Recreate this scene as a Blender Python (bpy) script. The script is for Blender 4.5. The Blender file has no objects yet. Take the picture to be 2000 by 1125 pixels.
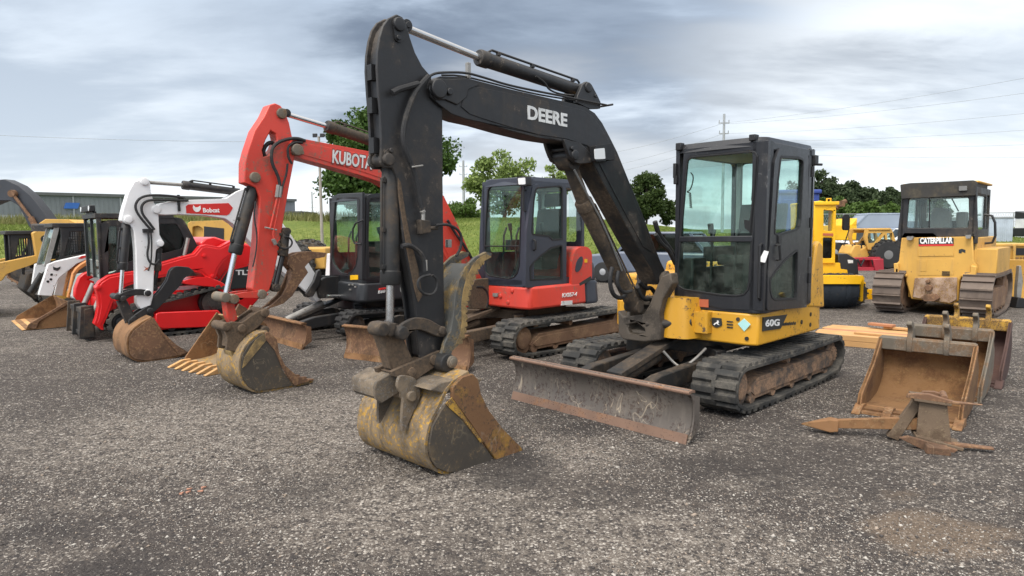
# Equipment yard: parked excavators, loaders and loose buckets on a gravel lot.
import bpy, bmesh, math, random
import numpy as np
from mathutils import Vector, Matrix
from mathutils.geometry import tessellate_polygon
random.seed(7)
R = math.radians
scene = bpy.context.scene
COL = scene.collection

# ---------------------------------------------------------------- mesh helpers
def to3(ax, a, b, d):
    return (a, d, b) if ax == 'y' else ((d, a, b) if ax == 'x' else (a, b, d))

def basis(axis):
    z = Vector(axis).normalized()
    t = Vector((0, 0, 1)) if abs(z.z) < .9 else Vector((1, 0, 0))
    x = t.cross(z).normalized()
    return x, z.cross(x).normalized(), z

def smooth_poly(pts, n=2, closed=False):
    """Chaikin corner cutting: rounds a traced outline."""
    for _ in range(n):
        out = []
        m = len(pts)
        rng = range(m if closed else m - 1)
        if not closed: out.append(pts[0])
        for i in rng:
            a, b = pts[i], pts[(i + 1) % m]
            out.append(tuple(p * .75 + q * .25 for p, q in zip(a, b)))
            out.append(tuple(p * .25 + q * .75 for p, q in zip(a, b)))
        if not closed: out.append(pts[-1])
        pts = out
    return pts

def rounded(pts, r, n=4):
    """Round each corner of a 2D polygon by about r."""
    out = []
    m = len(pts)
    for i in range(m):
        p, a, b = Vector(pts[i]), Vector(pts[i - 1]), Vector(pts[(i + 1) % m])
        u, v = a - p, b - p
        k = min(r, u.length * .45, v.length * .45)
        s, e = p + u.normalized() * k, p + v.normalized() * k
        for j in range(n + 1):
            t = j / n
            q = s * (1 - t) ** 2 + p * 2 * t * (1 - t) + e * t * t
            out.append((q.x, q.y))
    return out

def grow(pts, d):
    """Offset a closed 2D outline outward by d (negative shrinks)."""
    m = len(pts)
    area = sum(pts[i][0] * pts[(i + 1) % m][1] - pts[(i + 1) % m][0] * pts[i][1] for i in range(m))
    s = 1 if area > 0 else -1
    out = []
    for i in range(m):
        p, a, b = Vector(pts[i]), Vector(pts[i - 1]), Vector(pts[(i + 1) % m])
        e1, e2 = p - a, b - p
        if e1.length < 1e-6: e1 = e2
        if e2.length < 1e-6: e2 = e1
        n1 = Vector((e1.y, -e1.x)).normalized(); n2 = Vector((e2.y, -e2.x)).normalized()
        n = n1 + n2
        if n.length < 1e-4: n = n1
        n.normalize()
        k = d / max(.45, n.dot(n1))
        q = p + n * k * s
        out.append((q.x, q.y))
    return out

def rect(x0, x1, y0, y1): return [(x0, y0), (x1, y0), (x1, y1), (x0, y1)]
def circ(cx, cy, r, n=20): return [(cx + r * math.cos(i * 2 * math.pi / n), cy + r * math.sin(i * 2 * math.pi / n)) for i in range(n)]

class MB:
    """Collects shapes, then links them as ONE mesh object."""
    def __init__(s): s.v = []; s.f = []; s.m = []; s.mi = 0
    def add(s, vs, fs):
        n = len(s.v); s.v += [tuple(p) for p in vs]
        s.f += [tuple(i + n for i in f) for f in fs]; s.m += [s.mi] * len(fs)
        return s
    def slot(s, i): s.mi = i; return s
    def box(s, c, size, rot=None):
        hx, hy, hz = size[0] / 2, size[1] / 2, size[2] / 2
        vs = [Vector((x, y, z)) for x in (-hx, hx) for y in (-hy, hy) for z in (-hz, hz)]
        if rot is not None: vs = [rot @ v for v in vs]
        c = Vector(c)
        return s.add([v + c for v in vs], [(0, 1, 3, 2), (4, 6, 7, 5), (0, 4, 5, 1), (2, 3, 7, 6), (0, 2, 6, 4), (1, 5, 7, 3)])
    def bb(s, x0, x1, y0, y1, z0, z1): return s.box(((x0 + x1) / 2, (y0 + y1) / 2, (z0 + z1) / 2), (x1 - x0, y1 - y0, z1 - z0))
    def plate(s, outer, d0, d1, ax='y', holes=(), taper=0):
        loops = [list(outer)] + [list(h) for h in holes]
        flat = [p for l in loops for p in l]
        tris = tessellate_polygon([[Vector((p[0], p[1], 0)) for p in l] for l in loops])
        n = len(flat)
        vs = [to3(ax, p[0], p[1], d0) for p in flat]
        top = flat
        if taper:
            top = [p for l in loops for p in grow(l, -taper)]
        vs += [to3(ax, p[0], p[1], d1) for p in top]
        fs = [tuple(t) for t in tris] + [tuple(i + n for i in reversed(t)) for t in tris]
        o = 0
        for l in loops:
            m = len(l)
            fs += [(o + i, o + (i + 1) % m, o + (i + 1) % m + n, o + i + n) for i in range(m)]
            o += m
        return s.add(vs, fs)
    def cyl(s, p0, p1, r0, r1=None, n=20, cap=True):
        r1 = r0 if r1 is None else r1
        p0, p1 = Vector(p0), Vector(p1)
        x, y, z = basis(p1 - p0)
        vs = []
        for p, r in ((p0, r0), (p1, r1)):
            vs += [p + (x * math.cos(a) + y * math.sin(a)) * r for a in (i * 2 * math.pi / n for i in range(n))]
        fs = [(i, (i + 1) % n, (i + 1) % n + n, i + n) for i in range(n)]
        if cap: fs += [tuple(reversed(range(n))), tuple(range(n, 2 * n))]
        return s.add(vs, fs)
    def lathe(s, p0, p1, prof, n=24):
        """prof: (t along p0-p1 in metres, radius)"""
        p0, p1 = Vector(p0), Vector(p1)
        x, y, z = basis(p1 - p0)
        vs = []
        for t, r in prof:
            vs += [p0 + z * t + (x * math.cos(a) + y * math.sin(a)) * r for a in (i * 2 * math.pi / n for i in range(n))]
        fs = []
        for k in range(len(prof) - 1):
            fs += [(k * n + i, k * n + (i + 1) % n, (k + 1) * n + (i + 1) % n, (k + 1) * n + i) for i in range(n)]
        fs += [tuple(reversed(range(n))), tuple(range((len(prof) - 1) * n, len(prof) * n))]
        return s.add(vs, fs)
    def tube(s, path, r, n=8, sm=0):
        path = [Vector(p) for p in path]
        if sm: path = [Vector(p) for p in smooth_poly([tuple(p) for p in path], sm)]
        vs = []
        m = len(path)
        px = None
        for i, p in enumerate(path):
            d = (path[min(i + 1, m - 1)] - path[max(i - 1, 0)])
            x, y, z = basis(d)
            if px is not None:
                x = (px - z * px.dot(z)).normalized(); y = z.cross(x)
            px = x
            vs += [p + (x * math.cos(a) + y * math.sin(a)) * r for a in (k * 2 * math.pi / n for k in range(n))]
        fs = []
        for k in range(m - 1):
            fs += [(k * n + i, k * n + (i + 1) % n, (k + 1) * n + (i + 1) % n, (k + 1) * n + i) for i in range(n)]
        fs += [tuple(reversed(range(n))), tuple(range((m - 1) * n, m * n))]
        return s.add(vs, fs)
    def islands(s):
        """Split into the shapes that do not touch each other."""
        par = list(range(len(s.v)))
        def find(a):
            while par[a] != a: par[a] = par[par[a]]; a = par[a]
            return a
        for f in s.f:
            r = find(f[0])
            for i in f[1:]: par[find(i)] = r
        groups = {}
        for k, f in enumerate(s.f): groups.setdefault(find(f[0]), []).append(k)
        out = []
        for fs in groups.values():
            m = MB(); idx = {}
            for k in fs:
                for i in s.f[k]:
                    if i not in idx: idx[i] = len(m.v); m.v.append(s.v[i])
                m.f.append(tuple(idx[i] for i in s.f[k])); m.m.append(s.m[k])
            out.append(m)
        return out
    def each(s, name, mat, parent=None, **kw):
        """One part per separate piece, all under the same parent."""
        return [m.build(name, mat, parent, **kw) for m in s.islands()]
    def build(s, name, mat, parent=None, bevel=0.0, sharp=35, seg=2, label=None):
        me = bpy.data.meshes.new(name)
        me.from_pydata(s.v, [], s.f)
        for mm in (mat if isinstance(mat, (list, tuple)) else [mat]): me.materials.append(mm)
        if len(set(s.m)) > 1: me.polygons.foreach_set('material_index', s.m)
        bm = bmesh.new(); bm.from_mesh(me)
        bmesh.ops.recalc_face_normals(bm, faces=bm.faces)
        bm.to_mesh(me); bm.free()
        me.polygons.foreach_set('use_smooth', [True] * len(me.polygons))
        me.set_sharp_from_angle(angle=R(sharp))
        o = bpy.data.objects.new(name, me); COL.objects.link(o)
        if parent: o.parent = parent
        if bevel:
            b = o.modifiers.new('bevel', 'BEVEL'); b.width = bevel; b.segments = seg
            b.limit_method = 'ANGLE'; b.angle_limit = R(38); b.harden_normals = False
        if label: o['label'] = label
        return o

def shell(pts, th):
    """Closed 2D outline of a sheet that follows an open polyline, th thick on its left."""
    m = len(pts); off = []
    for i in range(m):
        p = Vector(pts[i]); d = Vector(pts[min(i + 1, m - 1)]) - Vector(pts[max(i - 1, 0)])
        n = Vector((-d.y, d.x)).normalized()
        off.append(tuple(p + n * th))
    return list(pts) + off[::-1]

def tag(o, label=None, cat=None, group=None, kind=None):
    if label: o['label'] = label
    if cat: o['category'] = cat
    if group: o['group'] = group
    if kind: o['kind'] = kind
    return o

def thing(name, label, cat, loc, yaw=0, group=None):
    o = bpy.data.objects.new(name, None); COL.objects.link(o)
    o.empty_display_size = .2
    o.location = (loc[0], loc[1], loc[2] if len(loc) > 2 else 0); o.rotation_euler = (0, 0, R(yaw))
    return tag(o, label, cat, group)

def copy_tree(o, parent=None):
    c = o.copy(); COL.objects.link(c)
    if parent: c.parent = parent
    for ch in list(o.children): copy_tree(ch, c)
    return c

def text(s, p0, p1, h, ax, d, mat, parent, name='lettering', bold=.02, depth=.003, stretch=1.0, shear=0.0):
    """Raised letters on the plane ax = d; p0, p1 are the 2D ends of their baseline, h the capital height."""
    cu = bpy.data.curves.new(name, 'FONT'); cu.body = s; cu.size = 1.0
    cu.offset = bold; cu.extrude = .5; cu.resolution_u = 3; cu.shear = shear
    t = bpy.data.objects.new(name, cu); COL.objects.link(t)
    dg = bpy.context.evaluated_depsgraph_get()
    me = bpy.data.meshes.new_from_object(t.evaluated_get(dg))
    COL.objects.unlink(t); bpy.data.objects.remove(t)
    xs = [v.co.x for v in me.vertices]; ys = [v.co.y for v in me.vertices]
    x0, x1 = min(xs), max(xs)
    cap = .72
    P0, P1 = Vector(to3(ax, p0[0], p0[1], d)), Vector(to3(ax, p1[0], p1[1], d))
    ux = P1 - P0; L = ux.length; ux.normalize()
    up = Vector((0, 0, 1)) if ax != 'z' else Vector((0, 0, 0))
    nn = ux.cross(up).normalized()
    uy = nn.cross(ux).normalized()
    for v in me.vertices:
        x, y, z = v.co
        v.co = P0 + ux * ((x - x0) / (x1 - x0) * L) + uy * (y / cap * h) + nn * (z * depth * 2)
    me.materials.clear(); me.materials.append(mat)
    me.name = name
    o = bpy.data.objects.new(name, me); COL.objects.link(o); o.parent = parent
    return o

# ---------------------------------------------------------------- materials
def nt(name):
    m = bpy.data.materials.new(name); m.use_nodes = True
    t = m.node_tree; t.nodes.clear()
    out = t.nodes.new('ShaderNodeOutputMaterial')
    return m, t, out

def N(t, kind, **kw):
    n = t.nodes.new(kind)
    for k, v in kw.items():
        if k in n.inputs: n.inputs[k].default_value = v
        else: setattr(n, k, v)
    return n

def noise(t, vec, scale, detail=8, rough=.6, dist=0):
    n = N(t, 'ShaderNodeTexNoise'); n.inputs['Scale'].default_value = scale
    n.inputs['Detail'].default_value = detail; n.inputs['Roughness'].default_value = rough
    n.inputs['Distortion'].default_value = dist
    if vec is not None: t.links.new(vec, n.inputs['Vector'])
    return n.outputs['Fac']

def rng(t, val, a, b, lo=0, hi=1):
    n = N(t, 'ShaderNodeMapRange'); n.interpolation_type = 'SMOOTHSTEP'
    n.inputs['From Min'].default_value = a; n.inputs['From Max'].default_value = b
    n.inputs['To Min'].default_value = lo; n.inputs['To Max'].default_value = hi
    t.links.new(val, n.inputs['Value']); return n.outputs['Result']

def mth(t, op, a, b=None, clamp=False):
    n = N(t, 'ShaderNodeMath', operation=op); n.use_clamp = clamp
    for i, v in enumerate((a, b)):
        if v is None: continue
        if isinstance(v, (int, float)): n.inputs[i].default_value = v
        else: t.links.new(v, n.inputs[i])
    return n.outputs[0]

def mix(t, fac, a, b):
    n = N(t, 'ShaderNodeMix', data_type='RGBA')
    for i, v in ((0, fac), (6, a), (7, b)):
        if isinstance(v, (int, float)): n.inputs[i].default_value = v
        elif isinstance(v, tuple): n.inputs[i].default_value = (*v[:3], 1)
        else: t.links.new(v, n.inputs[i])
    return n.outputs[2]

def coords(t, stretch=None):
    c = N(t, 'ShaderNodeTexCoord').outputs['Object']
    if stretch:
        mp = N(t, 'ShaderNodeMapping'); mp.inputs['Scale'].default_value = stretch
        t.links.new(c, mp.inputs['Vector']); c = mp.outputs['Vector']
    return c

def paint(name, base, dirt=(.10, .075, .052), amt=.3, scale=2.2, rough=.45, metal=0.0, chip=None, chip_amt=.3,
          bump=.25, scratch=0.0, scratch_col=(.3, .25, .2), var=.12, coat=0.0, streak=0.0, spec=.5):
    m, t, out = nt(name)
    b = N(t, 'ShaderNodeBsdfPrincipled')
    c = coords(t)
    n1 = noise(t, c, scale, 9, .68)
    n2 = noise(t, c, scale * 11, 6, .7)
    nb = noise(t, c, scale * .6, 4, .5)
    shade = rng(t, nb, .3, .7, 1 - var, 1 + var)
    col = N(t, 'ShaderNodeVectorMath', operation='SCALE'); col.inputs[0].default_value = base
    t.links.new(shade, col.inputs['Scale']); col = col.outputs[0]
    if chip:
        f = mth(t, 'MULTIPLY', rng(t, n2, .62 - chip_amt * .25, .66 - chip_amt * .2), rng(t, n1, .56 - chip_amt * .3, .62 - chip_amt * .25))
        col = mix(t, f, col, chip)
    lo = .72 - amt * .55
    fd = mth(t, 'MULTIPLY', rng(t, n1, lo, lo + .2), rng(t, n2, .3, .62, .35, 1.0))
    if streak:
        ns = noise(t, coords(t, (3.0, 3.0, .35)), scale * 1.6, 5, .6)
        fd = mth(t, 'MAXIMUM', fd, mth(t, 'MULTIPLY', rng(t, ns, .52, .74), streak))
    col = mix(t, mth(t, 'MULTIPLY', fd, .85), col, dirt)
    if scratch:
        s1 = noise(t, coords(t, (1, 1, .55)), 3.1, 3, .55, .6)
        l1 = rng(t, mth(t, 'ABSOLUTE', mth(t, 'SUBTRACT', s1, .5)), .0, .010, 1, 0)
        s2 = noise(t, coords(t, (1.3, .8, .9)), 5.3, 2, .5, .9)
        l2 = rng(t, mth(t, 'ABSOLUTE', mth(t, 'SUBTRACT', s2, .47)), .0, .008, 1, 0)
        gate = rng(t, noise(t, c, 2.7, 3), .42, .62)
        f = mth(t, 'MULTIPLY', mth(t, 'MULTIPLY', mth(t, 'MAXIMUM', l1, l2), gate), scratch)
        col = mix(t, f, col, scratch_col)
    t.links.new(col, b.inputs['Base Color'])
    rr = mth(t, 'ADD', rng(t, n2, .2, .8, rough - .06, rough + .1), mth(t, 'MULTIPLY', fd, .35), True)
    t.links.new(rr, b.inputs['Roughness'])
    b.inputs['Metallic'].default_value = metal
    b.inputs['Specular IOR Level'].default_value = spec
    if coat: b.inputs['Coat Weight'].default_value = coat; b.inputs['Coat Roughness'].default_value = .15
    if bump:
        bp = N(t, 'ShaderNodeBump'); bp.inputs['Strength'].default_value = bump; bp.inputs['Distance'].default_value = .004
        t.links.new(mth(t, 'ADD', n2, mth(t, 'MULTIPLY', fd, .6)), bp.inputs['Height'])
        t.links.new(bp.outputs['Normal'], b.inputs['Normal'])
    t.links.new(b.outputs[0], out.inputs[0])
    return m

def flat(name, base, rough=.6, metal=0.0):
    return paint(name, base, amt=.12, rough=rough, metal=metal, bump=.05, var=.05)

def glass_mat(name, tint, dust=.08, refl=1.0):
    m, t, out = nt(name)
    tr = N(t, 'ShaderNodeBsdfTransparent'); tr.inputs['Color'].default_value = (*tint, 1)
    gl = N(t, 'ShaderNodeBsdfGlossy'); gl.inputs['Roughness'].default_value = .03; gl.inputs['Color'].default_value = (.85, .95, .95, 1)
    df = N(t, 'ShaderNodeBsdfDiffuse'); df.inputs['Color'].default_value = (.38, .40, .36, 1)
    lw = N(t, 'ShaderNodeLayerWeight'); lw.inputs['Blend'].default_value = .5
    fr = mth(t, 'ADD', .03, mth(t, 'MULTIPLY', mth(t, 'POWER', lw.outputs['Facing'], 4.0), .7))
    m1 = N(t, 'ShaderNodeMixShader'); m2 = N(t, 'ShaderNodeMixShader')
    c = coords(t)
    nd = noise(t, c, 3.5, 8, .7); nf = noise(t, c, 30, 4, .7)
    fd = mth(t, 'MULTIPLY', mth(t, 'ADD', rng(t, nd, .35, .75), mth(t, 'MULTIPLY', rng(t, nf, .6, .75), .6)), dust, True)
    t.links.new(fd, m1.inputs[0]); t.links.new(tr.outputs[0], m1.inputs[1]); t.links.new(df.outputs[0], m1.inputs[2])
    t.links.new(mth(t, 'MULTIPLY', fr, refl, True), m2.inputs[0]); t.links.new(m1.outputs[0], m2.inputs[1]); t.links.new(gl.outputs[0], m2.inputs[2])
    t.links.new(m2.outputs[0], out.inputs[0])
    return m

MUD = (.105, .075, .05)
CLAY = (.20, .13, .08)
M = {}
M['black'] = paint('black_paint', (.014, .0142, .0155), dirt=(.075, .060, .047), amt=.46, rough=.45, chip=(.15, .125, .10), chip_amt=.16, scale=1.7, streak=.32)
M['black_dirty'] = paint('black_dirty', (.014, .014, .014), dirt=(.095, .068, .045), amt=.55, rough=.6, chip=(.2, .16, .12), chip_amt=.15, scale=3.2)
M['black_muddy'] = paint('black_muddy', (.03, .025, .02), dirt=(.14, .095, .06), amt=.8, rough=.75, scale=4, bump=.5)
M['cab_grey'] = paint('cab_paint', (.0155, .0165, .020), dirt=(.085, .078, .07), amt=.34, rough=.38, chip=(.12, .12, .12), chip_amt=.15, coat=.15, streak=.2)
M['cab_navy'] = paint('cab_navy', (.030, .036, .052), dirt=(.12, .11, .10), amt=.28, rough=.42, coat=.1)
M['cab_dark'] = paint('cab_charcoal', (.022, .024, .027), amt=.1, rough=.4)
M['yellow'] = paint('yellow_paint', (.62, .315, .022), dirt=(.13, .085, .045), amt=.30, rough=.40, chip=(.10, .06, .035), chip_amt=.28, coat=.2)
M['cat_yellow'] = paint('loader_yellow', (.56, .315, .062), dirt=(.33, .21, .10), amt=.36, rough=.55, chip=(.14, .07, .04), chip_amt=.18, streak=.3)
M['bright_yellow'] = paint('bright_yellow', (.78, .43, .008), amt=.12, rough=.4, chip=(.2, .12, .05), chip_amt=.1)
M['red_orange'] = paint('red_orange_paint', (.60, .050, .030), dirt=(.17, .085, .06), amt=.38, rough=.45, chip=(.22, .13, .09), chip_amt=.26, coat=.12, streak=.25)
M['red'] = paint('bright_red_paint', (.66, .010, .012), dirt=(.28, .06, .05), amt=.16, rough=.32, coat=.3, bump=.05, var=.08)
M['white'] = paint('white_paint', (.72, .72, .72), dirt=(.35, .32, .28), amt=.16, rough=.4, chip=(.2, .17, .14), chip_amt=.12, coat=.1)
M['white_flat'] = flat('white_decal', (.78, .78, .76), .5)
M['white_worn'] = paint('white_worn_decal', (.62, .63, .62), dirt=(.05, .05, .05), amt=.32, scale=9, rough=.5)
M['rubber'] = paint('track_rubber', (.035, .035, .034), dirt=(.13, .118, .10), amt=.55, rough=.8, scale=4, bump=.5, spec=.3)
M['rubber_new'] = paint('new_rubber', (.018, .018, .018), dirt=(.08, .075, .07), amt=.3, rough=.75, scale=4)
M['hose'] = paint('hose_rubber', (.016, .016, .017), dirt=(.09, .08, .07), amt=.35, rough=.65, scale=8)
M['steel'] = paint('polished_rod', (.55, .55, .55), amt=.05, rough=.18, metal=.9, bump=.02)
M['fitting'] = paint('pale_fitting', (.30, .29, .27), amt=.35, rough=.5, metal=.5, scale=9)
M['rust'] = paint('rusty_steel', (.15, .078, .042), dirt=(.055, .035, .025), amt=.5, rough=.75, chip=(.27, .15, .075), chip_amt=.5, scale=3, scratch=.35, scratch_col=(.34, .23, .14))
M['rust_light'] = paint('light_rust', (.235, .118, .048), dirt=(.075, .038, .02), amt=.55, rough=.78, chip=(.33, .20, .09), chip_amt=.4, scale=3.4, scratch=.4, scratch_col=(.36, .26, .16), bump=.5)
M['rust_frame'] = paint('rusty_track_frame', (.17, .095, .055), dirt=(.30, .19, .11), amt=.5, rough=.8, scale=4, bump=.5)
M['mud_frame'] = paint('clay_caked_frame', (.075, .06, .05), dirt=(.40, .24, .14), amt=.58, rough=.85, scale=5, bump=.6, streak=.3)
M['blade'] = paint('worn_blade_steel', (.125, .108, .094), dirt=(.23, .195, .16), amt=.40, rough=.48, metal=.3, chip=(.065, .045, .037), chip_amt=.45, scale=2.8, scratch=.9, scratch_col=(.42, .35, .26), streak=.5, bump=.35)
M['rust_edge'] = paint('rubbed_rust_edge', (.175, .105, .072), dirt=(.30, .14, .06), amt=.35, rough=.65, scale=6, chip=(.08, .05, .035), chip_amt=.3, bump=.4)
M['bucket_yellow'] = paint('worn_yellow_bucket', (.25, .180, .105), dirt=(.045, .043, .041), amt=.50, rough=.66, chip=(.52, .285, .03), chip_amt=.44, scale=3.0, scratch=.7, scratch_col=(.05, .045, .04), streak=.75, bump=.5)
M['boom_caked'] = paint('caked_black_paint', (.018, .017, .016), dirt=(.12, .085, .055), amt=.60, rough=.75, scale=3.0, chip=(.20, .15, .10), chip_amt=.2, bump=.6)
M['post'] = paint('greasy_cast_steel', (.10, .080, .060), dirt=(.025, .021, .018), amt=.55, rough=.6, scale=4.5, chip=(.22, .18, .14), chip_amt=.35, bump=.6)
M['bucket_side'] = paint('scuffed_bucket_side', (.060, .050, .039), dirt=(.12, .085, .048), amt=.42, rough=.62, scale=3, chip=(.16, .11, .06), chip_amt=.25, scratch=.6, scratch_col=(.24, .19, .12))
M['bucket_cutter'] = paint('worn_side_cutter', (.17, .085, .036), dirt=(.52, .28, .03), amt=.46, rough=.68, scale=3.6, chip=(.05, .035, .025), chip_amt=.45, scratch=.4, bump=.5)
M['thumb'] = paint('worn_thumb', (.075, .075, .068), dirt=(.36, .23, .065), amt=.46, rough=.65, scale=7, chip=(.03, .03, .03), chip_amt=.4, scratch=.5, scratch_col=(.28, .22, .12), bump=.5)
M['thumb_edge'] = paint('yellow_thumb_edge', (.30, .20, .075), dirt=(.07, .06, .05), amt=.62, rough=.7, scale=10, chip=(.40, .24, .05), chip_amt=.4, bump=.5)
M['grey_top'] = paint('weathered_steel', (.135, .115, .088), dirt=(.17, .09, .04), amt=.5, rough=.75, scale=5, chip=(.24, .21, .17), chip_amt=.35, scratch=.3, bump=.5)
M['bucket_top_tan'] = paint('scuffed_tan_steel', (.19, .145, .098), dirt=(.055, .046, .038), amt=.6, rough=.7, scale=5, chip=(.36, .33, .29), chip_amt=.38, scratch=.4, scratch_col=(.09, .075, .06))
M['dark_rust'] = paint('dark_maroon_rust', (.062, .030, .024), dirt=(.12, .07, .045), amt=.35, rough=.75, scale=3, bump=.5)
M['rust_inside'] = paint('rusty_bucket_inside', (.185, .095, .036), dirt=(.060, .024, .011), amt=.58, rough=.85, chip=(.27, .16, .065), chip_amt=.4, scale=2.2, streak=.45, bump=.5)
M['seat'] = flat('dark_seat_fabric', (.022, .021, .021), .85)
M['seat_red'] = flat('maroon_seat_fabric', (.09, .02, .02), .85)
M['trim'] = flat('black_plastic', (.012, .012, .013), .5)
M['grey_plastic'] = flat('grey_plastic', (.16, .16, .155), .6)
M['light_panel'] = flat('pale_interior_trim', (.42, .43, .41), .7)
M['lens'] = flat('clear_lamp_lens', (.72, .74, .74), .2)
M['orange_lamp'] = flat('orange_reflector', (.8, .25, .02), .3)
M['glass_green'] = glass_mat('green_tinted_glass', (.80, .93, .89), .07)
M['glass_dark'] = glass_mat('dark_green_glass', (.76, .87, .82), .14, 1.0)
M['glass_clear'] = glass_mat('pale_glass', (.90, .95, .94), .06)
M['glass_black'] = glass_mat('smoked_glass', (.12, .14, .17), .03)
M['decal_dark'] = flat('dark_decal', (.022, .026, .026), .45)
M['decal_cyan'] = flat('pale_cyan_sticker', (.40, .68, .66), .5)
M['decal_red'] = flat('red_decal', (.58, .03, .025), .4)
M['decal_orange'] = flat('orange_warning_sticker', (.42, .11, .05), .5)
M['decal_grey'] = flat('grey_outline_decal', (.20, .04, .03), .5)
M['blue'] = flat('blue_paint', (.03, .06, .25), .45)
M['dozer_track'] = paint('worn_track_steel', (.13, .098, .078), dirt=(.24, .19, .15), amt=.45, rough=.65, metal=.2, scale=5, bump=.4)
M['yellow_worn'] = paint('chipped_yellow', (.46, .26, .035), dirt=(.10, .06, .035), amt=.62, rough=.65, scale=8, chip=(.14, .09, .05), chip_amt=.5, bump=.5)
M['wood'] = paint('fresh_lumber', (.50, .285, .115), dirt=(.32, .16, .06), amt=.42, scale=1.5, rough=.75, var=.25)
M['wood_dark'] = paint('reddish_board', (.36, .16, .08), dirt=(.25, .12, .06), amt=.3, rough=.75)
M['galv'] = paint('galvanised_steel', (.35, .36, .37), amt=.2, rough=.55, metal=.4)
# ---------------------------------------------------------------- camera, sun, sky
scene.view_settings.view_transform = 'Standard'; scene.view_settings.look = 'None'
scene.view_settings.exposure = 0.65; scene.view_settings.gamma = 1.0
cam = bpy.data.cameras.new('camera'); cam.sensor_width = 36; cam.lens = 1316 / 2000 * 36
cam.clip_start = .05; cam.clip_end = 3000
co = bpy.data.objects.new('camera', cam); COL.objects.link(co)
co.matrix_world = Matrix.Translation((0, 0, 1.65)) @ Matrix.Rotation(R(90 - 4.886), 4, 'X') @ Matrix.Rotation(R(-.5), 4, 'Z')
scene.camera = co
SUN_EL, SUN_AZ = 52, 215            # azimuth measured clockwise from +Y: behind the camera, to the left
sun = bpy.data.lights.new('sun', 'SUN'); sun.energy = 1.5; sun.angle = R(18); sun.color = (1, .93, .84)
so = bpy.data.objects.new('sun', sun); COL.objects.link(so)
so.rotation_euler = (R(90 - SUN_EL), 0, R(180 - SUN_AZ))
w = bpy.data.worlds.new('World'); scene.world = w; w.use_nodes = True
t = w.node_tree; t.nodes.clear()
out = t.nodes.new('ShaderNodeOutputWorld'); bg = N(t, 'ShaderNodeBackground'); bg.inputs['Strength'].default_value = .1
sky = N(t, 'ShaderNodeTexSky', sky_type='NISHITA'); sky.sun_disc = False
sky.sun_elevation = R(SUN_EL); sky.sun_rotation = R(SUN_AZ)
d = N(t, 'ShaderNodeTexCoord').outputs['Generated']
sp = N(t, 'ShaderNodeSeparateXYZ'); t.links.new(d, sp.inputs[0])
dz = mth(t, 'MAXIMUM', sp.outputs[2], 0.0)
k = mth(t, 'DIVIDE', 1.0, mth(t, 'ADD', dz, .20))
cb = N(t, 'ShaderNodeCombineXYZ')
t.links.new(mth(t, 'MULTIPLY', sp.outputs[0], k), cb.inputs[0]); t.links.new(mth(t, 'MULTIPLY', sp.outputs[1], k), cb.inputs[1])
mp = N(t, 'ShaderNodeMapping'); mp.inputs['Rotation'].default_value = (0, 0, R(-28)); mp.inputs['Scale'].default_value = (.62, 1.25, 1)
mp.inputs['Location'].default_value = (3.3, 1.7, 0)
t.links.new(cb.outputs[0], mp.inputs[0])
c1 = noise(t, mp.outputs[0], .72, 9, .56, .35)
c2 = noise(t, mp.outputs[0], 2.3, 9, .58, .3)
cc = mth(t, 'ADD', mth(t, 'MULTIPLY', c1, .72), mth(t, 'MULTIPLY', c2, .28))
light = rng(t, cc, .42, .57)                               # thin bright breaks between grey clouds
def blob(v, r0, r1, wob=.16):
    dp = N(t, 'ShaderNodeVectorMath', operation='DOT_PRODUCT'); t.links.new(d, dp.inputs[0])
    dp.inputs[1].default_value = Vector(v).normalized()
    a = mth(t, 'ADD', mth(t, 'ARCCOSINE', dp.outputs['Value']), mth(t, 'MULTIPLY', mth(t, 'SUBTRACT', cc, .5), wob * 6))
    return rng(t, a, r1, r0)
dark = mth(t, 'MAXIMUM', blob((.10, 1, .26), .14, .34, .22), blob((.33, 1, .36), .10, .26, .2))
dark2 = mth(t, 'MULTIPLY', blob((.575, 1, .23), .02, .09, .06), rng(t, c2, .50, .62))
dark3 = blob((-.45, 1, .30), .10, .34, .25)
white = blob((.60, 1, .22), .12, .40, .2)
white2 = blob((-.60, 1, .14), .08, .38, .2)
white3 = blob((.05, 1, .06), .05, .22, .12)
elev = rng(t, dz, .0, .34)
basec = mix(t, elev, (.84, .90, .96), (.54, .64, .77))
greyc = mix(t, elev, (.55, .63, .72), (.34, .41, .51))
col = mix(t, light, greyc, basec)
col = mix(t, mth(t, 'MULTIPLY', dark3, .22), col, (.27, .33, .42))
col = mix(t, mth(t, 'MULTIPLY', white2, rng(t, cc, .40, .62, .15, .65)), col, (.78, .84, .90))
col = mix(t, mth(t, 'MULTIPLY', dark, rng(t, c2, .30, .7, 1.0, .80)), col, mix(t, light, (.155, .195, .262), (.25, .305, .39)))
col = mix(t, mth(t, 'MULTIPLY', white, rng(t, cc, .38, .60, .30, .92)), col, (.88, .92, .95))
col = mix(t, mth(t, 'MULTIPLY', dark2, .55), col, (.30, .34, .40))
col = mix(t, mth(t, 'MULTIPLY', rng(t, dz, .015, .10, 1, 0), rng(t, cc, .40, .58, .25, .9)), col, (.90, .93, .95))
col = mix(t, mth(t, 'MULTIPLY', white3, .5), col, (.88, .91, .94))
col = mix(t, rng(t, sp.outputs[2], .34, .60), col, mix(t, light, (.72, .71, .70), (1.0, .97, .93)))       # unseen sky overhead set neutral, to take the blue out of its light
sc = N(t, 'ShaderNodeVectorMath', operation='SCALE'); t.links.new(col, sc.inputs[0])
gl = N(t, 'ShaderNodeVectorMath', operation='DOT_PRODUCT'); t.links.new(d, gl.inputs[0])
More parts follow.
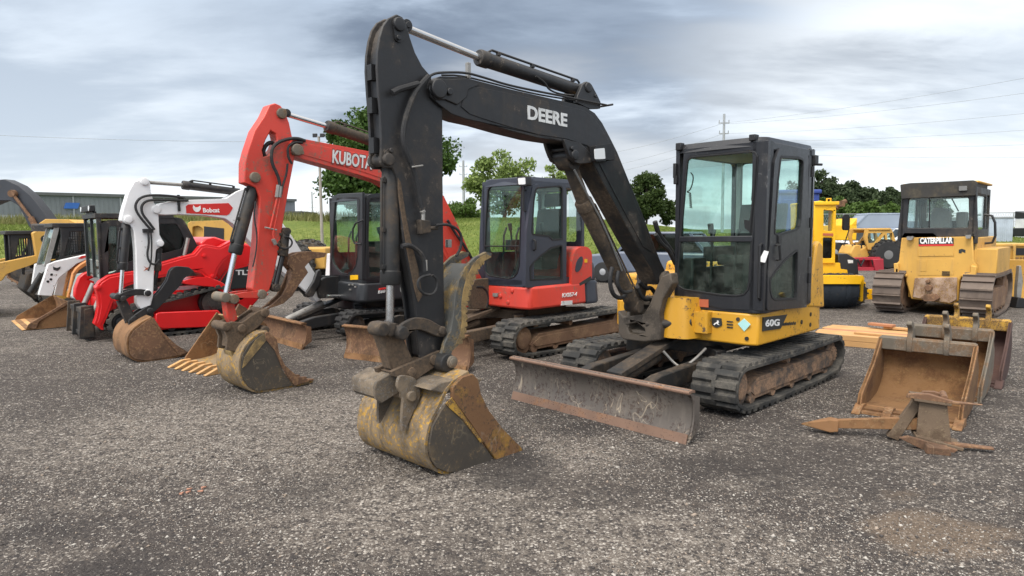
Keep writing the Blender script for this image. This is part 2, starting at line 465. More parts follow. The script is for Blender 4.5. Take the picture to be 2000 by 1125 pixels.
gl.inputs[1].default_value = (math.sin(R(SUN_AZ)) * math.cos(R(SUN_EL)), math.cos(R(SUN_AZ)) * math.cos(R(SUN_EL)), math.sin(R(SUN_EL)))
over = mth(t, 'ADD', mth(t, 'MULTIPLY', rng(t, sp.outputs[2], .36, .80), .35), mth(t, 'MULTIPLY', rng(t, gl.outputs['Value'], .25, .95), 1.3))   # glow added overhead and round the sun, out of view, to light the yard
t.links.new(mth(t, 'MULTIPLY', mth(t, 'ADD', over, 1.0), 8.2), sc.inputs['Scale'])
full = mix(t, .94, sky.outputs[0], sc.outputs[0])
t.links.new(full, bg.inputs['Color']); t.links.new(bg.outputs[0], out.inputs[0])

# ---------------------------------------------------------------- ground
def ground_material():
    m, t, out = nt('gravel_lot')
    b = N(t, 'ShaderNodeBsdfPrincipled')
    c = N(t, 'ShaderNodeTexCoord').outputs['Object']
    mpn = N(t, 'ShaderNodeMapping'); mpn.inputs['Rotation'].default_value = (0, 0, R(20)); mpn.inputs['Scale'].default_value = (.6, 1.1, 1)
    t.links.new(c, mpn.inputs[0]); pc = mpn.outputs[0]
    big = noise(t, pc, .55, 5, .6, .4)
    mid = noise(t, pc, 2.1, 6, .62, .3)
    fine = noise(t, c, 26, 4, .7)
    clump = noise(t, c, 8.5, 5, .68, .4)
    grit = noise(t, c, 95, 2, .6)
    def spot0(x, y, r0, r1_, sx=1.0, sy=1.0, wob=1.6):
        mm = N(t, 'ShaderNodeMapping'); mm.inputs['Location'].default_value = (-x * sx, -y * sy, 0); mm.inputs['Scale'].default_value = (sx, sy, 0)
        t.links.new(c, mm.inputs[0])
        ln = N(t, 'ShaderNodeVectorMath', operation='LENGTH'); t.links.new(mm.outputs[0], ln.inputs[0])
        return rng(t, mth(t, 'ADD', ln.outputs['Value'], mth(t, 'MULTIPLY', mth(t, 'SUBTRACT', mid, .5), wob)), r1_, r0)
    patch = mth(t, 'ADD', mth(t, 'MULTIPLY', big, .6), mth(t, 'MULTIPLY', mid, .4))
    band = mth(t, 'MAXIMUM', spot0(-2.2, 5.6, .5, 1.7, .6, 1.0, 2.2), mth(t, 'MAXIMUM', spot0(-.7, 3.9, .2, .9, .7, 1.0), mth(t, 'MAXIMUM', spot0(.35, 4.8, .1, .6, .8, 1.0), spot0(.5, 3.5, .2, .8, .6, 1.1))))
    far = N(t, 'ShaderNodeSeparateXYZ'); t.links.new(c, far.inputs[0])
    lightp = mth(t, 'ADD', mth(t, 'ADD', mth(t, 'MULTIPLY', rng(t, patch, .47, .58), .45), mth(t, 'MULTIPLY', band, .85)), rng(t, far.outputs[1], 6, 11, 0, .30), True)
    def vor(scale):
        v = N(t, 'ShaderNodeTexVoronoi'); v.inputs['Scale'].default_value = scale; v.inputs['Randomness'].default_value = 1
        t.links.new(c, v.inputs['Vector']); s = N(t, 'ShaderNodeSeparateColor'); t.links.new(v.outputs['Color'], s.inputs[0])
        return v.outputs['Distance'], s.outputs[0], s.outputs[1]
    d1, r1, g1 = vor(52); d2, r2, g2 = vor(120)
    base = mix(t, lightp, (.070, .060, .053), (.205, .176, .147))
    base = mix(t, rng(t, clump, .36, .60, .75, 0), base, (.058, .049, .044))
    base = mix(t, rng(t, fine, .35, .7), mix(t, .5, base, (.068, .058, .052)), base)
    # single stones: darker and lighter cells
    thr = mth(t, 'SUBTRACT', .92, mth(t, 'MULTIPLY', mth(t, 'ADD', mth(t, 'MULTIPLY', lightp, .75), mth(t, 'MULTIPLY', rng(t, clump, .42, .62), .35)), .52))
    on1 = mth(t, 'GREATER_THAN', r1, thr); on2 = mth(t, 'GREATER_THAN', r2, thr)
    in1 = rng(t, d1, .55, .35); in2 = rng(t, d2, .55, .35)
    stone = mix(t, g1, (.13, .112, .095), (.54, .495, .44)); stone2 = mix(t, g2, (.12, .102, .087), (.48, .435, .385))
    col = mix(t, mth(t, 'MULTIPLY', on2, mth(t, 'MULTIPLY', in2, .75)), base, stone2)
    col = mix(t, mth(t, 'MULTIPLY', on1, mth(t, 'MULTIPLY', in1, .8)), col, stone)
    dk = mth(t, 'LESS_THAN', r1, .16)
    col = mix(t, mth(t, 'MULTIPLY', dk, .7), col, (.035, .032, .032))
    # a dry sandy scrape and scattered dark patches
    def spot(x, y, r0, r1_, sx=1.0, sy=1.0, wob=.9):
        mm = N(t, 'ShaderNodeMapping'); mm.inputs['Location'].default_value = (-x * sx, -y * sy, 0); mm.inputs['Scale'].default_value = (sx, sy, 0)
        t.links.new(c, mm.inputs[0])
        ln = N(t, 'ShaderNodeVectorMath', operation='LENGTH'); t.links.new(mm.outputs[0], ln.inputs[0])
        return rng(t, mth(t, 'ADD', ln.outputs['Value'], mth(t, 'MULTIPLY', mth(t, 'SUBTRACT', mid, .5), wob)), r1_, r0)
    sand = mth(t, 'MULTIPLY', spot(2.35, 3.45, .14, .42, 1, .7, 1.3), rng(t, fine, .2, .55, .45, 1))
    col = mix(t, mth(t, 'MULTIPLY', sand, .55), col, (.21, .155, .108))
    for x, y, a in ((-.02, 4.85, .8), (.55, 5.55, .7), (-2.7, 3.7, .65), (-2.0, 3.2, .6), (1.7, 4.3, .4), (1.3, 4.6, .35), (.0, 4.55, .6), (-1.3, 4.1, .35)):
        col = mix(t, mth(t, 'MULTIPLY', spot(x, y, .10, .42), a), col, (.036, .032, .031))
    t.links.new(col, b.inputs['Base Color']); b.inputs['Roughness'].default_value = .9
    b.inputs['Specular IOR Level'].default_value = .25
    bp = N(t, 'ShaderNodeBump'); bp.inputs['Strength'].default_value = .85; bp.inputs['Distance'].default_value = .022
    h = mth(t, 'ADD', mth(t, 'MULTIPLY', mth(t, 'SUBTRACT', 1.0, d1), .5), mth(t, 'ADD', mth(t, 'MULTIPLY', mth(t, 'SUBTRACT', 1.0, d2), .3), mth(t, 'ADD', mth(t, 'MULTIPLY', fine, 1.3), mth(t, 'ADD', mth(t, 'MULTIPLY', mid, 2.0), mth(t, 'MULTIPLY', clump, 3.2)))))
    t.links.new(h, bp.inputs['Height']); t.links.new(bp.outputs[0], b.inputs['Normal'])
    t.links.new(b.outputs[0], out.inputs[0])
    return m

def grass_material(name, a, b_, c_):
    m, t, out = nt(name)
    b = N(t, 'ShaderNodeBsdfPrincipled'); c = N(t, 'ShaderNodeTexCoord').outputs['Object']
    n1 = noise(t, c, .35, 6, .65); n2 = noise(t, c, 3.5, 6, .7)
    col = mix(t, rng(t, n2, .35, .65), mix(t, rng(t, n1, .35, .65), a, b_), c_)
    t.links.new(col, b.inputs['Base Color']); b.inputs['Roughness'].default_value = .9; b.inputs['Specular IOR Level'].default_value = .15
    bp = N(t, 'ShaderNodeBump'); bp.inputs['Strength'].default_value = .8; bp.inputs['Distance'].default_value = .15
    t.links.new(n2, bp.inputs['Height']); t.links.new(bp.outputs[0], b.inputs['Normal'])
    t.links.new(b.outputs[0], out.inputs[0]); return m

g = MB().add([(-900, -60, 0), (900, -60, 0), (900, 1500, 0), (-900, 1500, 0)], [(0, 1, 2, 3)])
tag(g.build('ground', ground_material()), kind='structure')

def terrain(name, x0, x1, nx, prof, mat, wob=.25, edge=None):
    """A strip of ground: prof is a list of (y, z); z wobbles gently along x."""
    vs = []; fs = []
    for i in range(nx + 1):
        x = x0 + (x1 - x0) * i / nx
        k = edge(x) if edge else 1.0
        for j, (y, z) in enumerate(prof):
            n = math.sin(x * .13 + j) * .5 + math.sin(x * .31 + j * 2.1) * .3 + math.sin(x * .77 + j * .7) * .2
            vs.append((x, y + n * .8, (z + n * wob * min(1, max(0, z))) * k - (.15 if z == 0 else 0)))
    m = len(prof)
    for i in range(nx):
        for j in range(m - 1):
            fs.append((i * m + j, (i + 1) * m + j, (i + 1) * m + j + 1, i * m + j + 1))
    return tag(MB().add(vs, fs).build(name, mat, sharp=80), kind='structure')

GRASS = grass_material('meadow_grass', (.125, .165, .032), (.19, .21, .055), (.085, .12, .025))
def bank_edge(x): return 1.0 if x < 6 else max(.38, 1 - (x - 6) / 22)
BANK = [(38, 0), (40, .35), (43, 1.0), (47, 1.75), (52, 2.35), (58, 2.7), (75, 2.9), (130, 3.2), (420, 3.0)]
terrain('grass_bank', -160, 240, 200, BANK, GRASS, edge=bank_edge)

def stones():
    """Loose stones lying on the near part of the lot: one object, nobody could count them."""
    rg = np.random.default_rng(11)
    n = 150000
    y = 2.6 + (rg.random(n) ** 1.35) * 7.4
    x = (rg.random(n) - .5) * 2 * (y * .86 + .4)
    kx = np.sin(x * 1.9 + y * 1.3) + np.sin(x * .8 - y * 2.3 + 1.1) + np.sin(x * 4.1 + y * 3.7) * .5 + rg.normal(0, .8, n)
    keep = kx > .1
    x, y, kx = x[keep], y[keep], kx[keep]
    n = len(x)
    r = .0024 + .0040 * rg.random(n) ** 2.4 + (rg.random(n) > .985) * .0075
    base = np.array([(1, 0, 0), (0, 1, 0), (-1, 0, 0), (0, -1, 0), (0, 0, 1), (0, 0, -1)], float)
    fc = np.array([(0, 1, 4), (1, 2, 4), (2, 3, 4), (3, 0, 4), (1, 0, 5), (2, 1, 5), (3, 2, 5), (0, 3, 5)])
    v = base[None] * (1 + rg.normal(0, .28, (n, 6, 1))) + rg.normal(0, .22, (n, 6, 3))
    v *= r[:, None, None] * np.stack([1 + .5 * rg.random(n), .8 + .4 * rg.random(n), .55 + .3 * rg.random(n)], 1)[:, None, :]
    a = rg.random(n) * 6.283; ca, sa = np.cos(a)[:, None], np.sin(a)[:, None]
    vx = v[:, :, 0] * ca - v[:, :, 1] * sa + x[:, None]; vy = v[:, :, 0] * sa + v[:, :, 1] * ca + y[:, None]
    vz = v[:, :, 2] + r[:, None] * .25
    V = np.stack([vx, vy, vz], 2).reshape(-1, 3)
    F = (fc[None] + (np.arange(n) * 6)[:, None, None]).reshape(-1, 3)
    me = bpy.data.meshes.new('gravel')
    me.vertices.add(len(V)); me.vertices.foreach_set('co', V.ravel().astype(np.float32))
    me.loops.add(len(F) * 3); me.loops.foreach_set('vertex_index', F.ravel().astype(np.int32))
    me.polygons.add(len(F)); me.polygons.foreach_set('loop_start', (np.arange(len(F)) * 3).astype(np.int32))
    for nm, cc in (('pale_stone', (.40, .37, .33)), ('mid_stone', (.20, .172, .148)), ('dark_stone', (.06, .052, .048)), ('tan_stone', (.30, .24, .19))):
        me.materials.append(flat(nm, cc, .85))
    mi = rg.choice(4, n, p=[.26, .36, .28, .10])
    me.polygons.foreach_set('material_index', np.repeat(mi, 8).astype(np.int32))
    me.update(calc_edges=True); me.validate()
    o = bpy.data.objects.new('gravel', me); COL.objects.link(o)
    tag(o, 'loose pale and dark stones strewn over the near part of the lot', 'gravel', kind='stuff')
stones()
# ---------------------------------------------------------------- parts that the machines share
def track(root, xc, L, H, y0, y1, rf, rr, belt, lug, frame_mat, idler_mat, outer=1, pitch=.115, sag=.012, steel=False, lugh=.030, Hf=None):
    """A crawler track between y0 and y1 (outer: +1 if the outside faces +y). Path runs round a front idler rf and rear sprocket rr."""
    th = .032
    pts = []
    xf, xr = xc + L / 2 - rf, xc - L / 2 + rr
    zf, zr = rf + .0, rr + .0
    top = H
    Hf = top if Hf is None else Hf
    zft, zrt = Hf - rf, top - rr                              # wheels of a track stand off the ground: bottom flat between rollers
    def arc(cx, cz, r, a0, a1, n):
        return [(cx + r * math.cos(R(a0 + (a1 - a0) * i / n)), cz + r * math.sin(R(a0 + (a1 - a0) * i / n))) for i in range(n + 1)]
    loop = arc(xf, zft, rf, 90, -38, 12)
    loop += [(xf - rf * .15, 0.0 + .002), (xr + rr * .15, 0.002)]
    loop += arc(xr, zrt, rr, -142, -270, 12)
    m = 8
    x0, x1 = loop[-1][0], loop[0][0]
    loop += [(x0 + (x1 - x0) * i / m, top + (Hf - top) * i / m - sag * math.sin(math.pi * i / m)) for i in range(1, m)]
    P = [Vector(p) for p in smooth_poly(loop, 1, True)]
    ln = [0]
    for i in range(len(P)): ln.append(ln[-1] + (P[(i + 1) % len(P)] - P[i]).length)
    n = int(ln[-1] / pitch)
    def at(s):
        s %= ln[-1]
        for i in range(len(P)):
            if ln[i + 1] >= s:
                k = (s - ln[i]) / max(1e-9, ln[i + 1] - ln[i]); a, b = P[i], P[(i + 1) % len(P)]
                return a.lerp(b, k), (b - a).normalized()
    off = lugh + th                                            # belt lies inside the lugs
    def inn(s, dd):
        p, tg = at(s); nrm = Vector((tg.y, -tg.x))             # clockwise loop: inward on the right
        return p + nrm * dd, tg, nrm
    b = MB()
    K = n * 3
    vs = []
    for i in range(K):
        s = ln[-1] * i / K
        po, _, _ = inn(s, lugh); pi, _, _ = inn(s, off)
        vs += [(po.x, y0, po.y), (po.x, y1, po.y), (pi.x, y1, pi.y), (pi.x, y0, pi.y)]
    fs = []
    for i in range(K):
        a, c = i * 4, ((i + 1) % K) * 4
        for j in range(4): fs.append((a + j, a + (j + 1) % 4, c + (j + 1) % 4, c + j))
    b.add(vs, fs)
    wy = y1 - y0
    for i in range(n):
        if steel:
            segs = [(y0, y1, 0)]
        else:
            segs = [(y0 + .004, y0 + wy * .54, 0), (y1 - wy * .54, y1 - .004, .5)]
        for ya, yb, ph in segs:
            s = ln[-1] * (i + ph) / n
            p, tg, nr = inn(s, lugh + .004)
            T = Vector((tg.x, 0, tg.y)); O = Vector((-nr.x, 0, -nr.y)); C0 = Vector((p.x, 0, p.y))
            wl, wt = (pitch * .36, pitch * .25) if not steel else (pitch * .46, pitch * .46)
            q = []
            for yy in (ya, yb):
                for (u, h) in ((-wl, 0), (wl, 0), (wt, lugh + .004), (-wt, lugh + .004)) if not steel else ((-wl, 0), (wl, 0), (wl, .012), (-wl, .012)):
                    q.append(C0 + T * u + O * h + Vector((0, yy, 0)))
            b.add(q, [(0, 1, 2, 3), (7, 6, 5, 4), (0, 4, 5, 1), (1, 5, 6, 2), (2, 6, 7, 3), (3, 7, 4, 0)])
            if steel:                                          # the grouser bar across each shoe
                q = []
                for yy in (ya, yb):
                    for (u, h) in ((wl - .02, .01), (wl, .01), (wl - .002, lugh + .02), (wl - .014, lugh + .02)):
                        q.append(C0 + T * u + O * h + Vector((0, yy, 0)))
                b.add(q, [(0, 1, 2, 3), (7, 6, 5, 4), (0, 4, 5, 1), (1, 5, 6, 2), (2, 6, 7, 3), (3, 7, 4, 0)])
    o = b.build('track', belt, root, bevel=.004 if not steel else 0, seg=1)
    # frame and wheels inside
    yo = y1 if outer > 0 else y0                                # outer edge of the belt
    yi = yo - outer * .055
    yin = y0 + .03 if outer > 0 else y1 - .03
    r_ = off + .004
    fr = MB()
    zb, zt = .11, min(H, Hf) * .66
    ol = [(xr - .02, zt - .05), (xr + .12, zt), (xf - .3, zt - .02), (xf - .16, zt - .10), (xf - .12, zb + .07), (xf - .22, zb), (xr + .2, zb), (xr + .02, zb + .06)]
    fr.plate(ol, yin, yi)
    fr.plate(grow(ol, -.035), yi - outer * .004, yi + outer * .010)
    fr.bb(xc + L * .02 - .035, xc + L * .02 + .035, yi, yi + outer * .014, (zb + zt) / 2 - .03, (zb + zt) / 2 + .03)
    fr.build('track_frame', frame_mat, o, bevel=.008)
    for i in range(5):
        x = xr + .22 + (xf - xr - .42) * i / 4
        MB().lathe((x, yin, off + .062), (x, yi, off + .062), [(0, .03), (.005, .06), (abs(yi - yin) * .3, .06), (abs(yi - yin) * .32, .04), (abs(yi - yin) * .68, .04), (abs(yi - yin) * .7, .06), (abs(yi - yin), .055)], 18).build('roller', idler_mat, o)
    for nm, cx, cz, r in (('idler', xf, zft, rf - r_), ('sprocket', xr, zrt, rr - r_)):
        D = abs(yi - yin)
        wv = MB().lathe((cx, yin, cz), (cx, yi, cz), [(0, r * .55), (.02, r), (D * .35, r), (D * .4, r * .8), (D * .6, r * .8), (D * .65, r), (D - .03, r), (D - .02, r * .62), (D, r * .58), (D + .012, r * .3)], 28)
        if nm == 'sprocket':
            for k in range(12):
                a = k * math.pi / 6
                wv.cyl((cx + r * .45 * math.cos(a), yi, cz + r * .45 * math.sin(a)), (cx + r * .45 * math.cos(a), yi + outer * .012, cz + r * .45 * math.sin(a)), .012, n=6)
        wv.build(nm, idler_mat, o, bevel=.004)
    MB().lathe((xc + .1, yin, H - off - .045), (xc + .1, yi, H - off - .045), [(0, .035), (abs(yi - yin), .04)], 14).build('roller', idler_mat, o)
    return o

def centre_frame(root, z, mat, gear, y=.55, x=.62):
    b = MB()
    b.plate(rounded([(-.55, -.36), (.55, -.36), (.55, .36), (-.55, .36)], .12), z - .20, z - .07, ax='z')
    for sx in (-1, 1):
        for sy in (-1, 1):
            b.plate([(sx * .28, sy * .25), (sx * x, sy * y), (sx * (x + .14), sy * (y - .03)), (sx * .45, sy * .18)], z - .23, z - .11, ax='z')
    b.build('undercarriage_frame', mat, root, bevel=.012)
    MB().cyl((0, 0, z - .075), (0, 0, z + .01), .42, n=48).build('slew_ring', gear, root, bevel=.008)

def dozer_blade(root, xc, y0, y1, h, mat, arm_mat, skew=0.0, zlift=.0, arms=True, tilt=0.0, edge=None):
    b = MB()
    prof = [(.045, 0), (.012, .07), (-.02, .16), (-.028, .25), (-.012, .33), (.02, h - .015), (.045, h)]
    prof = smooth_poly(prof, 1)
    b.plate(shell(prof, .028), y0, y1)
    prof2 = [(x - .03, z) for x, z in prof]
    for yy in (y0, y1):
        b.plate([(prof[0][0], .02)] + prof[1:] + [(-.10, h - .05), (-.10, .10)], yy - .012, yy + .012)
    b.bb(-.09, -.03, y0 + .1, y1 - .1, .20, .28)
    bl = b.build('dozer_blade', mat, root, bevel=.005)
    bl.location = (xc, 0, zlift); bl.rotation_euler = (0, 0, skew)
    if edge:
        e = MB(); e.plate([(.046, -.005), (.056, .0), (.032, .075), (.022, .072)], y0 + .01, y1 - .01)
        e.plate(rounded([(.0, h + .001), (.055, h - .012), (.06, h + .012), (.0, h + .024), (-.035, h + .012), (-.035, h - .01)], .01, 2), y0 - .012, y1 + .012)
        e.build('cutting_edge', edge, bl, bevel=.003)
    if arms:
        for sy in (-1, 1):
            a = MB(); a.plate([(xc - .07, .14), (xc - .07, .27), (xc - .45, .36), (.62, .40), (.5, .36), (.5, .26), (xc - .5, .20)], sy * .36 - .055, sy * .36 + .055)
            a.build('blade_arm', arm_mat, root, bevel=.010)
        c = MB(); c.cyl((xc - .1, 0, .20), (.95, 0, .40), .05)
        c.plate([(xc - .32, .30), (.62, .55), (.60, .60), (xc - .32, .36)], -.085, .085)
        c.cyl((xc - .1, -.08, .19), (xc - .1, .08, .19), .055)
        c.build('blade_cylinder', arm_mat, root, bevel=.006)
    return bl

def ram(root, p0, pm, p1, rb, rr_, mat, rod_mat, name, y):
    """A hydraulic cylinder in the plane y: barrel p0 -> pm, rod pm -> p1."""
    P = [Vector((p[0], y, p[1])) for p in (p0, pm, p1)]
    u = (P[1] - P[0]).normalized(); Lb = (P[1] - P[0]).length
    b = MB()
    b.lathe(P[0], P[1], [(0, rb * .75), (.02, rb * .97), (Lb - .10, rb), (Lb - .095, rb * 1.12), (Lb - .015, rb * 1.12), (Lb, rb * 1.0)], 28)
    b.cyl(P[0] + Vector((0, -rb * 1.05, 0)), P[0] + Vector((0, rb * 1.05, 0)), rb * .82)
    x, yv, z = basis(u)
    side = Vector((0, 1, 0)); upn = u.cross(side).normalized()
    k = rb * 1.05
    b.tube([P[0] + u * .10 + side * k * .3 + upn * k, P[0] + u * .13 + side * k * .3 + upn * (k + .02), P[0] + u * (Lb - .12) + side * k * .3 + upn * (k + .02), P[0] + u * (Lb - .08) + side * k * .3 + upn * k * .9], .010, 8)
    for f in (.15, .55, .85):
        b.box(P[0] + u * Lb * f + side * k * .3 + upn * (k + .008), (.03, .03, .03))
    o = b.build(name, mat, root, bevel=.003)
    r = MB(); r.cyl(P[1] - u * .02, P[2], rr_, n=24); r.build('rod', rod_mat, o)
    e = MB(); e.cyl(P[2] + Vector((0, -rb * 1.0, 0)), P[2] + Vector((0, rb * 1.0, 0)), rr_ * 1.55, n=24)
    e.cyl(P[2] + Vector((0, -rb * 1.25, 0)), P[2] + Vector((0, rb * 1.25, 0)), rr_ * .8, n=20)
    e.build('rod_eye', mat, o, bevel=.003)
    return o

def pin(b, x, z, y0, y1, r, bolt=None):
    """Pin boss with a collar and head between y0 and y1."""
    L = y1 - y0
    b.lathe((x, y0, z), (x, y1, z), [(0, r * .5), (.004, r * .95), (.018, r), (L - .018, r), (L - .004, r * .95), (L, r * .5)], 26)
    if bolt:
        b.cyl((bolt[0], y0 + .004, bolt[1]), (bolt[0], y1 - .004, bolt[1]), r * .38, n=12)

def bucket_mesh(b, back, y0, y1, th=.022, sides=None, side_th=.022):
    """back: outer profile of the sheet (x, z) from the hinge edge round the heel to the cutting lip."""
    prof = smooth_poly(back, 1)
    b.plate(shell(prof, th), y0, y1)

def operator_seat(root, x, y, z, mat, s=1.0, trim=None):
    b = MB()
    b.plate(rounded([(x + .27 * s, z), (x + .27 * s, z + .11), (x - .22 * s, z + .09), (x - .22 * s, z)], .04), y - .24 * s, y + .24 * s)
    b.plate(rounded([(x - .20 * s, z + .06), (x - .10 * s, z + .06), (x - .20 * s, z + .62 * s), (x - .31 * s, z + .62 * s)], .04), y - .23 * s, y + .23 * s)
    b.plate(rounded([(x - .22 * s, z + .65 * s), (x - .29 * s, z + .65 * s), (x - .31 * s, z + .84 * s), (x - .24 * s, z + .84 * s)], .03), y - .13 * s, y + .13 * s)
    b.bb(x - .2, x + .2, y - .2, y + .2, z - .22, z)
    b.build('seat', mat, root, bevel=.03, seg=3)
    c = MB()
    for sy in (-1, 1):
        c.bb(x - .12, x + .34, y + sy * .30 - .06, y + sy * .30 + .06, z + .04, z + .19)
        c.tube([(x + .27, y + sy * .30, z + .19), (x + .29, y + sy * .30, z + .34), (x + .31, y + sy * .30, z + .37)], .015)
        c.cyl((x + .29, y + sy * .30, z + .32), (x + .31, y + sy * .30, z + .42), .026, .03, 12)
    c.tube([(x + .62, y - .12, z - .2), (x + .60, y - .12, z + .25), (x + .55, y - .12, z + .36)], .015)
    c.tube([(x + .62, y + .12, z - .2), (x + .60, y + .12, z + .25), (x + .55, y + .12, z + .36)], .015)
    c.build('control_console', trim or M['trim'], root, bevel=.01)

def frame_glass(parent, name, outer, holes, d0, d1, ax, mat, gmats, bevel=.008, gname='window', rub=M['trim'], inset=.5):
    """A panel with window openings; each pane and its rubber seal become children."""
    p = MB().plate(outer, d0, d1, ax, holes).build(name, mat, parent, bevel=bevel)
    return p, panes(p, holes, d0, d1, ax, gmats, gname, rub, inset)

def panes(p, holes, d0, d1, ax, gmats, gname='window', rub=None, inset=.5):
    out = []
    gm = gmats if isinstance(gmats, (list, tuple)) else [gmats] * len(holes)
    dm = d0 + (d1 - d0) * inset; s = 1 if d1 > d0 else -1
    for h, g in zip(holes, gm):
        out.append(MB().plate(grow(h, -.004), dm - .003 * s, dm + .003 * s, ax).build(gname, g, p))
        if rub: MB().plate(grow(h, -.0015), dm + .004 * s, d1 + .004 * s, ax, [grow(h, -.022)]).build('window_seal', rub, p, bevel=.003)
    return out
# ---------------------------------------------------------------- black and yellow excavator, nearest
def black_excavator():
    rt = thing('excavator', 'black and yellow excavator, largest and nearest, with black boom raised over its blade', 'excavator', (2.107,7.227),-135.00, group='excavators parked in a row')
    YB0, YB1 = -.30, -.10                                     # boom cheeks
    YA0, YA1 = -.275, -.125
    # tracks, frame, blade
    track(rt, -.02, 2.62, .475, .55, .98, .235, .215, M['rubber'], .03, M['mud_frame'], M['mud_frame'], 1)
    track(rt, -.02, 2.62, .475, -.98, -.55, .235, .215, M['rubber'], .03, M['mud_frame'], M['mud_frame'], -1)
    centre_frame(rt, .60, M['black_dirty'], M['rust'])
    dozer_blade(rt, 2.0, -1.0, 1.0, .40, M['blade'], M['black_dirty'], skew=R(-2.5), edge=M['rust_edge'])
    h = MB(); h.tube([(1.05, .12, .48), (.98, .2, .36), (1.0, .3, .33), (.9, .38, .42), (.75, .40, .5)], .013, sm=2)
    h.each('hydraulic_hose', M['fitting'], rt)
    # upper body
    tail = [(1.17 * math.cos(R(a)), 1.17 * math.sin(R(a))) for a in range(130, 232, 6)]
    foot = [(.74, .03), (.745, .80), (.70, .90), (-.60, .915)] + tail + [(-.60, -.9), (.40, -.9), (.46, -.82), (.46, -.40), (.60, -.36), (.60, .0)]
    bd = MB().plate(foot, .575, .872, 'z').build('body_skirt', M['yellow'], rt, bevel=.035, seg=3)
    MB().plate(grow(foot, -.05), .872, .885, 'z').plate(grow(foot, -.12), .545, .58, 'z').build('deck_plate', M['black_dirty'], bd)
    hd = MB()
    rim = [(1.15 * math.cos(R(a)), 1.15 * math.sin(R(a))) for a in range(132, 229, 6)]
    hd.plate([(-.50, .90)] + rim + [(-.50, -.9)], .875, 1.27, 'z', taper=.03)
    hd.plate([(.38, -.88), (-.52, -.88), (-.52, -.06), (.38, -.06)], .875, 1.16, 'z', taper=.02)
    hd.build('engine_hood', M['yellow'], rt, bevel=.05, seg=3)
    fl = [(-0.379,0.841),(-0.415,0.988),(-0.483,1.228),(-0.551,1.470),(-0.616,1.516),(-0.719,1.467),(-0.812,0.803)]
    MB().plate(fl, .865, .925).build('hood_flank', M['yellow'], rt, bevel=.02)
    # nose casting of the body beside the swing post
    ns = MB(); ns.plate(rounded([(.55, -.02), (.92, -.02), (.98, .10), (.94, .30), (.74, .36), (.55, .36)], .05), .60, .99, 'z', taper=.03)
    ns.plate(rounded([(.72, .30), (.84, .30), (.84, .46), (.72, .46)], .03), .66, .86, 'z')
    ns.build('body_nose', M['yellow'], rt, bevel=.03)
    MB().cyl((.84, .30, .76), (.98, .0, .72), .045).cyl((.98, .0, .72), (1.02, -.1, .72), .026).build('swing_cylinder', M['black_dirty'], rt, bevel=.004)
    # swing post: two cheeks with a hole, a base and pin bosses
    sw = MB()
    fo = [(-0.437,0.829),(-0.359,0.771),(-0.251,0.789),(-0.124,0.817),(-0.046,0.930),(0.014,1.056),(0.076,1.198),(0.174,1.236),(0.195,1.135),(0.095,0.983),(0.049,0.831),(0.076,0.711),(0.068,0.579),(-0.121,0.540),(-0.368,0.537),(-0.424,0.599)]
    hole = [(-0.326,0.691),(-0.207,0.728),(-0.110,0.672),(-0.109,0.626),(-0.206,0.602),(-0.288,0.608)]
    sw.plate(fo, .90, 1.03, 'x', [hole])
    pz = [(0.728,1.151)][0]
    ck = [(pz[0] - .08, pz[1] + .02), (pz[0] - .03, pz[1] + .085), (pz[0] + .05, pz[1] + .06), (pz[0] + .08, pz[1] - .02), (.98, .90), (1.02, .66), (.74, .60), (.74, .88)]
    for a, c in ((-.095, -.045), (-.355, -.305)): sw.plate(ck, a, c)
    sw.plate([(.66, .58), (.98, .60), (.98, .64), (.80, .70), (.78, .94), (.66, .94)], -.31, -.09)
    for z in (.585, .93): sw.cyl((.70, -.2, z - .05), (.70, -.2, z + .03), .15)
    pin(sw, pz[0], pz[1], -.385, -.015, .062)
    sw.build('swing_post', M['post'], rt, bevel=.02, seg=3)
    # boom
    bo = [(3.666,2.627),(3.641,2.681),(3.564,2.719),(3.366,2.746),(3.191,2.739),(2.873,2.726),(2.512,2.719),(2.083,2.711),(1.966,2.703),(1.834,2.666),(1.729,2.593),(1.618,2.479),(1.504,2.355),(1.339,2.130),(1.127,1.847),(0.936,1.566),(0.769,1.327),(0.649,1.192),(0.673,1.089),(0.819,1.099),(0.923,1.252),(1.102,1.425),(1.274,1.603),(1.511,1.855),(1.717,2.074),(1.858,2.236),(1.975,2.345),(2.232,2.383),(2.568,2.387),(2.877,2.412),(3.162,2.443),(3.340,2.453),(3.467,2.474),(3.589,2.530),(3.651,2.568)]
    b = MB().plate(bo, YB0, YB1)
    rib = [(3.336,2.650),(3.269,2.694),(2.874,2.692),(2.512,2.685),(2.083,2.673),(1.976,2.667),(1.866,2.627),(1.768,2.557),(1.652,2.450),(1.539,2.328),(1.382,2.109),(1.172,1.829),(0.999,1.578),(0.905,1.420),(1.084,1.480),(1.238,1.645),(1.458,1.877),(1.667,2.106),(1.800,2.259),(1.944,2.376),(2.232,2.409),(2.568,2.412),(2.877,2.438),(3.138,2.467),(3.306,2.493),(3.381,2.532)]
    bm_ = b.build('boom', M['black'], rt, bevel=.014, seg=3)
    MB().plate(rib, YB1 - .002, YB1 + .006).plate(rib, YB0 - .006, YB0 + .002).build('boom_cheek', M['black'], bm_, bevel=.003)
    c = MB()
    pl = [(2.276,2.402),(2.053,2.387),(1.903,2.301),(1.890,2.234),(2.053,2.210),(2.144,2.223),(2.209,2.270),(2.247,2.333)]
    c.plate(pl, YB1 - .01, YB1 + .022); c.plate(pl, YB0 - .022, YB0 + .01)
    q = [(2.144,2.279),(2.182,2.332)]
    pin(c, q[0][0], q[0][1], YB0 - .04, YB1 + .045, .045, q[1])
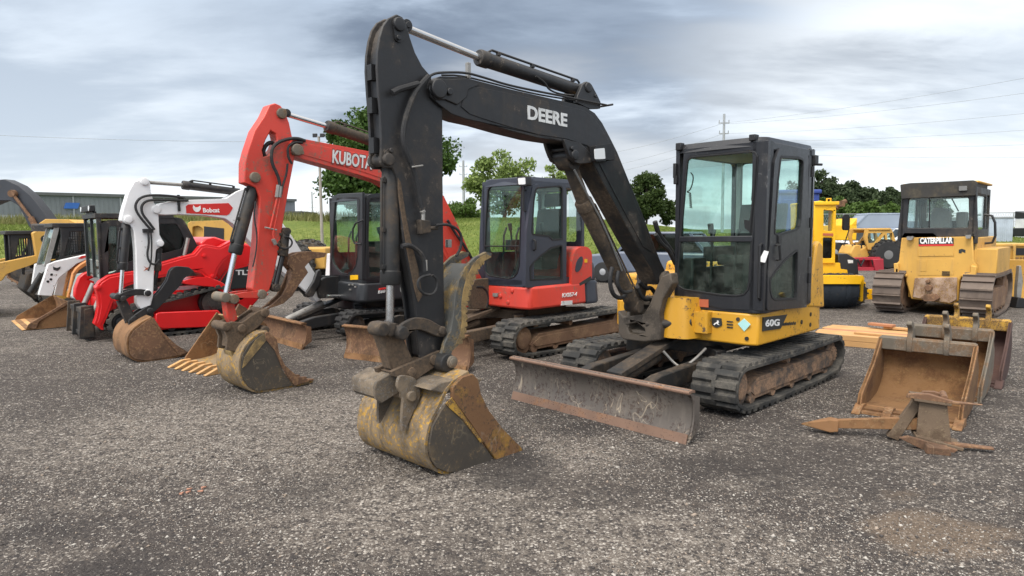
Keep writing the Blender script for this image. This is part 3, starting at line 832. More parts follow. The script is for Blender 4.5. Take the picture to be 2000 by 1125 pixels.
    br = [(2.074,2.726),(2.059,2.789),(1.991,2.890),(1.935,2.925),(1.866,2.908),(1.783,2.826),(1.737,2.772),(1.743,2.716),(1.904,2.693)]
    c.plate(br, YB1 - .05, YB1 - .01); c.plate(br, YB0 + .01, YB0 + .05)
    q = [(1.917,2.875),(1.815,2.817)]
    pin(c, q[0][0], q[0][1], YB0, YB1 + .005, .045, q[1])
    fk = [(3.676,2.611),(3.655,2.664),(3.594,2.706),(3.524,2.702),(3.334,2.738),(3.202,2.713),(3.314,2.661),(3.337,2.601),(3.423,2.539),(3.527,2.561),(3.618,2.550)]
    c.plate(fk, YB1 - .004, YB1 + .014); c.plate(fk, YB0 - .014, YB0 + .004)
    q = [(3.596,2.626),(3.501,2.619)]
    pin(c, q[0][0], q[0][1], YB0 - .04, YB1 + .04, .068, q[1])
    q = [(1.795,2.762),(1.654,2.754)]
    c.cyl((q[1][0], YB0 - .03, q[1][1]), (q[1][0], YB1 + .06, q[1][1]), .010, n=8)
    c.each('boom_bracket', M['black'], bm_, bevel=.006)
    und = [(1.890,2.263),(1.717,2.074),(1.511,1.855),(1.274,1.603),(1.102,1.425),(0.923,1.252),(0.819,1.099)]
    MB().plate(shell(und, .007), YB0 + .002, YB1 - .002).build('boom_underside', M['boom_caked'], bm_, bevel=.003)
    un2 = [(3.528,2.514),(3.339,2.457),(3.162,2.446),(2.877,2.416),(2.568,2.390),(2.261,2.388)]
    MB().plate(shell(un2, -.005), YB0 + .004, YB1 - .004).build('boom_underside', M['boom_caked'], bm_)
    p = [(2.699,2.524),(2.220,2.511)]
    text('DEERE', p[0], p[1], .103, 'y', YB1 + .0065, M['white_worn'], bm_, bold=.035)
    # big D of the wordmark, a little taller than the rest
    # work lamp on the boom side
    lp = [(1.922,2.374),(1.672,2.411),(1.637,2.267),(1.915,2.235)]
    L = MB().plate(rounded(lp, .015), YB1 + .006, YB1 + .075).build('work_lamp', M['trim'], bm_, bevel=.012)
    fx = max(p_[0] for p_ in lp); zc = sum(p_[1] for p_ in lp) / 4
    lq = [(1.942,2.340),(1.801,2.361),(1.787,2.268),(1.935,2.254)]
    MB().plate(rounded(lq, .012), YB1 + .074, YB1 + .080).build('lamp_lens', M['lens'], L)
    # rams
    a0 = [(1.852,2.852)][0]; a1 = [(3.117,2.941)][0]; a2 = [(3.800,3.025)][0]
    ram(rt, a0, a1, a2, .056, .026, M['black'], M['steel'], 'arm_cylinder', -.2)
    b0 = [(1.085,0.896)][0]; b1 = [(1.883,1.912)][0]; b2 = [(2.085,2.258)][0]
    ram(rt, b0, b1, b2, .074, .062, M['boom_caked'], M['boom_caked'], 'boom_cylinder', -.2)
    lt = MB(); q = [(2.102,2.163),(1.947,1.986),(1.752,1.770),(1.582,1.543),(1.403,1.263)]
    lt.tube([(x, -.115, z) for x, z in q], .009)
    lt.each('steel_line', M['grey_plastic'], rt)
    q0 = [(3.924,2.111)][0]; q1 = [(3.952,1.287)][0]; q2 = [(3.964,0.988)][0]
    ram(rt, q0, q1, q2, .063, .028, M['black_dirty'], M['steel'], 'bucket_cylinder', -.2)
    # arm (dipper)
    ao = [(3.902,3.070),(3.854,3.061),(3.821,3.024),(3.796,2.940),(3.757,2.851),(3.697,2.768),(3.634,2.720),(3.563,2.591),(3.528,2.502),(3.536,1.995),(3.540,1.513),(3.545,1.022),(3.545,0.807),(3.610,0.717),(3.693,0.696),(3.768,0.756),(3.787,0.919),(3.793,1.079),(3.809,1.207),(3.848,1.397),(3.886,1.553),(3.904,1.752),(3.917,1.903),(3.932,2.015),(3.963,2.069),(4.026,2.065),(4.055,2.097),(4.047,2.266),(4.051,2.411),(4.061,2.554),(4.067,2.697),(4.060,2.798),(4.040,2.894),(4.012,2.971),(3.968,3.030)]
    a = MB()
    a.plate(ao, YA1 - .022, YA1); a.plate(ao, YA0, YA0 + .022)
    core = grow(ao, -.030)
    a.plate(core, YA0 + .02, YA1 - .02)
    arm = a.build('arm', M['black'], rt, bevel=.007)
    w = MB()
    st = [(3.925,2.008),(3.902,1.979),(3.870,1.783),(3.828,1.583),(3.771,1.393),(3.741,1.202),(3.777,1.157),(3.808,1.254),(3.859,1.490),(3.899,1.737),(3.921,1.903)]
    w.plate(st, YA1 - .01, YA1 + .006)
    w.build('rusty_flange', M['black_muddy'], arm, bevel=.004)
    f = MB()
    bp = [(3.937,2.986),(3.918,3.035),(3.885,3.050),(3.845,3.044),(3.835,3.006),(3.852,2.922),(3.886,2.887),(3.925,2.897)]
    f.plate(rounded(bp, .02), YA1 - .004, YA1 + .012); f.plate(rounded(bp, .02), YA0 - .012, YA0 + .004)
    q = [(3.893,3.003),(3.903,2.917)]; pin(f, q[0][0], q[0][1], YA0 - .045, YA1 + .03, .046, q[1])
    q = [(4.001,2.122),(3.982,2.181)]; pin(f, q[0][0], q[0][1], YA0 - .035, YA1 + .03, .042, q[1])
    sb = [(4.029,2.168),(3.992,2.197),(3.960,2.197),(3.942,2.175),(3.951,2.108),(3.988,2.082),(4.024,2.095)]
    f.plate(rounded(sb, .012), YA1 - .002, YA1 + .010)
    f.each('pin_boss', M['black'], arm, bevel=.004)
    # stiffener slots on the front face of the arm
    s = MB()
    for px in [(4.054,2.683),(4.057,2.471),(4.051,2.214)]: s.bb(px[0] - .02, px[0] + .022, -.225, -.175, px[1] - .05, px[1] + .05)
    s.each('front_slot', M['trim'], arm)
    # hoses and pipes on arm and boom
    h = MB()
    y = -.085
    def line(pts, r, yy=y, sm=2): h.tube([(x, yy, z) for x, z in pts], r, 8, sm)
    line([(3.676,2.699),(3.735,2.645),(3.794,2.577),(3.843,2.489),(3.889,2.365),(3.904,2.275),(3.893,2.202),(3.847,2.112)], .020)
    line([(3.847,2.112),(3.808,2.027),(3.782,1.921),(3.760,1.806)], .017)
    line([(3.978,2.548),(3.923,2.579),(3.764,2.637)], .021, -.09, 0)
    line([(3.686,2.690),(3.626,2.727),(3.535,2.747),(3.346,2.776),(3.170,2.768),(2.937,2.749),(2.635,2.747),(2.249,2.750),(1.690,2.750)], .009)
    line([(3.519,2.739),(3.347,2.765),(3.032,2.755),(2.582,2.736),(2.010,2.752)], .007, -.14)
    line([(2.559,2.877),(2.446,2.841),(2.405,2.789),(2.249,2.774),(2.086,2.790)], .008, -.13)
    line([(3.933,1.550),(3.877,1.561),(3.802,1.524),(3.749,1.468),(3.743,1.374)], .017)
    line([(3.660,1.690),(3.558,1.698),(3.465,1.666),(3.423,1.608),(3.436,1.527),(3.479,1.471)], .010, -.06)
    line([(3.718,1.349),(3.807,1.338),(3.831,1.285),(3.790,1.227),(3.712,1.206),(3.661,1.239),(3.653,1.314),(3.698,1.348)], .010, -.06)
    line([(3.520,1.557),(3.533,1.412),(3.543,1.267)], .018, -.19, 0)
    line([(3.537,1.266),(3.542,1.120)], .011, -.19, 0)
    line([(1.642,1.309),(1.683,1.212),(1.655,1.094),(1.585,1.030),(1.472,1.013),(1.415,1.060)], .020, -.05)
    line([(1.615,1.275),(1.642,1.193),(1.614,1.124),(1.530,1.068),(1.415,1.077)], .018, 0.0)
    line([(1.033,1.724),(0.968,1.600),(0.805,1.490),(0.670,1.377),(0.598,1.207)], .024, -.0)
    line([(1.062,1.601),(0.967,1.511),(0.837,1.455),(0.702,1.304)], .022, .03)
    line([(1.002,1.133),(0.873,1.052),(0.775,1.064),(0.639,0.923),(0.704,0.778)], .022, -.2)
    line([(1.095,1.085),(1.000,0.951),(0.839,0.957),(0.805,0.824)], .020, -.15)
    h.each('hydraulic_hose', M['hose'], rt)
    fi = MB()
    q = [(3.756,1.791),(3.752,1.659),(3.747,1.775),(3.748,1.737)]
    fi.cyl((q[0][0], y, q[0][1]), (q[2][0], y, q[2][1] - .0), .020, n=6); fi.cyl((q[2][0], y, q[2][1]), (q[1][0], y, q[1][1]), .014, n=10)
    q = [(3.741,1.452),(3.739,1.377)]; fi.cyl((q[0][0], y, q[0][1]), (q[1][0], y, q[1][1]), .018, n=6)
    q = [(3.848,2.077),(3.757,2.093)]; fi.cyl((q[0][0], y + .02, q[0][1]), (q[1][0], y + .02, q[1][1]), .007, n=6)
    q = [(3.271,2.850),(3.266,2.770)]; fi.box((q[0][0], -.14, (q[0][1] + q[1][1]) / 2), (.03, .03, .11))
    q = [(3.440,1.588),(3.442,1.530)]; fi.cyl((q[0][0], -.19, q[0][1]), (q[1][0], -.19, q[1][1]), .024, n=8)
    fi.each('hose_fitting', M['fitting'], rt, bevel=.002)
    v = MB(); q = [(3.781,1.729),(3.699,1.721),(3.691,1.643),(3.776,1.628)]
    v.plate(q, -.125, -.07); v.cyl((q[1][0], -.08, q[1][1] - .05), (q[1][0] - .07, -.08, q[1][1] - .05), .014, n=8)
    v.build('valve_block', M['black_dirty'], rt, bevel=.005)
    # linkage, coupler
    k = MB()
    li = smooth_poly([(3.973,0.928),(3.990,0.973),(3.952,1.027),(3.841,1.063),(3.734,1.049),(3.624,0.989),(3.550,0.939),(3.564,0.898),(3.642,0.904),(3.726,0.947),(3.814,0.981),(3.878,0.957),(3.906,0.916)], 1, True)
    k.plate(li, YA1 + .005, YA1 + .040); k.plate(li, YA0 - .040, YA0 - .005)
    q = [(3.948,0.968),(3.602,0.945),(4.087,1.005)]
    pin(k, q[0][0], q[0][1], YA0 - .05, YA1 + .07, .048); pin(k, q[1][0], q[1][1], YA0 - .06, YA1 + .06, .032)
    pin(k, q[2][0], q[2][1], YA0 + .05, YA1 + .04, .048)
    q2 = [(4.019,0.997)]; pin(k, q2[0][0], q2[0][1], YA0 - .01, YA1 + .03, .047)
    k.each('linkage', M['black_dirty'], rt, bevel=.006)
    k = MB(); bl = [(4.079,0.971),(3.892,0.926),(3.819,0.773),(3.811,0.708),(3.992,0.712),(4.034,0.850)]
    k.plate(bl, YA0 + .02, YA1 - .02); k.build('bucket_link', M['black_muddy'], rt, bevel=.01)
    k = MB()
    cp = [(4.034,0.713),(3.907,0.741),(3.810,0.758),(3.670,0.790),(3.612,0.802),(3.584,0.745),(3.614,0.709),(3.713,0.675),(3.823,0.632),(3.901,0.620),(3.969,0.667),(4.021,0.683)]
    k.plate(cp, YA1 - .01, YA1 + .03); k.plate(cp, YA0 - .03, YA0 + .01); k.plate(grow(cp, -.02), YA0, YA1)
    q = [(3.866,0.685),(3.676,0.745)]; pin(k, q[0][0], q[0][1], YA0 - .06, YA1 + .05, .036); pin(k, q[1][0], q[1][1], YA0 - .06, YA1 + .05, .036)
    k.build('quick_coupler', M['black_muddy'], rt, bevel=.006)
    # bucket
    YN, YF = .16, -.68
    bk = [(3.549,0.659),(3.724,0.602),(3.816,0.465),(3.895,0.366),(3.925,0.250),(3.918,0.156),(3.873,0.076),(3.777,0.019),(3.635,-0.019),(3.464,-0.031),(3.296,-0.037),(3.016,-0.042)]
    b = MB(); b.slot(0); bucket_mesh(b, bk, YF, YN - .02)
    bucket = b.build('bucket', M['bucket_yellow'], rt, bevel=.004)
    sd = [(3.732,0.523),(3.816,0.458),(3.894,0.363),(3.923,0.249),(3.916,0.155),(3.872,0.076),(3.777,0.019),(3.635,-0.019),(3.464,-0.031),(3.308,-0.038)]
    cu = [(3.726,0.597),(3.642,0.653),(3.538,0.660),(3.492,0.613),(3.466,0.503),(3.392,0.374),(3.258,0.212),(3.070,0.031),(3.016,-0.042),(3.167,-0.046),(3.299,-0.040),(3.440,0.144),(3.576,0.330),(3.726,0.525)]
    s = MB(); s.plate(grow(sd, -.004), YN - .024, YN - .002); s.plate(grow(sd, -.004), YF, YF + .022)
    s.each('bucket_side', M['bucket_side'], bucket, bevel=.003)
    s = MB(); s.plate(cu, YN - .020, YN + .012); s.plate(cu, YF - .012, YF + .02)
    s.each('side_cutter', M['bucket_cutter'], bucket, bevel=.005)
    st_ = [(3.786,0.495),(3.726,0.529),(3.607,0.368),(3.439,0.152),(3.472,0.156),(3.638,0.359)]
    MB().plate(st_, YN - .004, YN + .006).build('worn_strip', M['yellow_worn'], bucket, bevel=.002)
    lip = [(3.307,-0.023),(3.070,0.031),(3.016,-0.017),(3.016,-0.045),(3.167,-0.050),(3.299,-0.044)]
    s = MB().plate(lip, YF, YN - .02); q = [(3.203,-0.037),(3.034,-0.039),(3.026,-0.018),(2.869,-0.092)]
    s.bb(q[0][0], q[1][0], .0, YN + .03, q[0][1] - .01, q[0][1] + .018)
    s.build('cutting_lip', M['rust_light'], bucket, bevel=.004)
    tp = [(3.886,0.599),(3.792,0.638),(3.652,0.639),(3.505,0.615),(3.397,0.598),(3.463,0.562),(3.591,0.548),(3.755,0.552)]
    MB().plate(tp, YF + .02, YN - .03).build('bucket_top', M['bucket_top_tan'], bucket, bevel=.012)
    ear = [(4.010,0.682),(3.969,0.688),(3.886,0.665),(3.849,0.621),(3.825,0.556),(3.841,0.487),(3.901,0.410),(3.960,0.315),(3.991,0.302),(3.987,0.428),(3.972,0.550),(4.023,0.606)]
    s = MB()
    for yy in (-.075, -.355):
        s.plate(smooth_poly(ear, 1, True), yy, yy + .028)
    q = [(3.916,0.537)]; s.cyl((q[0][0], -.40, q[0][1]), (q[0][0], -.02, q[0][1]), .035)
    s.each('bucket_ear', M['bucket_top_tan'], bucket, bevel=.005)
    bar = [(4.134,0.614),(4.119,0.650),(3.981,0.695),(3.919,0.657),(3.913,0.605),(3.927,0.578),(4.096,0.522),(4.125,0.551)]
    s = MB().plate(bar, -.44, -.13); s.plate(grow(bar, .012), -.155, -.125)
    s.build('hook_bar', M['bucket_top_tan'], bucket, bevel=.006)
    # wear straps round the heel
    s = MB()
    hl = [(3.816,0.458),(3.895,0.366),(3.925,0.250),(3.918,0.156),(3.873,0.076),(3.777,0.019),(3.635,-0.019)]
    for yy in (-.10, -.36): s.plate(shell([(p_[0] + .0, p_[1]) for p_ in smooth_poly(hl, 1)], -.012), yy, yy + .07)
    s.each('wear_strap', M['bucket_yellow'], bucket, bevel=.003)
    # thumb with a toothed edge
    tl = [(3.645,0.759),(3.597,0.867),(3.545,0.942),(3.520,1.038),(3.498,1.192),(3.462,1.295),(3.395,1.391),(3.301,1.456),(3.191,1.493),(3.131,1.481),(3.141,1.451)]
    tr_ = [(3.216,1.425),(3.266,1.402),(3.308,1.328),(3.354,1.256),(3.382,1.175),(3.407,1.102),(3.405,0.993),(3.424,0.904),(3.467,0.834),(3.532,0.793),(3.554,0.746),(3.534,0.686),(3.622,0.687)]
    th = tl + tr_
    teeth = []
    for i in range(8):
        p, q = Vector(tr_[i]), Vector(tr_[i + 1])
        n = Vector((-(q - p).y, (q - p).x)).normalized() * (-1)
        for j in (0, 1):
            u0, u1, um = p.lerp(q, j * .5 + .02), p.lerp(q, j * .5 + .44), p.lerp(q, j * .5 + .30)
            teeth.append([tuple(u0 - n * .02), tuple(u1 - n * .02), tuple(u1 + n * .006), tuple(um + n * .024), tuple(u0 + n * .012)])
    T = MB()
    for a_, c_ in ((-.085, -.055), (-.345, -.315)): T.plate(th, a_, c_)
    T.plate(grow([(3.598,0.818),(3.546,0.934),(3.514,1.037),(3.489,1.191),(3.453,1.292),(3.384,1.382),(3.306,1.428),(3.330,1.338),(3.387,1.225),(3.433,1.112),(3.435,0.997),(3.459,0.916),(3.514,0.823)], -.01), -.33, -.07)
    to = T.build('thumb', M['thumb'], rt, bevel=.004)
    e = MB(); e.plate([(3.141,1.454),(3.192,1.476),(3.283,1.442),(3.340,1.388),(3.392,1.308),(3.424,1.224),(3.443,1.130),(3.442,0.997),(3.456,0.919),(3.503,0.839),(3.467,0.834),(3.424,0.904),(3.405,0.993),(3.407,1.102),(3.382,1.175),(3.354,1.256),(3.308,1.328),(3.266,1.402),(3.216,1.425)], -.056, -.051)
    for tt in teeth: e.plate(tt, -.088, -.052); e.plate(tt, -.345, -.315)
    e.build('worn_thumb_edge', M['thumb_edge'], to)
    q = [(3.613,0.724),(3.588,0.730)]
    P = MB(); pin(P, q[0][0], q[0][1], -.40, .0, .068); P.build('thumb_pivot', M['black_dirty'], to, bevel=.006)
    P = MB(); P.lathe((q[1][0], -.01, q[1][1]), (q[1][0], .03, q[1][1]), [(0, .045), (.025, .042), (.03, .03), (.036, .028), (.04, .012)], 24); P.build('pivot_cap', M['grey_top'], to)
    return rt

def black_cab(rt):
    X, Yl, Yr = .75, .95, .05
    G, Gd = M['glass_green'], M['glass_dark']
    zt, zb = 2.43, .885
    # roof, floor, posts
    b = MB()
    b.plate(rounded([(-.50, Yr), (X, Yr), (X + .015, .5), (X, .86), (.66, Yl), (-.36, Yl), (-.50, .86)], .06), zt - .05, zt + .035, 'z', taper=.03)
    b.plate(rounded([(-.50, Yr), (X - .01, Yr), (X - .01, .86), (.66, Yl - .01), (-.36, Yl - .01), (-.50, .84)], .03), zb - .01, zb + .09, 'z')
    post = [(.69, .83), (X, .83), (X, .865), (.735, .91), (.70, .937), (.655, Yl), (.585, Yl), (.585, .90), (.67, .89)]
    b.plate(post, zb, zt, 'z')
    b.plate([(-.34, Yl), (-.42, .93), (-.48, .88), (-.50, .80), (-.46, .80), (-.44, .86), (-.34, .90)], zb, zt, 'z')
    b.plate(rect(-.50, -.45, Yr, Yr + .06), zb, zt, 'z')
    # right wall with its own window
    b.plate(rect(-.5, X, zb, zt), Yr, Yr + .04, 'y', [rounded(rect(-.40, .66, 1.25, zt - .08), .06)])
    rear = [rounded(rect(.12, .82, 1.4, zt - .08), .05)]
    b.plate(rect(Yr, .84, zb, zt), -.50, -.46, 'x', rear)
    cab = b.build('cab', M['cab_grey'], rt, bevel=.014, seg=2)
    MB().plate(rounded(rect(-.405, .665, 1.245, zt - .075), .06), Yr + .012, Yr + .02).build('window', M['glass_clear'], cab)
    MB().plate(rounded(rect(.115, .825, 1.395, zt - .075), .05), -.485, -.477, 'x').build('window', M['glass_clear'], cab)
    # front
    fo = [(0.134,2.419),(0.219,2.421),(0.978,2.422),(0.959,0.907),(0.549,0.895),(0.049,0.976)]
    win = [(0.156,2.273),(0.165,2.319),(0.212,2.346),(0.804,2.346),(0.858,2.331),(0.888,2.287),(0.885,2.210),(0.851,1.596),(0.834,1.167),(0.823,1.092),(0.781,1.039),(0.710,1.018),(0.547,1.016),(0.150,1.045),(0.083,1.077),(0.063,1.140),(0.098,1.580)]
    frm = MB().plate(grow(fo, -.002), X - .05, X, 'x', [win]).build('front_frame', M['cab_grey'], cab, bevel=.008)
    MB().plate(grow(win, -.0015), X - .022, X + .004, 'x', [grow(win, -.020)]).build('window_seal', M['trim'], cab, bevel=.003)
    low = [(0.095,1.519),(0.843,1.524),(0.834,1.167),(0.823,1.092),(0.781,1.039),(0.710,1.018),(0.547,1.016),(0.150,1.045),(0.083,1.077),(0.070,1.140)]
    MB().plate(low, X - .018, X - .010, 'x').build('lower_window', Gd, cab)
    up = [(0.178,2.271),(0.185,2.303),(0.224,2.328),(0.801,2.328),(0.849,2.316),(0.871,2.282),(0.868,2.212),(0.841,1.609),(0.120,1.598)]
    MB().plate(rounded(up, .01), X - .018, X - .010, 'x').build('upper_window', G, cab)
    br = [(0.102,1.576),(0.847,1.583),(0.844,1.527),(0.093,1.523)]
    MB().plate(br, X - .022, X + .006, 'x').each('window_bar', M['cab_grey'], cab, bevel=.006)
    # door on the left side
    do = [(0.508,2.371),(0.031,2.405),(-0.082,2.393),(-0.147,2.357),(-0.188,1.658),(-0.217,0.858),(0.685,0.907),(0.689,1.251),(0.651,1.726),(0.604,2.247)]
    w1 = [(0.466,2.308),(0.090,2.325),(-0.009,2.318),(-0.046,2.281),(-0.023,1.729),(0.006,1.650),(0.086,1.621),(0.490,1.573),(0.579,1.594),(0.583,1.660),(0.537,2.072),(0.492,2.284)]
    w2 = [(0.652,1.200),(0.530,1.268),(0.339,1.362),(0.074,1.446),(0.031,1.439),(0.025,1.022),(0.037,0.952),(0.534,0.985),(0.601,1.013),(0.642,1.083)]
    side = [(0.558,2.428),(-0.097,2.432),(-0.395,2.402),(-0.438,1.657),(-0.232,0.839),(-0.188,1.658),(-0.155,2.367),(-0.055,2.401),(0.517,2.383),(0.623,2.246),(0.651,1.726),(0.695,1.235),(0.737,0.902),(0.759,1.173),(0.699,2.273)]
    MB().plate(rect(.60, -.36, zb, zb + .05), Yl - .045, Yl).plate(rect(.60, -.36, zt - .08, zt - .01), Yl - .045, Yl).plate(rect(-.30, -.22, zb, zt), Yl - .04, Yl).plate(rect(-.36, -.23, zb, 1.36), Yl - .04, Yl).build('side_frame', M['cab_grey'], cab, bevel=.008)
    MB().plate(rect(-.36, -.29, 1.36, zt - .06), Yl - .02, Yl - .012).build('window', M['glass_clear'], cab)
    q = [(-.345, Yl - .008), (-.42, .925), (-.478, .875), (-.49, .80)]
    door = MB().plate(rounded(do, .03), Yl - .028, Yl + .020, 'y', [rounded(w1, .02), rounded(w2, .02)]).build('door', M['cab_grey'], rt, bevel=.010)
    panes(door, [rounded(w1, .02)], Yl - .028, Yl + .020, 'y', [G], rub=M['trim']); panes(door, [rounded(w2, .02)], Yl - .028, Yl + .020, 'y', [Gd], rub=M['trim'])
    q = [(0.531,1.494),(0.504,1.360),(0.454,1.509),(0.476,1.551)]
    hb = MB(); hb.tube([(q[0][0], Yl + .02, q[0][1]), (q[0][0], Yl + .05, q[0][1]), (q[1][0], Yl + .05, q[1][1]), (q[1][0], Yl + .02, q[1][1])], .012)
    hb.plate(rounded([(q[3][0] - .03, q[3][1] - .04), (q[3][0] + .03, q[3][1] - .04), (q[3][0] + .03, q[3][1] + .03), (q[3][0] - .03, q[3][1] + .03)], .01), Yl + .018, Yl + .034)
    hb.build('handle', M['trim'], door, bevel=.003)
    hg = MB()
    for z in (1.15, 1.7, 2.2): hg.cyl((-.245, Yl + .025, z - .05), (-.245, Yl + .025, z + .05), .018, n=10)
    hg.each('hinge', M['trim'], door)
    # white tag tied round the grab rail
    q = [(0.922,1.353),(0.984,1.346),(1.015,1.444),(0.973,1.454)]
    MB().plate(q, X + .03, X + .034, 'x').build('paper_tag', M['white_flat'], rt)
    gr = MB(); q = [(0.805,1.516),(0.806,1.258),(0.815,0.999)]
    gr.tube([(X - .02, .93, q[0][1]), (X + .03, .93, q[0][1] - .02), (X + .03, .93, q[2][1] + .03), (X - .02, .93, q[2][1])], .014)
    gr.build('grab_rail', M['trim'], rt)
    # brackets, mirror stubs, wiper, sticker
    m = MB()
    q = [(0.060,2.287),(0.092,2.145),(0.077,2.233)]
    m.bb(X - .02, X + .04, q[0][0] - .02, q[0][0] + .012, q[1][1], q[0][1]); m.cyl((X + .02, q[0][0], q[1][1] - .06), (X + .02, q[0][0], q[1][1] + .02), .02)
    m.bb(X - .04, X + .03, Yr + .01, Yr + .07, zt - .02, zt + .05); m.bb(X - .06, X + .02, .80, .86, zt + .0, zt + .055)
    m.bb(-.40, -.32, .92, .975, zt - .16, zt - .06); m.cyl((-.38, .96, zt - .15), (-.38, 1.02, zt - .155), .012)
    m.each('bracket', M['trim'], cab, bevel=.006)
    wv = MB(); q = [(0.869,2.283),(0.854,1.986),(0.833,1.727),(0.825,1.613)]
    wv.tube([(X + .012, y, z) for y, z in q], .010, 6); q = [(0.770,1.728),(0.831,1.719),(0.839,1.596),(0.772,1.662)]
    wv.plate(q, X - .03, X + .012, 'x')
    wv.each('wiper', M['trim'], cab)
    q = [(0.258,0.975),(0.423,0.975),(0.424,0.900),(0.263,0.902)]
    MB().plate(q, X, X + .003, 'x').build('warning_sticker', M['decal_orange'], cab)
    q = [(0.268,0.967),(0.329,0.965),(0.330,0.907),(0.271,0.910)]
    MB().plate(q, X + .003, X + .005, 'x').build('sticker_symbol', M['wood'], cab)
    # inside: seat, console, rear trim, curly cord
    operator_seat(rt, .02, .50, 1.28, M['seat'])
    c = MB(); c.bb(.28, .66, .70, .88, .97, 1.42); c.bb(-.2, .3, .72, .88, 1.0, 1.5); c.bb(.38, .66, .08, .2, .97, 1.36); c.plate(rounded(rect(.50, .62, 1.40, 1.62), .02), .66, .83); c.each('side_console', M['trim'], rt, bevel=.02)
    c = MB(); c.bb(-.44, -.40, .1, .16, 1.0, zt - .06); c.bb(-.44, -.40, .80, .86, 1.0, zt - .06); c.bb(-.44, .6, .08, .87, zt - .075, zt - .055); c.each('headliner', M['light_panel'], rt, bevel=.01)
    cd = MB()
    q = [(0.173,2.196),(0.203,2.159),(0.195,2.090),(0.166,2.021),(0.126,2.014),(0.176,1.994)]
    cd.tube([(X - .07, y, z) for y, z in q], .006, 6, 1)
    q = [(0.161,1.995),(0.175,1.854)]
    cd.tube([(X - .08 + .012 * math.cos(i * 1.3), q[0][0] + (q[1][0] - q[0][0]) * i / 40 + .012 * math.sin(i * 1.3), q[0][1] + (q[1][1] - q[0][1]) * i / 40) for i in range(41)], .004, 5)
    cd.build('curly_cord', M['trim'], rt)
    # decals on the skirt
    q = [(0.459,0.807),(0.557,0.807),(0.567,0.740),(0.513,0.712),(0.466,0.730)]
    d = MB().plate(rounded(q, .012), X - .006, X + .004, 'x').build('emblem_badge', M['decal_dark'], rt)
    cy, cz = sum(p[0] for p in q) / 5, sum(p[1] for p in q) / 5
    deer = [(-.032, -.012), (-.020, .004), (-.006, .010), (.006, .022), (.004, .034), (.014, .026), (.020, .034), (.020, .022), (.028, .016), (.018, .010), (.016, .000), (.030, -.010), (.014, -.010), (.004, .000), (-.010, -.004), (-.022, -.018)]
    MB().plate([(cy + a * 1.0, cz + b_ * 1.0 - .006) for a, b_ in deer], X + .004, X + .007, 'x').build('leaping_emblem', M['white_flat'], d)
    q = [(0.724,0.770),(0.782,0.825),(0.845,0.774),(0.788,0.706)]
    MB().plate(q, X - .006, X + .004, 'x').build('diamond_sticker', M['decal_cyan'], rt)
    v = MB()
    for i in range(3):
        q = [(0.613,0.783),(0.674,0.788),(0.614,0.756),(0.675,0.762),(0.615,0.729),(0.675,0.735)]
        v.plate(rounded(rect(q[2 * i][0], q[2 * i + 1][0], q[2 * i][1] - .005, q[2 * i][1] + .006), .004), X - .004, X + .003, 'x')
    for px in [(0.409,0.803),(0.723,0.813),(0.810,0.641)]: v.cyl((X - .01, px[0], px[1]), (X + .004, px[0], px[1]), .018, n=14)
    v.each('vent_slot', M['black_dirty'], rt)
    YS = .912
    q = [(0.633,0.834),(0.114,0.812),(0.258,0.690),(0.634,0.708)]
    MB().plate(q, YS - .012, YS + .004).build('model_decal', M['decal_dark'], rt)
    q = [(0.601,0.748),(0.298,0.726)]
    text('60G', q[0], q[1], .062, 'y', YS + .005, M['white_flat'], rt, bold=.03)
    q = [(0.208,0.711),(-0.110,0.690)]
    wm = MB()
    for i in range(7):
        a = q[0][0] + (q[1][0] - q[0][0]) * (i + .1) / 7; c = q[0][0] + (q[1][0] - q[0][0]) * (i + .7) / 7; z = q[0][1] + (q[1][1] - q[0][1]) * i / 7
        wm.plate([(a, z), (c, z), (c - .004, z + .026 + .006 * (i % 2)), (a - .004, z + .022)], YS - .004, YS + .003)
    tag(wm.build('worn_lettering', M['decal_dark'], rt), kind='stuff')
    v = MB()
    for px in [(-0.239,0.702),(-0.462,0.652),(-0.464,0.760)]: v.cyl((px[0], YS - .01, px[1]), (px[0], YS + .006, px[1]), .022, n=14)
    v.each('skirt_plug', M['black_dirty'], rt)

EXC = black_excavator()
black_cab(EXC)
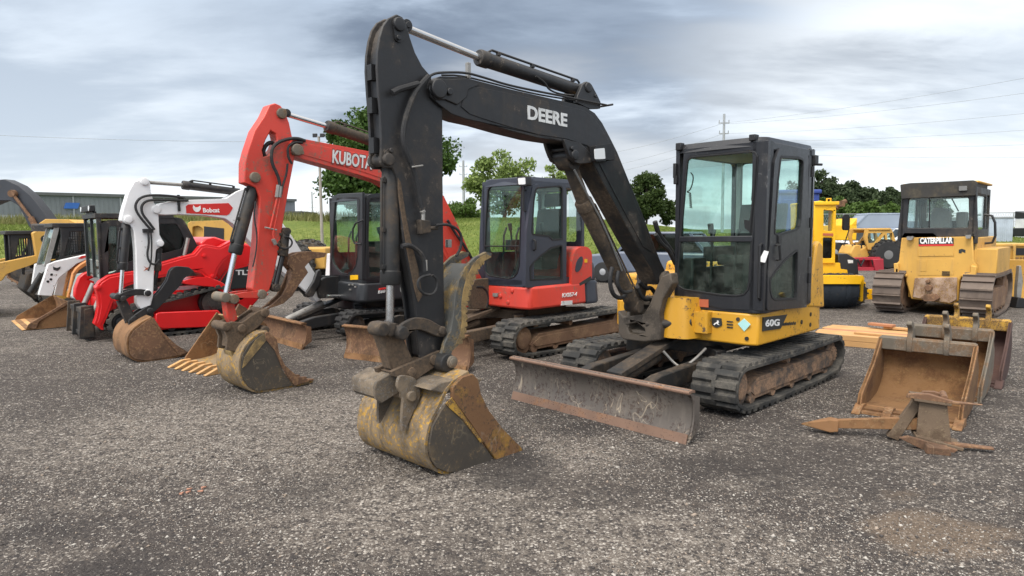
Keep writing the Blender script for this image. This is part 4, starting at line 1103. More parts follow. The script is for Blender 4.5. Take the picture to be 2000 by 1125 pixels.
# ---------------------------------------------------------------- the two excavators behind
def cab_box(rt, X, Yl, Yr, xr, zb, zt, mat, front, fwins, door, dwins, rear_glass=None, gfront=None, gside=None, corner=.07, bar=None, seat=M['seat'], roof_over=.03):
    G = M['glass_green']
    b = MB()
    c = corner
    b.plate(rounded([(xr, Yr), (X, Yr), (X + .02, (Yl + Yr) / 2), (X, Yl - c), (X - c, Yl), (xr + .1, Yl), (xr, Yl - .1)], .06), zt - .07, zt + roof_over, 'z', taper=.035)
    b.plate(rounded([(xr, Yr), (X, Yr), (X, Yl - c), (X - c, Yl), (xr + .1, Yl), (xr, Yl - .1)], .03), zb - .02, zb + .07, 'z')
    b.plate([(X - .06, Yl - c - .03), (X - .002, Yl - c - .03), (X - .002, Yl - c), (X - c * .35, Yl - c * .35), (X - c, Yl - .002), (X - c - .06, Yl - .002), (X - c - .06, Yl - .05), (X - .06, Yl - c - .03)][:7], zb, zt, 'z')
    b.plate(rect(xr, xr + .06, Yl - .14, Yl - .04), zb, zt, 'z'); b.plate(rect(xr, xr + .06, Yr, Yr + .07), zb, zt, 'z')
    b.plate(rect(xr, X, zb, zt), Yr, Yr + .04, 'y', [rounded(rect(xr + .1, X - .1, zb + .42, zt - .1), .06)])
    b.plate(rect(Yr, Yl - .05, zb, zt), xr, xr + .04, 'x', [rounded(rect(Yr + .08, Yl - .15, zb + .55, zt - .1), .06)])
    b.plate(rect(xr + .06, X - c, zb, zb + .07), Yl - .05, Yl - .004).plate(rect(xr + .06, X - c, zt - .09, zt - .02), Yl - .05, Yl - .004)
    cab = b.build('cab', mat, rt, bevel=.012)
    MB().plate(rounded(rect(xr + .095, X - .095, zb + .415, zt - .095), .06), Yr + .014, Yr + .022).build('window', M['glass_clear'], cab)
    MB().plate(rounded(rect(Yr + .075, Yl - .145, zb + .545, zt - .095), .06), xr + .014, xr + .022, 'x').build('window', M['glass_clear'], cab)
    fp = MB().plate(front, X - .05, X, 'x', fwins).build('front_frame', mat, cab, bevel=.008)
    for w_ in fwins:
        MB().plate(grow(w_, -.003), X - .02, X - .012, 'x').build('window', gfront or G, cab)
        MB().plate(grow(w_, -.0015), X - .022, X + .004, 'x', [grow(w_, -.018)]).build('window_seal', M['trim'], cab, bevel=.003)
    if bar: MB().plate(bar, X - .022, X + .004, 'x').each('window_bar', M['trim'], cab, bevel=.003)
    dr = MB().plate(rounded(door, .03), Yl - .03, Yl + .015, 'y', [rounded(w_, .02) for w_ in dwins]).build('door', mat, rt, bevel=.008)
    panes(dr, [rounded(w_, .02) for w_ in dwins], Yl - .03, Yl + .015, 'y', gside or [G] * len(dwins), rub=M['trim'])
    if rear_glass:
        MB().plate(rounded(rear_glass, .03), Yl - .03, Yl - .022).build('window', M['glass_clear'], cab)
    operator_seat(rt, (X + xr) / 2 - .10, (Yl + Yr) / 2, zb + .40, seat)
    h = MB(); h.bb(xr + .05, X - .06, Yr + .05, Yl - .06, zt - .09, zt - .075); h.bb(xr + .045, xr + .075, Yr + .04, Yr + .12, zb, zt - .08); h.each('headliner', M['light_panel'], rt)
    return cab, dr

def red_excavator():
    rt = thing('excavator', 'red excavator with grey cab and lettered red boom, directly behind the black one', 'excavator', (0.200,9.840),-135.00, group='excavators parked in a row')
    track(rt, -.02, 2.56, .50, .56, .98, .25, .225, M['rubber'], .03, M['rust_frame'], M['rust_frame'], 1)
    track(rt, -.02, 2.56, .50, -.98, -.56, .25, .225, M['rubber'], .03, M['rust_frame'], M['rust_frame'], -1)
    centre_frame(rt, .62, M['black_muddy'], M['rust'])
    dozer_blade(rt, 2.20, -.98, .98, .42, M['rust'], M['black_muddy'], skew=R(14), edge=M['rust_light'])
    tail = [(1.06 * math.cos(R(a)), 1.06 * math.sin(R(a))) for a in range(126, 236, 6)]
    MB().plate([(.80, -.05), (.82, .70), (.77, .82), (.66, .86), (-.35, .86), (-.35, -.86), (.5, -.86), (.55, -.1)], .615, .915, 'z', taper=.012).build('body_skirt', M['red_orange'], rt, bevel=.04, seg=3)
    MB().plate([(-.34, .845)] + tail + [(-.34, -.845)], .60, .93, 'z', taper=.03).build('counterweight', M['cab_navy'], rt, bevel=.05, seg=3)
    MB().plate(rounded([(-0.030,0.867),(-0.047,1.215),(-0.113,1.371),(-0.263,1.423),(-0.416,1.403),(-0.490,1.320),(-0.487,0.952),(-0.242,0.861)], .05), .10, .845).build('engine_hood', M['red_orange'], rt, bevel=.05, seg=3)
    MB().plate([(-.1, .82), (-.35, .82)] + [(x * .96, y * .96) for x, y in tail] + [(-.35, -.82), (.4, -.82), (.4, -.12), (-.1, -.12)], .91, 1.20, 'z', taper=.03).build('hood_base', M['cab_navy'], rt, bevel=.05)
    g = [(-0.109,1.120),(-0.146,1.224),(-0.230,1.288),(-0.284,1.259),(-0.259,1.140),(-0.188,1.068),(-0.117,1.067)]
    MB().plate(smooth_poly(g, 1, True), .84, .852).build('hood_grip', M['cab_navy'], rt)
    q = [(-0.200,0.907),(-0.457,0.995),(-0.465,0.935),(-0.208,0.869)]
    MB().plate(q, .842, .850).build('hood_stripe', M['decal_dark'], rt)
    q = [(0.187,0.739),(-0.129,0.736)]; text('KX057-4', q[0], q[1], .055, 'y', .863, M['white_flat'], rt, bold=.02, shear=.2)
    q = [(0.195,0.688),(-0.030,0.680),(-0.030,0.622),(0.204,0.631)]; MB().plate(q, .855, .864).build('side_decal', M['white_worn'], rt)
    q = [(-0.318,1.239),(-0.378,1.237),(-0.378,1.189),(-0.318,1.191)]; MB().plate(q, .844, .850).build('warning_sticker', M['bright_yellow'], rt)
    q = [(0.168,0.801),(0.262,0.806),(0.261,0.760),(0.167,0.754)]; MB().plate(q, .81, .826, 'x').build('front_sticker', M['fitting'], rt)
    v = MB()
    for px in [(0.306,0.770),(0.452,0.695),(0.526,0.853)]: v.lathe((.80, px[0], px[1]), (.826, px[0], px[1]), [(0, .03), (.02, .03), (.026, .02)], 16)
    v.each('skirt_plug', M['red_orange'], rt)
    # cab
    fo = [(-0.047,2.232),(0.008,2.306),(0.108,2.339),(0.753,2.333),(0.760,1.653),(0.732,0.933),(0.243,0.903),(-0.154,0.909),(-0.108,1.659)]
    win = [(0.015,1.840),(0.060,2.201),(0.099,2.245),(0.170,2.262),(0.656,2.251),(0.704,2.228),(0.717,2.181),(0.658,1.180),(0.622,1.084),(0.554,1.025),(0.446,0.995),(0.055,1.025),(-0.014,1.075),(-0.036,1.158)]
    do = [(0.708,2.212),(0.628,2.245),(0.155,2.290),(0.065,2.269),(0.025,2.167),(0.041,0.888),(0.856,0.911),(0.820,1.653)]
    w1 = [(0.657,2.180),(0.621,2.206),(0.167,2.249),(0.120,2.236),(0.104,2.185),(0.115,1.514),(0.334,1.507),(0.364,1.536),(0.402,1.557),(0.706,1.583),(0.735,1.615),(0.695,2.022)]
    w2 = [(0.775,1.179),(0.691,1.250),(0.562,1.325),(0.365,1.421),(0.159,1.453),(0.115,1.441),(0.117,0.977),(0.769,0.995)]
    rg_ = [(-0.064,2.170),(-0.304,1.833),(-0.333,1.641),(-0.165,1.616),(-0.071,1.569)]
    br = [(-0.015,1.446),(0.654,1.452),(0.654,1.435),(-0.019,1.428)]
    cab, dr = cab_box(rt, .80, .80, -.04, -.42, .93, 2.31, M['cab_navy'], fo, [win], do, [w1, w2], rg_, gside=[M['glass_green'], M['glass_green']], bar=br)
    hb = MB(); q = [(0.692,1.528),(0.612,1.402)]
    hb.tube([(q[0][0], .815, q[0][1]), (q[0][0], .85, q[0][1] - .02), (q[0][0], .85, q[1][1]), (q[0][0], .815, q[1][1] - .01)], .014); hb.build('handle', M['trim'], dr)
    q = [(0.696,2.334),(0.859,2.334),(0.871,2.213),(0.709,2.217)]
    L = MB().plate(rounded(q, .02), .78, .87, 'x').build('work_lamp', M['trim'], cab, bevel=.012)
    MB().plate(rounded(grow(q, -.018), .015), .868, .876, 'x').build('lamp_lens', M['lens'], L)
    b = MB(); q = [(0.778,2.166),(0.775,1.898)]
    b.tube([(.80, q[0][0], q[0][1]), (.84, q[0][0], q[0][1]), (.84, q[1][0], q[1][1]), (.80, q[1][0], q[1][1])], .014); b.build('grab_rail', M['trim'], cab)
    # boom, arm
    Y0, Y1 = -.22, -.02
    bo = [(3.602,2.592),(3.565,2.644),(3.487,2.672),(3.410,2.657),(3.022,2.623),(2.569,2.583),(2.108,2.499),(1.732,2.338),(1.487,2.087),(1.260,1.724),(0.996,1.225),(0.650,0.687),(0.818,0.558),(1.072,0.616),(1.403,1.187),(1.651,1.580),(1.927,1.948),(2.157,2.112),(2.487,2.246),(2.766,2.310),(3.159,2.386),(3.466,2.444),(3.594,2.501)]
    b = MB().plate(bo, Y0, Y1)
    b.plate(grow(bo, -.045), Y1 - .002, Y1 + .006)
    bm_ = b.build('boom', M['red_orange'], rt, bevel=.014, seg=3)
    q = [(3.114,2.424),(2.581,2.376)]
    text('KUBOTA', q[0], q[1], .155, 'y', Y1 + .0065, M['decal_grey'], bm_, name='letter_outline', bold=.06)
    q = [(3.107,2.428),(2.588,2.382)]
    text('KUBOTA', q[0], q[1], .145, 'y', Y1 + .0105, M['white_worn'], bm_, bold=.025)
    A0, A1 = -.20, -.04
    slot = [(3.797,2.717),(3.746,2.694),(3.731,2.624),(3.771,2.535),(3.837,2.454),(3.888,2.434),(3.900,2.506),(3.857,2.613)]
    ao = [(3.740,3.005),(3.674,2.985),(3.628,2.919),(3.588,2.818),(3.562,2.682),(3.522,2.593),(3.547,2.422),(3.607,2.172),(3.683,1.835),(3.760,1.457),(3.825,1.198),(3.880,1.041),(3.957,0.988),(4.031,1.002),(4.069,1.068),(4.053,1.153),(3.989,1.577),(3.959,1.861),(3.947,2.025),(3.984,2.114),(4.052,2.145),(4.102,2.159),(4.091,2.359),(4.054,2.486),(3.973,2.700),(3.865,2.856),(3.801,2.981)]
    a = MB().plate(ao, A0, A1, 'y', [slot]); arm = a.build('arm', M['red_orange'], rt, bevel=.012, seg=3)
    f = MB()
    q = [(3.676,2.904),(3.533,2.533),(3.995,2.219),(3.979,1.005),(3.486,2.507),(3.650,2.935)]
    pin(f, q[0][0], q[0][1], A0 - .04, A1 + .035, .055, q[5]); pin(f, q[1][0], q[1][1], Y0 - .05, Y1 + .055, .062, q[4]); pin(f, q[2][0], q[2][1], A0 - .04, A1 + .04, .055); pin(f, q[3][0], q[3][1], A0 - .05, A1 + .05, .05)
    f.each('pin_boss', M['grey_top'], arm, bevel=.004)
    p = [(1.673,2.561),(3.105,2.842),(3.597,2.922)]; ram(rt, p[0], p[1], p[2], .062, .028, M['black_dirty'], M['steel'], 'arm_cylinder', -.12)
    p = [(3.956,2.190),(4.202,1.434),(4.316,0.996)]; ram(rt, p[0], p[1], p[2], .062, .028, M['black_dirty'], M['steel'], 'bucket_cylinder', -.12)
    p = [(0.869,0.662),(1.312,1.521),(1.968,2.078)]; ram(rt, p[0], p[1], p[2], .06, .035, M['black'], M['steel'], 'boom_cylinder', -.12)
    p = [(3.669,1.661),(3.711,1.396),(3.811,1.061)]; ram(rt, p[0], p[1], p[2], .05, .028, M['black_dirty'], M['black'], 'thumb_cylinder', -.06)
    h = MB()
    def line(pts, r, y=.0, sm=2): h.tube([(x, y, z) for x, z in pts], r, 8, sm)
    line([(3.433,2.637),(3.527,2.658),(3.653,2.635),(3.770,2.580),(3.824,2.499),(3.821,2.367),(3.765,2.263),(3.739,2.164),(3.752,2.058)], .018)
    line([(3.466,2.614),(3.561,2.615),(3.640,2.556),(3.636,2.442),(3.595,2.381)], .014)
    line([(3.647,2.378),(3.661,2.268),(3.715,2.136),(3.731,2.050)], .012)
    line([(4.014,1.971),(4.038,1.803),(4.007,1.634),(4.030,1.437),(4.071,1.297)], .008)
    line([(3.818,1.546),(3.745,1.472),(3.652,1.484),(3.618,1.548),(3.663,1.601),(3.709,1.602)], .010)
    line([(3.712,2.585),(3.772,2.608),(3.834,2.558),(3.855,2.488),(3.833,2.444)], .022, -.12)
    line([(1.476,1.790),(1.366,1.643),(1.193,1.452),(1.059,1.276)], .018, .02)
    line([(1.020,0.892),(0.879,0.883),(0.786,0.735),(0.836,0.597)], .02, .05)
    h.each('hydraulic_hose', M['hose'], rt)
    h = MB(); line([(3.775,2.020),(3.818,1.862),(3.867,1.690)], .011, .0, 0); line([(3.745,2.021),(3.781,1.862),(3.839,1.632),(3.819,1.540)], .010, .0, 0); h.each('steel_line', M['red_orange'], rt)
    fi = MB()
    for p in ([(3.758,2.149),(3.781,2.020)], [(3.734,2.136),(3.751,2.020)], [(3.841,1.581),(3.813,1.523)]): fi.cyl((p[0][0], .0, p[0][1]), (p[1][0], .0, p[1][1]), .022, n=8)
    q = [(3.925,1.704),(3.795,1.675)]; fi.cyl((q[0][0], .0, q[0][1]), (q[1][0], .0, q[1][1]), .010, n=6)
    fi.each('hose_fitting', M['fitting'], rt)
    # linkage
    k = MB(); li = [(4.294,0.993),(4.256,1.029),(4.165,1.039),(3.961,1.042),(3.908,1.004),(3.949,0.966),(4.167,0.983),(4.249,0.938)]
    k.plate(li, A1, A1 + .03); k.plate(li, A0 - .03, A0); k.each('linkage', M['red_orange'], rt, bevel=.005)
    k = MB(); bl = [(4.342,0.966),(4.252,0.936),(4.222,0.763),(4.290,0.713),(4.328,0.802)]; k.plate(bl, A0 + .02, A1 - .02); k.build('bucket_link', M['red_orange'], rt, bevel=.01)
    k = MB(); q = [(4.360,1.001),(4.278,0.980),(4.373,0.708),(4.215,0.671),(3.972,0.627),(4.184,0.461),(3.964,0.810)]
    for p in q[:2]: pin(k, p[0], p[1], A0 - .06, A1 + .06, .05)
    k.each('linkage_pin', M['grey_top'], rt, bevel=.004)
    cp = [(4.413,0.730),(4.304,0.752),(4.207,0.731),(4.058,0.822),(3.939,0.855),(3.927,0.781),(4.036,0.667),(4.161,0.603),(4.239,0.518),(4.290,0.439),(4.381,0.468),(4.365,0.584)]
    k = MB(); k.plate(cp, A1 + .005, A1 + .045); k.plate(cp, A0 - .045, A0 - .005); k.plate(grow(cp, -.03), A0, A1)
    for p in q[2:]: pin(k, p[0], p[1], A0 - .08, A1 + .075, .045)
    k.build('quick_coupler', M['black_muddy'], rt, bevel=.006)
    th = [(3.925,0.824),(3.831,0.890),(3.726,0.970),(3.659,1.084),(3.590,1.229),(3.650,1.300),(3.625,1.394),(3.528,1.427),(3.381,1.438),(3.179,1.416),(3.208,1.368),(3.367,1.349),(3.453,1.268),(3.416,1.205),(3.491,1.119),(3.552,1.047),(3.610,0.961),(3.723,0.881),(3.879,0.844),(3.927,0.781)]
    T = MB(); T.plate(th, -.10, -.06); T.plate(th, -.22, -.18); T.plate([(3.582,1.273),(3.530,1.361),(3.382,1.401),(3.232,1.387),(3.383,1.368),(3.485,1.269),(3.541,1.091),(3.657,0.965)], -.21, -.07)
    T.build('thumb', M['rust'], rt, bevel=.006)
    # bucket
    YN, YF = .16, -.42
    bk = [(4.007,0.616),(4.109,0.606),(4.212,0.528),(4.280,0.431),(4.305,0.310),(4.296,0.197),(4.244,0.096),(4.156,0.029),(4.017,0.022),(3.743,0.018),(3.513,0.036)]
    b = MB(); bucket_mesh(b, bk, YF, YN - .015); bu = b.build('bucket', M['bucket_yellow'], rt, bevel=.004)
    sd = [(4.039,0.555),(4.142,0.511),(4.232,0.383),(4.260,0.261),(4.228,0.144),(4.155,0.046),(4.016,0.033),(3.836,0.031),(3.918,0.237),(4.000,0.422)]
    s = MB(); s.plate(grow([(4.007,0.616),(4.109,0.606),(4.212,0.528),(4.280,0.431),(4.305,0.310),(4.296,0.197),(4.244,0.096),(4.156,0.029),(4.017,0.022),(3.743,0.018),(3.860,0.199),(3.935,0.413)], -.003), YN - .02, YN - .003)
    s.plate(grow([(4.007,0.616),(4.109,0.606),(4.212,0.528),(4.280,0.431),(4.305,0.310),(4.296,0.197),(4.244,0.096),(4.156,0.029),(4.017,0.022),(3.743,0.018),(3.860,0.199),(3.935,0.413)], -.003), YF, YF + .02)
    s.each('bucket_side', M['bucket_side'], bu, bevel=.003)
    s = MB(); s.plate([(4.044,0.626),(4.006,0.628),(3.921,0.541),(3.898,0.379),(3.842,0.255),(3.708,0.116),(3.536,0.043),(3.743,0.018),(3.873,0.230),(3.947,0.429),(4.039,0.555)], YN - .012, YN + .012); s.each('side_cutter', M['rust'], bu, bevel=.004)
    s = MB(); s.plate([(4.139,0.567),(4.051,0.613),(4.009,0.565),(4.085,0.490),(4.257,0.317),(4.292,0.294),(4.265,0.401)], YN - .01, YN + .004); s.build('ear_patch', M['thumb_edge'], bu)
    s = MB(); s.plate([(4.326,0.441),(4.245,0.558),(4.046,0.641),(3.929,0.593),(4.020,0.560),(4.125,0.486),(4.202,0.381),(4.302,0.367)], A0 - .02, A1 + .02); s.each('bucket_ear', M['thumb_edge'], bu, bevel=.008)
    s = MB(); p = [(3.743,0.039),(3.513,0.042)]
    for i in range(4):
        y = YF + .06 + i * .155
        s.plate([(p[0][0], p[0][1] - .01), (p[0][0], p[0][1] + .04), (p[1][0], p[1][1] + .012), (p[1][0], p[1][1] - .004)], y, y + .06)
    s.each('bucket_tooth', M['rust'], bu, bevel=.006)
    sw = MB(); sw.plate([(.55, .55), (1.12, .6), (1.20, .80), (1.05, 1.0), (.6, 1.0)], -.30, -.24); sw.plate([(.55, .55), (1.12, .6), (1.20, .80), (1.05, 1.0), (.6, 1.0)], 0, .06); sw.bb(.6, .95, -.24, 0, .58, .75)
    sw.build('swing_post', M['black_muddy'], rt, bevel=.02)
    return rt
red_excavator()

def white_excavator():
    rt = thing('excavator', 'white excavator with black cab, smallest of the three, its white boom over a red loader', 'excavator', (-2.320,11.326),-138.60, group='excavators parked in a row')
    track(rt, -.05, 2.2, .46, .58, .95, .22, .21, M['rubber_new'], .026, M['black_dirty'], M['black_dirty'], 1)
    track(rt, -.05, 2.2, .46, -.95, -.58, .22, .21, M['rubber_new'], .026, M['black_dirty'], M['black_dirty'], -1)
    centre_frame(rt, .60, M['black'], M['black_dirty'], .5, .5)
    dozer_blade(rt, 1.72, -1.0, 1.02, .36, M['rust'], M['black'], skew=0, edge=M['rust_light'])
    q = MB(); q.cyl((1.55, .0, .30), (.95, .0, .52), .055).cyl((1.6, .0, .28), (1.5, 0, .32), .03); q.build('pale_blade_ram', M['fitting'], rt)
    tail = [(1.02 * math.cos(R(a)), 1.02 * math.sin(R(a))) for a in range(124, 238, 6)]
    MB().plate([(.78, -.12), (.80, .86), (.70, .97), (-.5, .97)] + tail + [(-.5, -.9), (.5, -.9), (.55, -.2)], .58, .88, 'z', taper=.012).build('body_skirt', M['cab_dark'], rt, bevel=.04, seg=3)
    MB().plate([(.45, -.90), (-.5, -.90)] + [(x * .97, y * .97) for x, y in tail[::-1]] + [(-.5, .92), (-.46, .3), (-.46, -.18), (.45, -.18)], .88, 1.28, 'z', taper=.03).build('engine_hood', M['white'], rt, bevel=.06, seg=3)
    MB().plate(rounded([(0.072,1.221),(-0.003,1.027),(-0.079,0.859),(0.097,0.863)], .03), .6, .95).build('rear_hood', M['white'], rt, bevel=.03)
    fo = [(0.005,2.130),(0.088,2.209),(0.237,2.243),(1.013,2.228),(0.951,0.927),(-0.130,0.873)]
    win = [(0.140,2.112),(0.208,2.163),(0.301,2.176),(0.852,2.166),(0.925,2.147),(0.949,2.100),(0.833,1.267),(0.760,1.121),(0.640,1.029),(0.487,0.987),(0.317,0.991),(0.146,1.044),(0.015,1.131),(-0.031,1.247),(0.084,1.882)]
    do = [(0.647,2.180),(0.576,2.213),(0.352,2.240),(0.153,2.251),(0.116,2.236),(0.079,0.922),(0.436,0.909),(0.709,0.924)]
    w1 = [(0.620,2.124),(0.589,2.161),(0.216,2.199),(0.180,2.174),(0.161,1.035),(0.220,0.930),(0.673,0.938),(0.689,0.981)]
    cab, dr = cab_box(rt, .75, .95, -.05, -.50, .90, 2.19, M['cab_dark'], fo, [win], do, [w1], None, gside=[M['glass_dark']], seat=M['seat_red'])
    b = MB(); q = [(1.060,1.824),(0.863,1.762),(0.836,1.477),(0.962,1.465)]
    b.tube([(.76, q[0][0], q[0][1]), (.83, q[1][0], q[1][1]), (.83, q[2][0], q[2][1]), (.76, q[3][0], q[3][1])], .014, sm=1); b.build('grab_rail', M['trim'], cab)
    q = [(0.590,0.982),(0.835,0.998),(0.831,0.927),(0.585,0.909)]; MB().plate(q, .749, .756, 'x').build('warning_sticker', M['bright_yellow'], cab)
    q = [(0.495,0.706),(0.360,0.791),(0.356,0.708)]; 
    MB().plate([(0.475,0.785),(0.360,0.791),(0.360,0.767),(0.482,0.759)], .96, .985).build('model_decal', M['decal_red'], rt)
    q = [(0.501,0.707),(0.368,0.714)]; text('E60', q[0], q[1], .045, 'y', .974, M['white_flat'], rt, bold=.03, shear=.3)
    q = [(0.096,0.775),(0.074,0.754),(0.033,0.757),(0.004,0.772),(0.012,0.706),(0.051,0.687),(0.088,0.706)]; MB().plate(q, .96, .985).build('head_emblem', M['white_flat'], rt)
    v = MB()
    for px in [(0.640,0.839),(0.750,0.846),(0.829,0.818),(0.663,0.766)]: v.bb(.79, .806, px[0] - .03, px[0] + .02, px[1] - .01, px[1] + .012)
    v.each('front_label', M['fitting'], rt)
    # boom and arm
    Y0, Y1 = -.06, .14
    bo = [(3.346,1.962),(3.280,2.045),(3.178,2.074),(3.049,2.097),(2.428,2.133),(2.267,2.239),(2.119,2.302),(1.952,2.219),(1.696,1.924),(1.433,1.539),(1.145,1.058),(0.918,0.691),(1.095,0.558),(1.323,0.774),(1.689,1.106),(1.986,1.383),(2.233,1.669),(2.336,1.779),(2.440,1.852),(2.715,1.893),(3.045,1.904),(3.225,1.896),(3.324,1.908)]
    b = MB().plate(bo, Y0, Y1); bm_ = b.build('boom', M['white'], rt, bevel=.014, seg=3)
    q = [(2.956,2.017),(2.923,2.043),(2.386,2.072),(2.328,2.006),(2.380,1.918),(2.420,1.896),(2.953,1.923)]
    dd = MB().plate(q, Y1 - .004, Y1 + .004).build('boom_decal', M['decal_red'], bm_)
    q = [(2.736,1.936),(2.515,1.941)]; text('Bobcat', q[0], q[1], .062, 'y', Y1 + .005, M['white_flat'], bm_, bold=.03)
    q = [(2.861,2.037),(2.833,2.003),(2.798,2.009),(2.767,2.031),(2.764,1.983),(2.791,1.946),(2.826,1.940),(2.855,1.961),(2.868,1.997)]; MB().plate(q, Y1 + .003, Y1 + .007).build('head_emblem', M['white_flat'], dd)
    A0, A1 = -.04, .12
    ao = [(3.444,2.376),(3.399,2.366),(3.376,2.317),(3.373,2.204),(3.345,2.066),(3.293,1.941),(3.295,1.814),(3.296,1.635),(3.260,1.558),(3.268,1.494),(3.346,1.432),(3.380,1.203),(3.413,0.820),(3.447,0.694),(3.575,0.654),(3.615,0.733),(3.603,1.061),(3.593,1.438),(3.602,1.688),(3.638,1.768),(3.697,1.783),(3.746,1.822),(3.722,1.936),(3.696,2.022),(3.639,2.196),(3.566,2.329)]
    arm = MB().plate(ao, A0, A1).build('arm', M['white'], rt, bevel=.012, seg=3)
    f = MB(); q = [(3.444,2.334),(3.322,1.970),(3.659,1.837),(3.297,1.520),(3.487,0.864)]
    for p, r_ in zip(q, (.05, .055, .05, .045, .045)): pin(f, p[0], p[1], A0 - .035, A1 + .035, r_)
    f.each('pin_boss', M['white'], arm, bevel=.004)
    q = [(3.511,1.222),(3.475,1.195),(3.435,1.213),(3.467,1.182),(3.436,1.155),(3.476,1.174),(3.514,1.158),(3.485,1.188)]; MB().plate(q, A1 - .003, A1 + .004).build('small_emblem', M['decal_orange'], arm)
    p = [(2.164,2.232),(2.963,2.312),(3.412,2.330)]; ram(rt, p[0], p[1], p[2], .055, .024, M['black'], M['fitting'], 'arm_cylinder', .04)
    p = [(3.664,1.802),(3.745,1.178),(3.784,0.841)]; ram(rt, p[0], p[1], p[2], .055, .024, M['black'], M['steel'], 'bucket_cylinder', .04)
    p = [(1.214,0.681),(1.643,1.217),(2.120,1.758)]; ram(rt, p[0], p[1], p[2], .055, .03, M['black'], M['steel'], 'boom_cylinder', .04)
    p = [(3.298,1.429),(3.331,1.146),(3.382,0.916)]; ram(rt, p[0], p[1], p[2], .045, .025, M['black'], M['black'], 'thumb_cylinder', .04)
    h = MB()
    def line(pts, r, y=.17, sm=2): h.tube([(x, y, z) for x, z in pts], r, 8, sm)
    line([(2.988,2.129),(3.131,2.151),(3.364,2.159),(3.502,2.131),(3.577,2.047),(3.578,1.948),(3.506,1.825),(3.409,1.699)], .016)
    line([(2.929,2.094),(3.181,2.093),(3.390,2.094),(3.471,2.062),(3.513,1.999),(3.502,1.900),(3.438,1.812),(3.368,1.699)], .016)
    line([(3.445,1.674),(3.442,1.511),(3.475,1.386),(3.453,1.271),(3.386,1.230),(3.325,1.305)], .014)
    line([(3.411,1.662),(3.409,1.485),(3.431,1.258),(3.471,1.158)], .010)
    h.each('hydraulic_hose', M['hose'], rt)
    h = MB(); line([(3.352,2.067),(3.164,2.066),(2.921,2.097),(2.968,2.148),(3.113,2.149)], .008, .1, 1); q = [(3.056,2.161),(3.042,1.956)]; h.box(((q[0][0] + q[1][0]) / 2, .16, (q[0][1] + q[1][1]) / 2), (.03, .03, .22)); q = [(3.499,1.687),(3.386,1.656)]; h.box(((q[0][0] + q[1][0]) / 2, .15, q[0][1]), (.12, .05, .05)); h.each('pipe_clamp', M['trim'], rt)
    # linkage, bucket, thumb
    k = MB(); li = smooth_poly([(3.849,0.837),(3.822,0.868),(3.715,0.916),(3.591,0.928),(3.467,0.900),(3.446,0.852),(3.487,0.824),(3.595,0.847),(3.686,0.833),(3.755,0.788),(3.810,0.785)], 1, True)
    k.plate(li, A1, A1 + .03); k.plate(li, A0 - .03, A0)
    q = [(3.776,0.810),(3.485,0.862),(3.845,0.837)]
    for p in q: pin(k, p[0], p[1], A0 - .06, A1 + .06, .04)
    k.each('linkage', M['black'], rt, bevel=.005)
    k = MB(); k.plate([(3.832,0.771),(3.725,0.783),(3.645,0.578),(3.672,0.491),(3.740,0.485),(3.779,0.590)], A0 + .01, A1 - .01); k.build('bucket_link', M['black'], rt, bevel=.01)
    k = MB(); cp = [(3.728,0.526),(3.677,0.572),(3.512,0.685),(3.422,0.639),(3.438,0.537),(3.616,0.426),(3.685,0.402),(3.732,0.463)]; k.plate(cp, A1, A1 + .04); k.plate(cp, A0 - .04, A0); k.plate(grow(cp, -.03), A0, A1)
    q = [(3.666,0.528),(3.469,0.622)]
    for p in q: pin(k, p[0], p[1], A0 - .06, A1 + .06, .045)
    k.build('quick_coupler', M['black'], rt, bevel=.006)
    th = [(3.504,0.657),(3.410,0.792),(3.310,0.901),(3.229,1.013),(3.184,1.141),(3.141,1.186),(3.068,1.199),(2.946,1.183),(2.874,1.122),(3.015,1.028),(3.073,0.926),(3.196,0.802),(3.346,0.652),(3.444,0.562)]
    T = MB(); T.plate(th, .06, .10); T.plate(th, -.02, .02); T.plate(grow(th, -.03), .02, .06); T.build('thumb', M['black'], rt, bevel=.006)
    YN, YF = .46, -.36
    bk = [(3.512,0.557),(3.637,0.502),(3.740,0.426),(3.791,0.346),(3.810,0.237),(3.799,0.113),(3.748,0.047),(3.606,0.011),(3.425,0.014),(3.214,0.032),(3.106,0.062)]
    b = MB(); bucket_mesh(b, bk, YF, YN - .015); bu = b.build('bucket', M['rust_light'], rt, bevel=.004)
    sd = [(3.534,0.559),(3.638,0.494),(3.736,0.420),(3.787,0.345),(3.803,0.237),(3.792,0.117),(3.743,0.054),(3.606,0.018),(3.425,0.019),(3.226,0.039),(3.367,0.260),(3.450,0.433)]
    s = MB(); s.plate(sd, YN - .02, YN - .002); s.plate(sd, YF, YF + .02); s.each('bucket_side', M['rust'], bu, bevel=.003)
    s = MB(); s.plate([(3.534,0.564),(3.501,0.561),(3.408,0.366),(3.254,0.183),(3.106,0.062),(3.214,0.032),(3.368,0.247),(3.462,0.422)], YN - .012, YN + .012); s.each('side_cutter', M['rust'], bu, bevel=.004)
    s = MB(); ea = [(3.747,0.437),(3.656,0.453),(3.515,0.542),(3.446,0.515),(3.566,0.439),(3.661,0.357),(3.731,0.308)]
    for y in (.16, -.08): s.plate(ea, y, y + .03)
    s.each('bucket_ear', M['rust_light'], bu, bevel=.006)
    sw = MB(); sw.plate([(.6, .6), (1.1, .62), (1.16, .86), (1.0, .95), (.6, .95)], .16, .22); sw.plate([(.6, .6), (1.1, .62), (1.16, .86), (1.0, .95), (.6, .95)], -.14, -.08); sw.bb(.6, .95, -.08, .16, .62, .75); sw.plate([(1.339,0.718),(1.207,0.896),(1.145,1.053),(1.081,1.082),(1.055,1.008),(1.090,0.836),(1.215,0.656),(1.300,0.657)], .2, .26)
    sw.build('swing_post', M['black'], rt, bevel=.02)
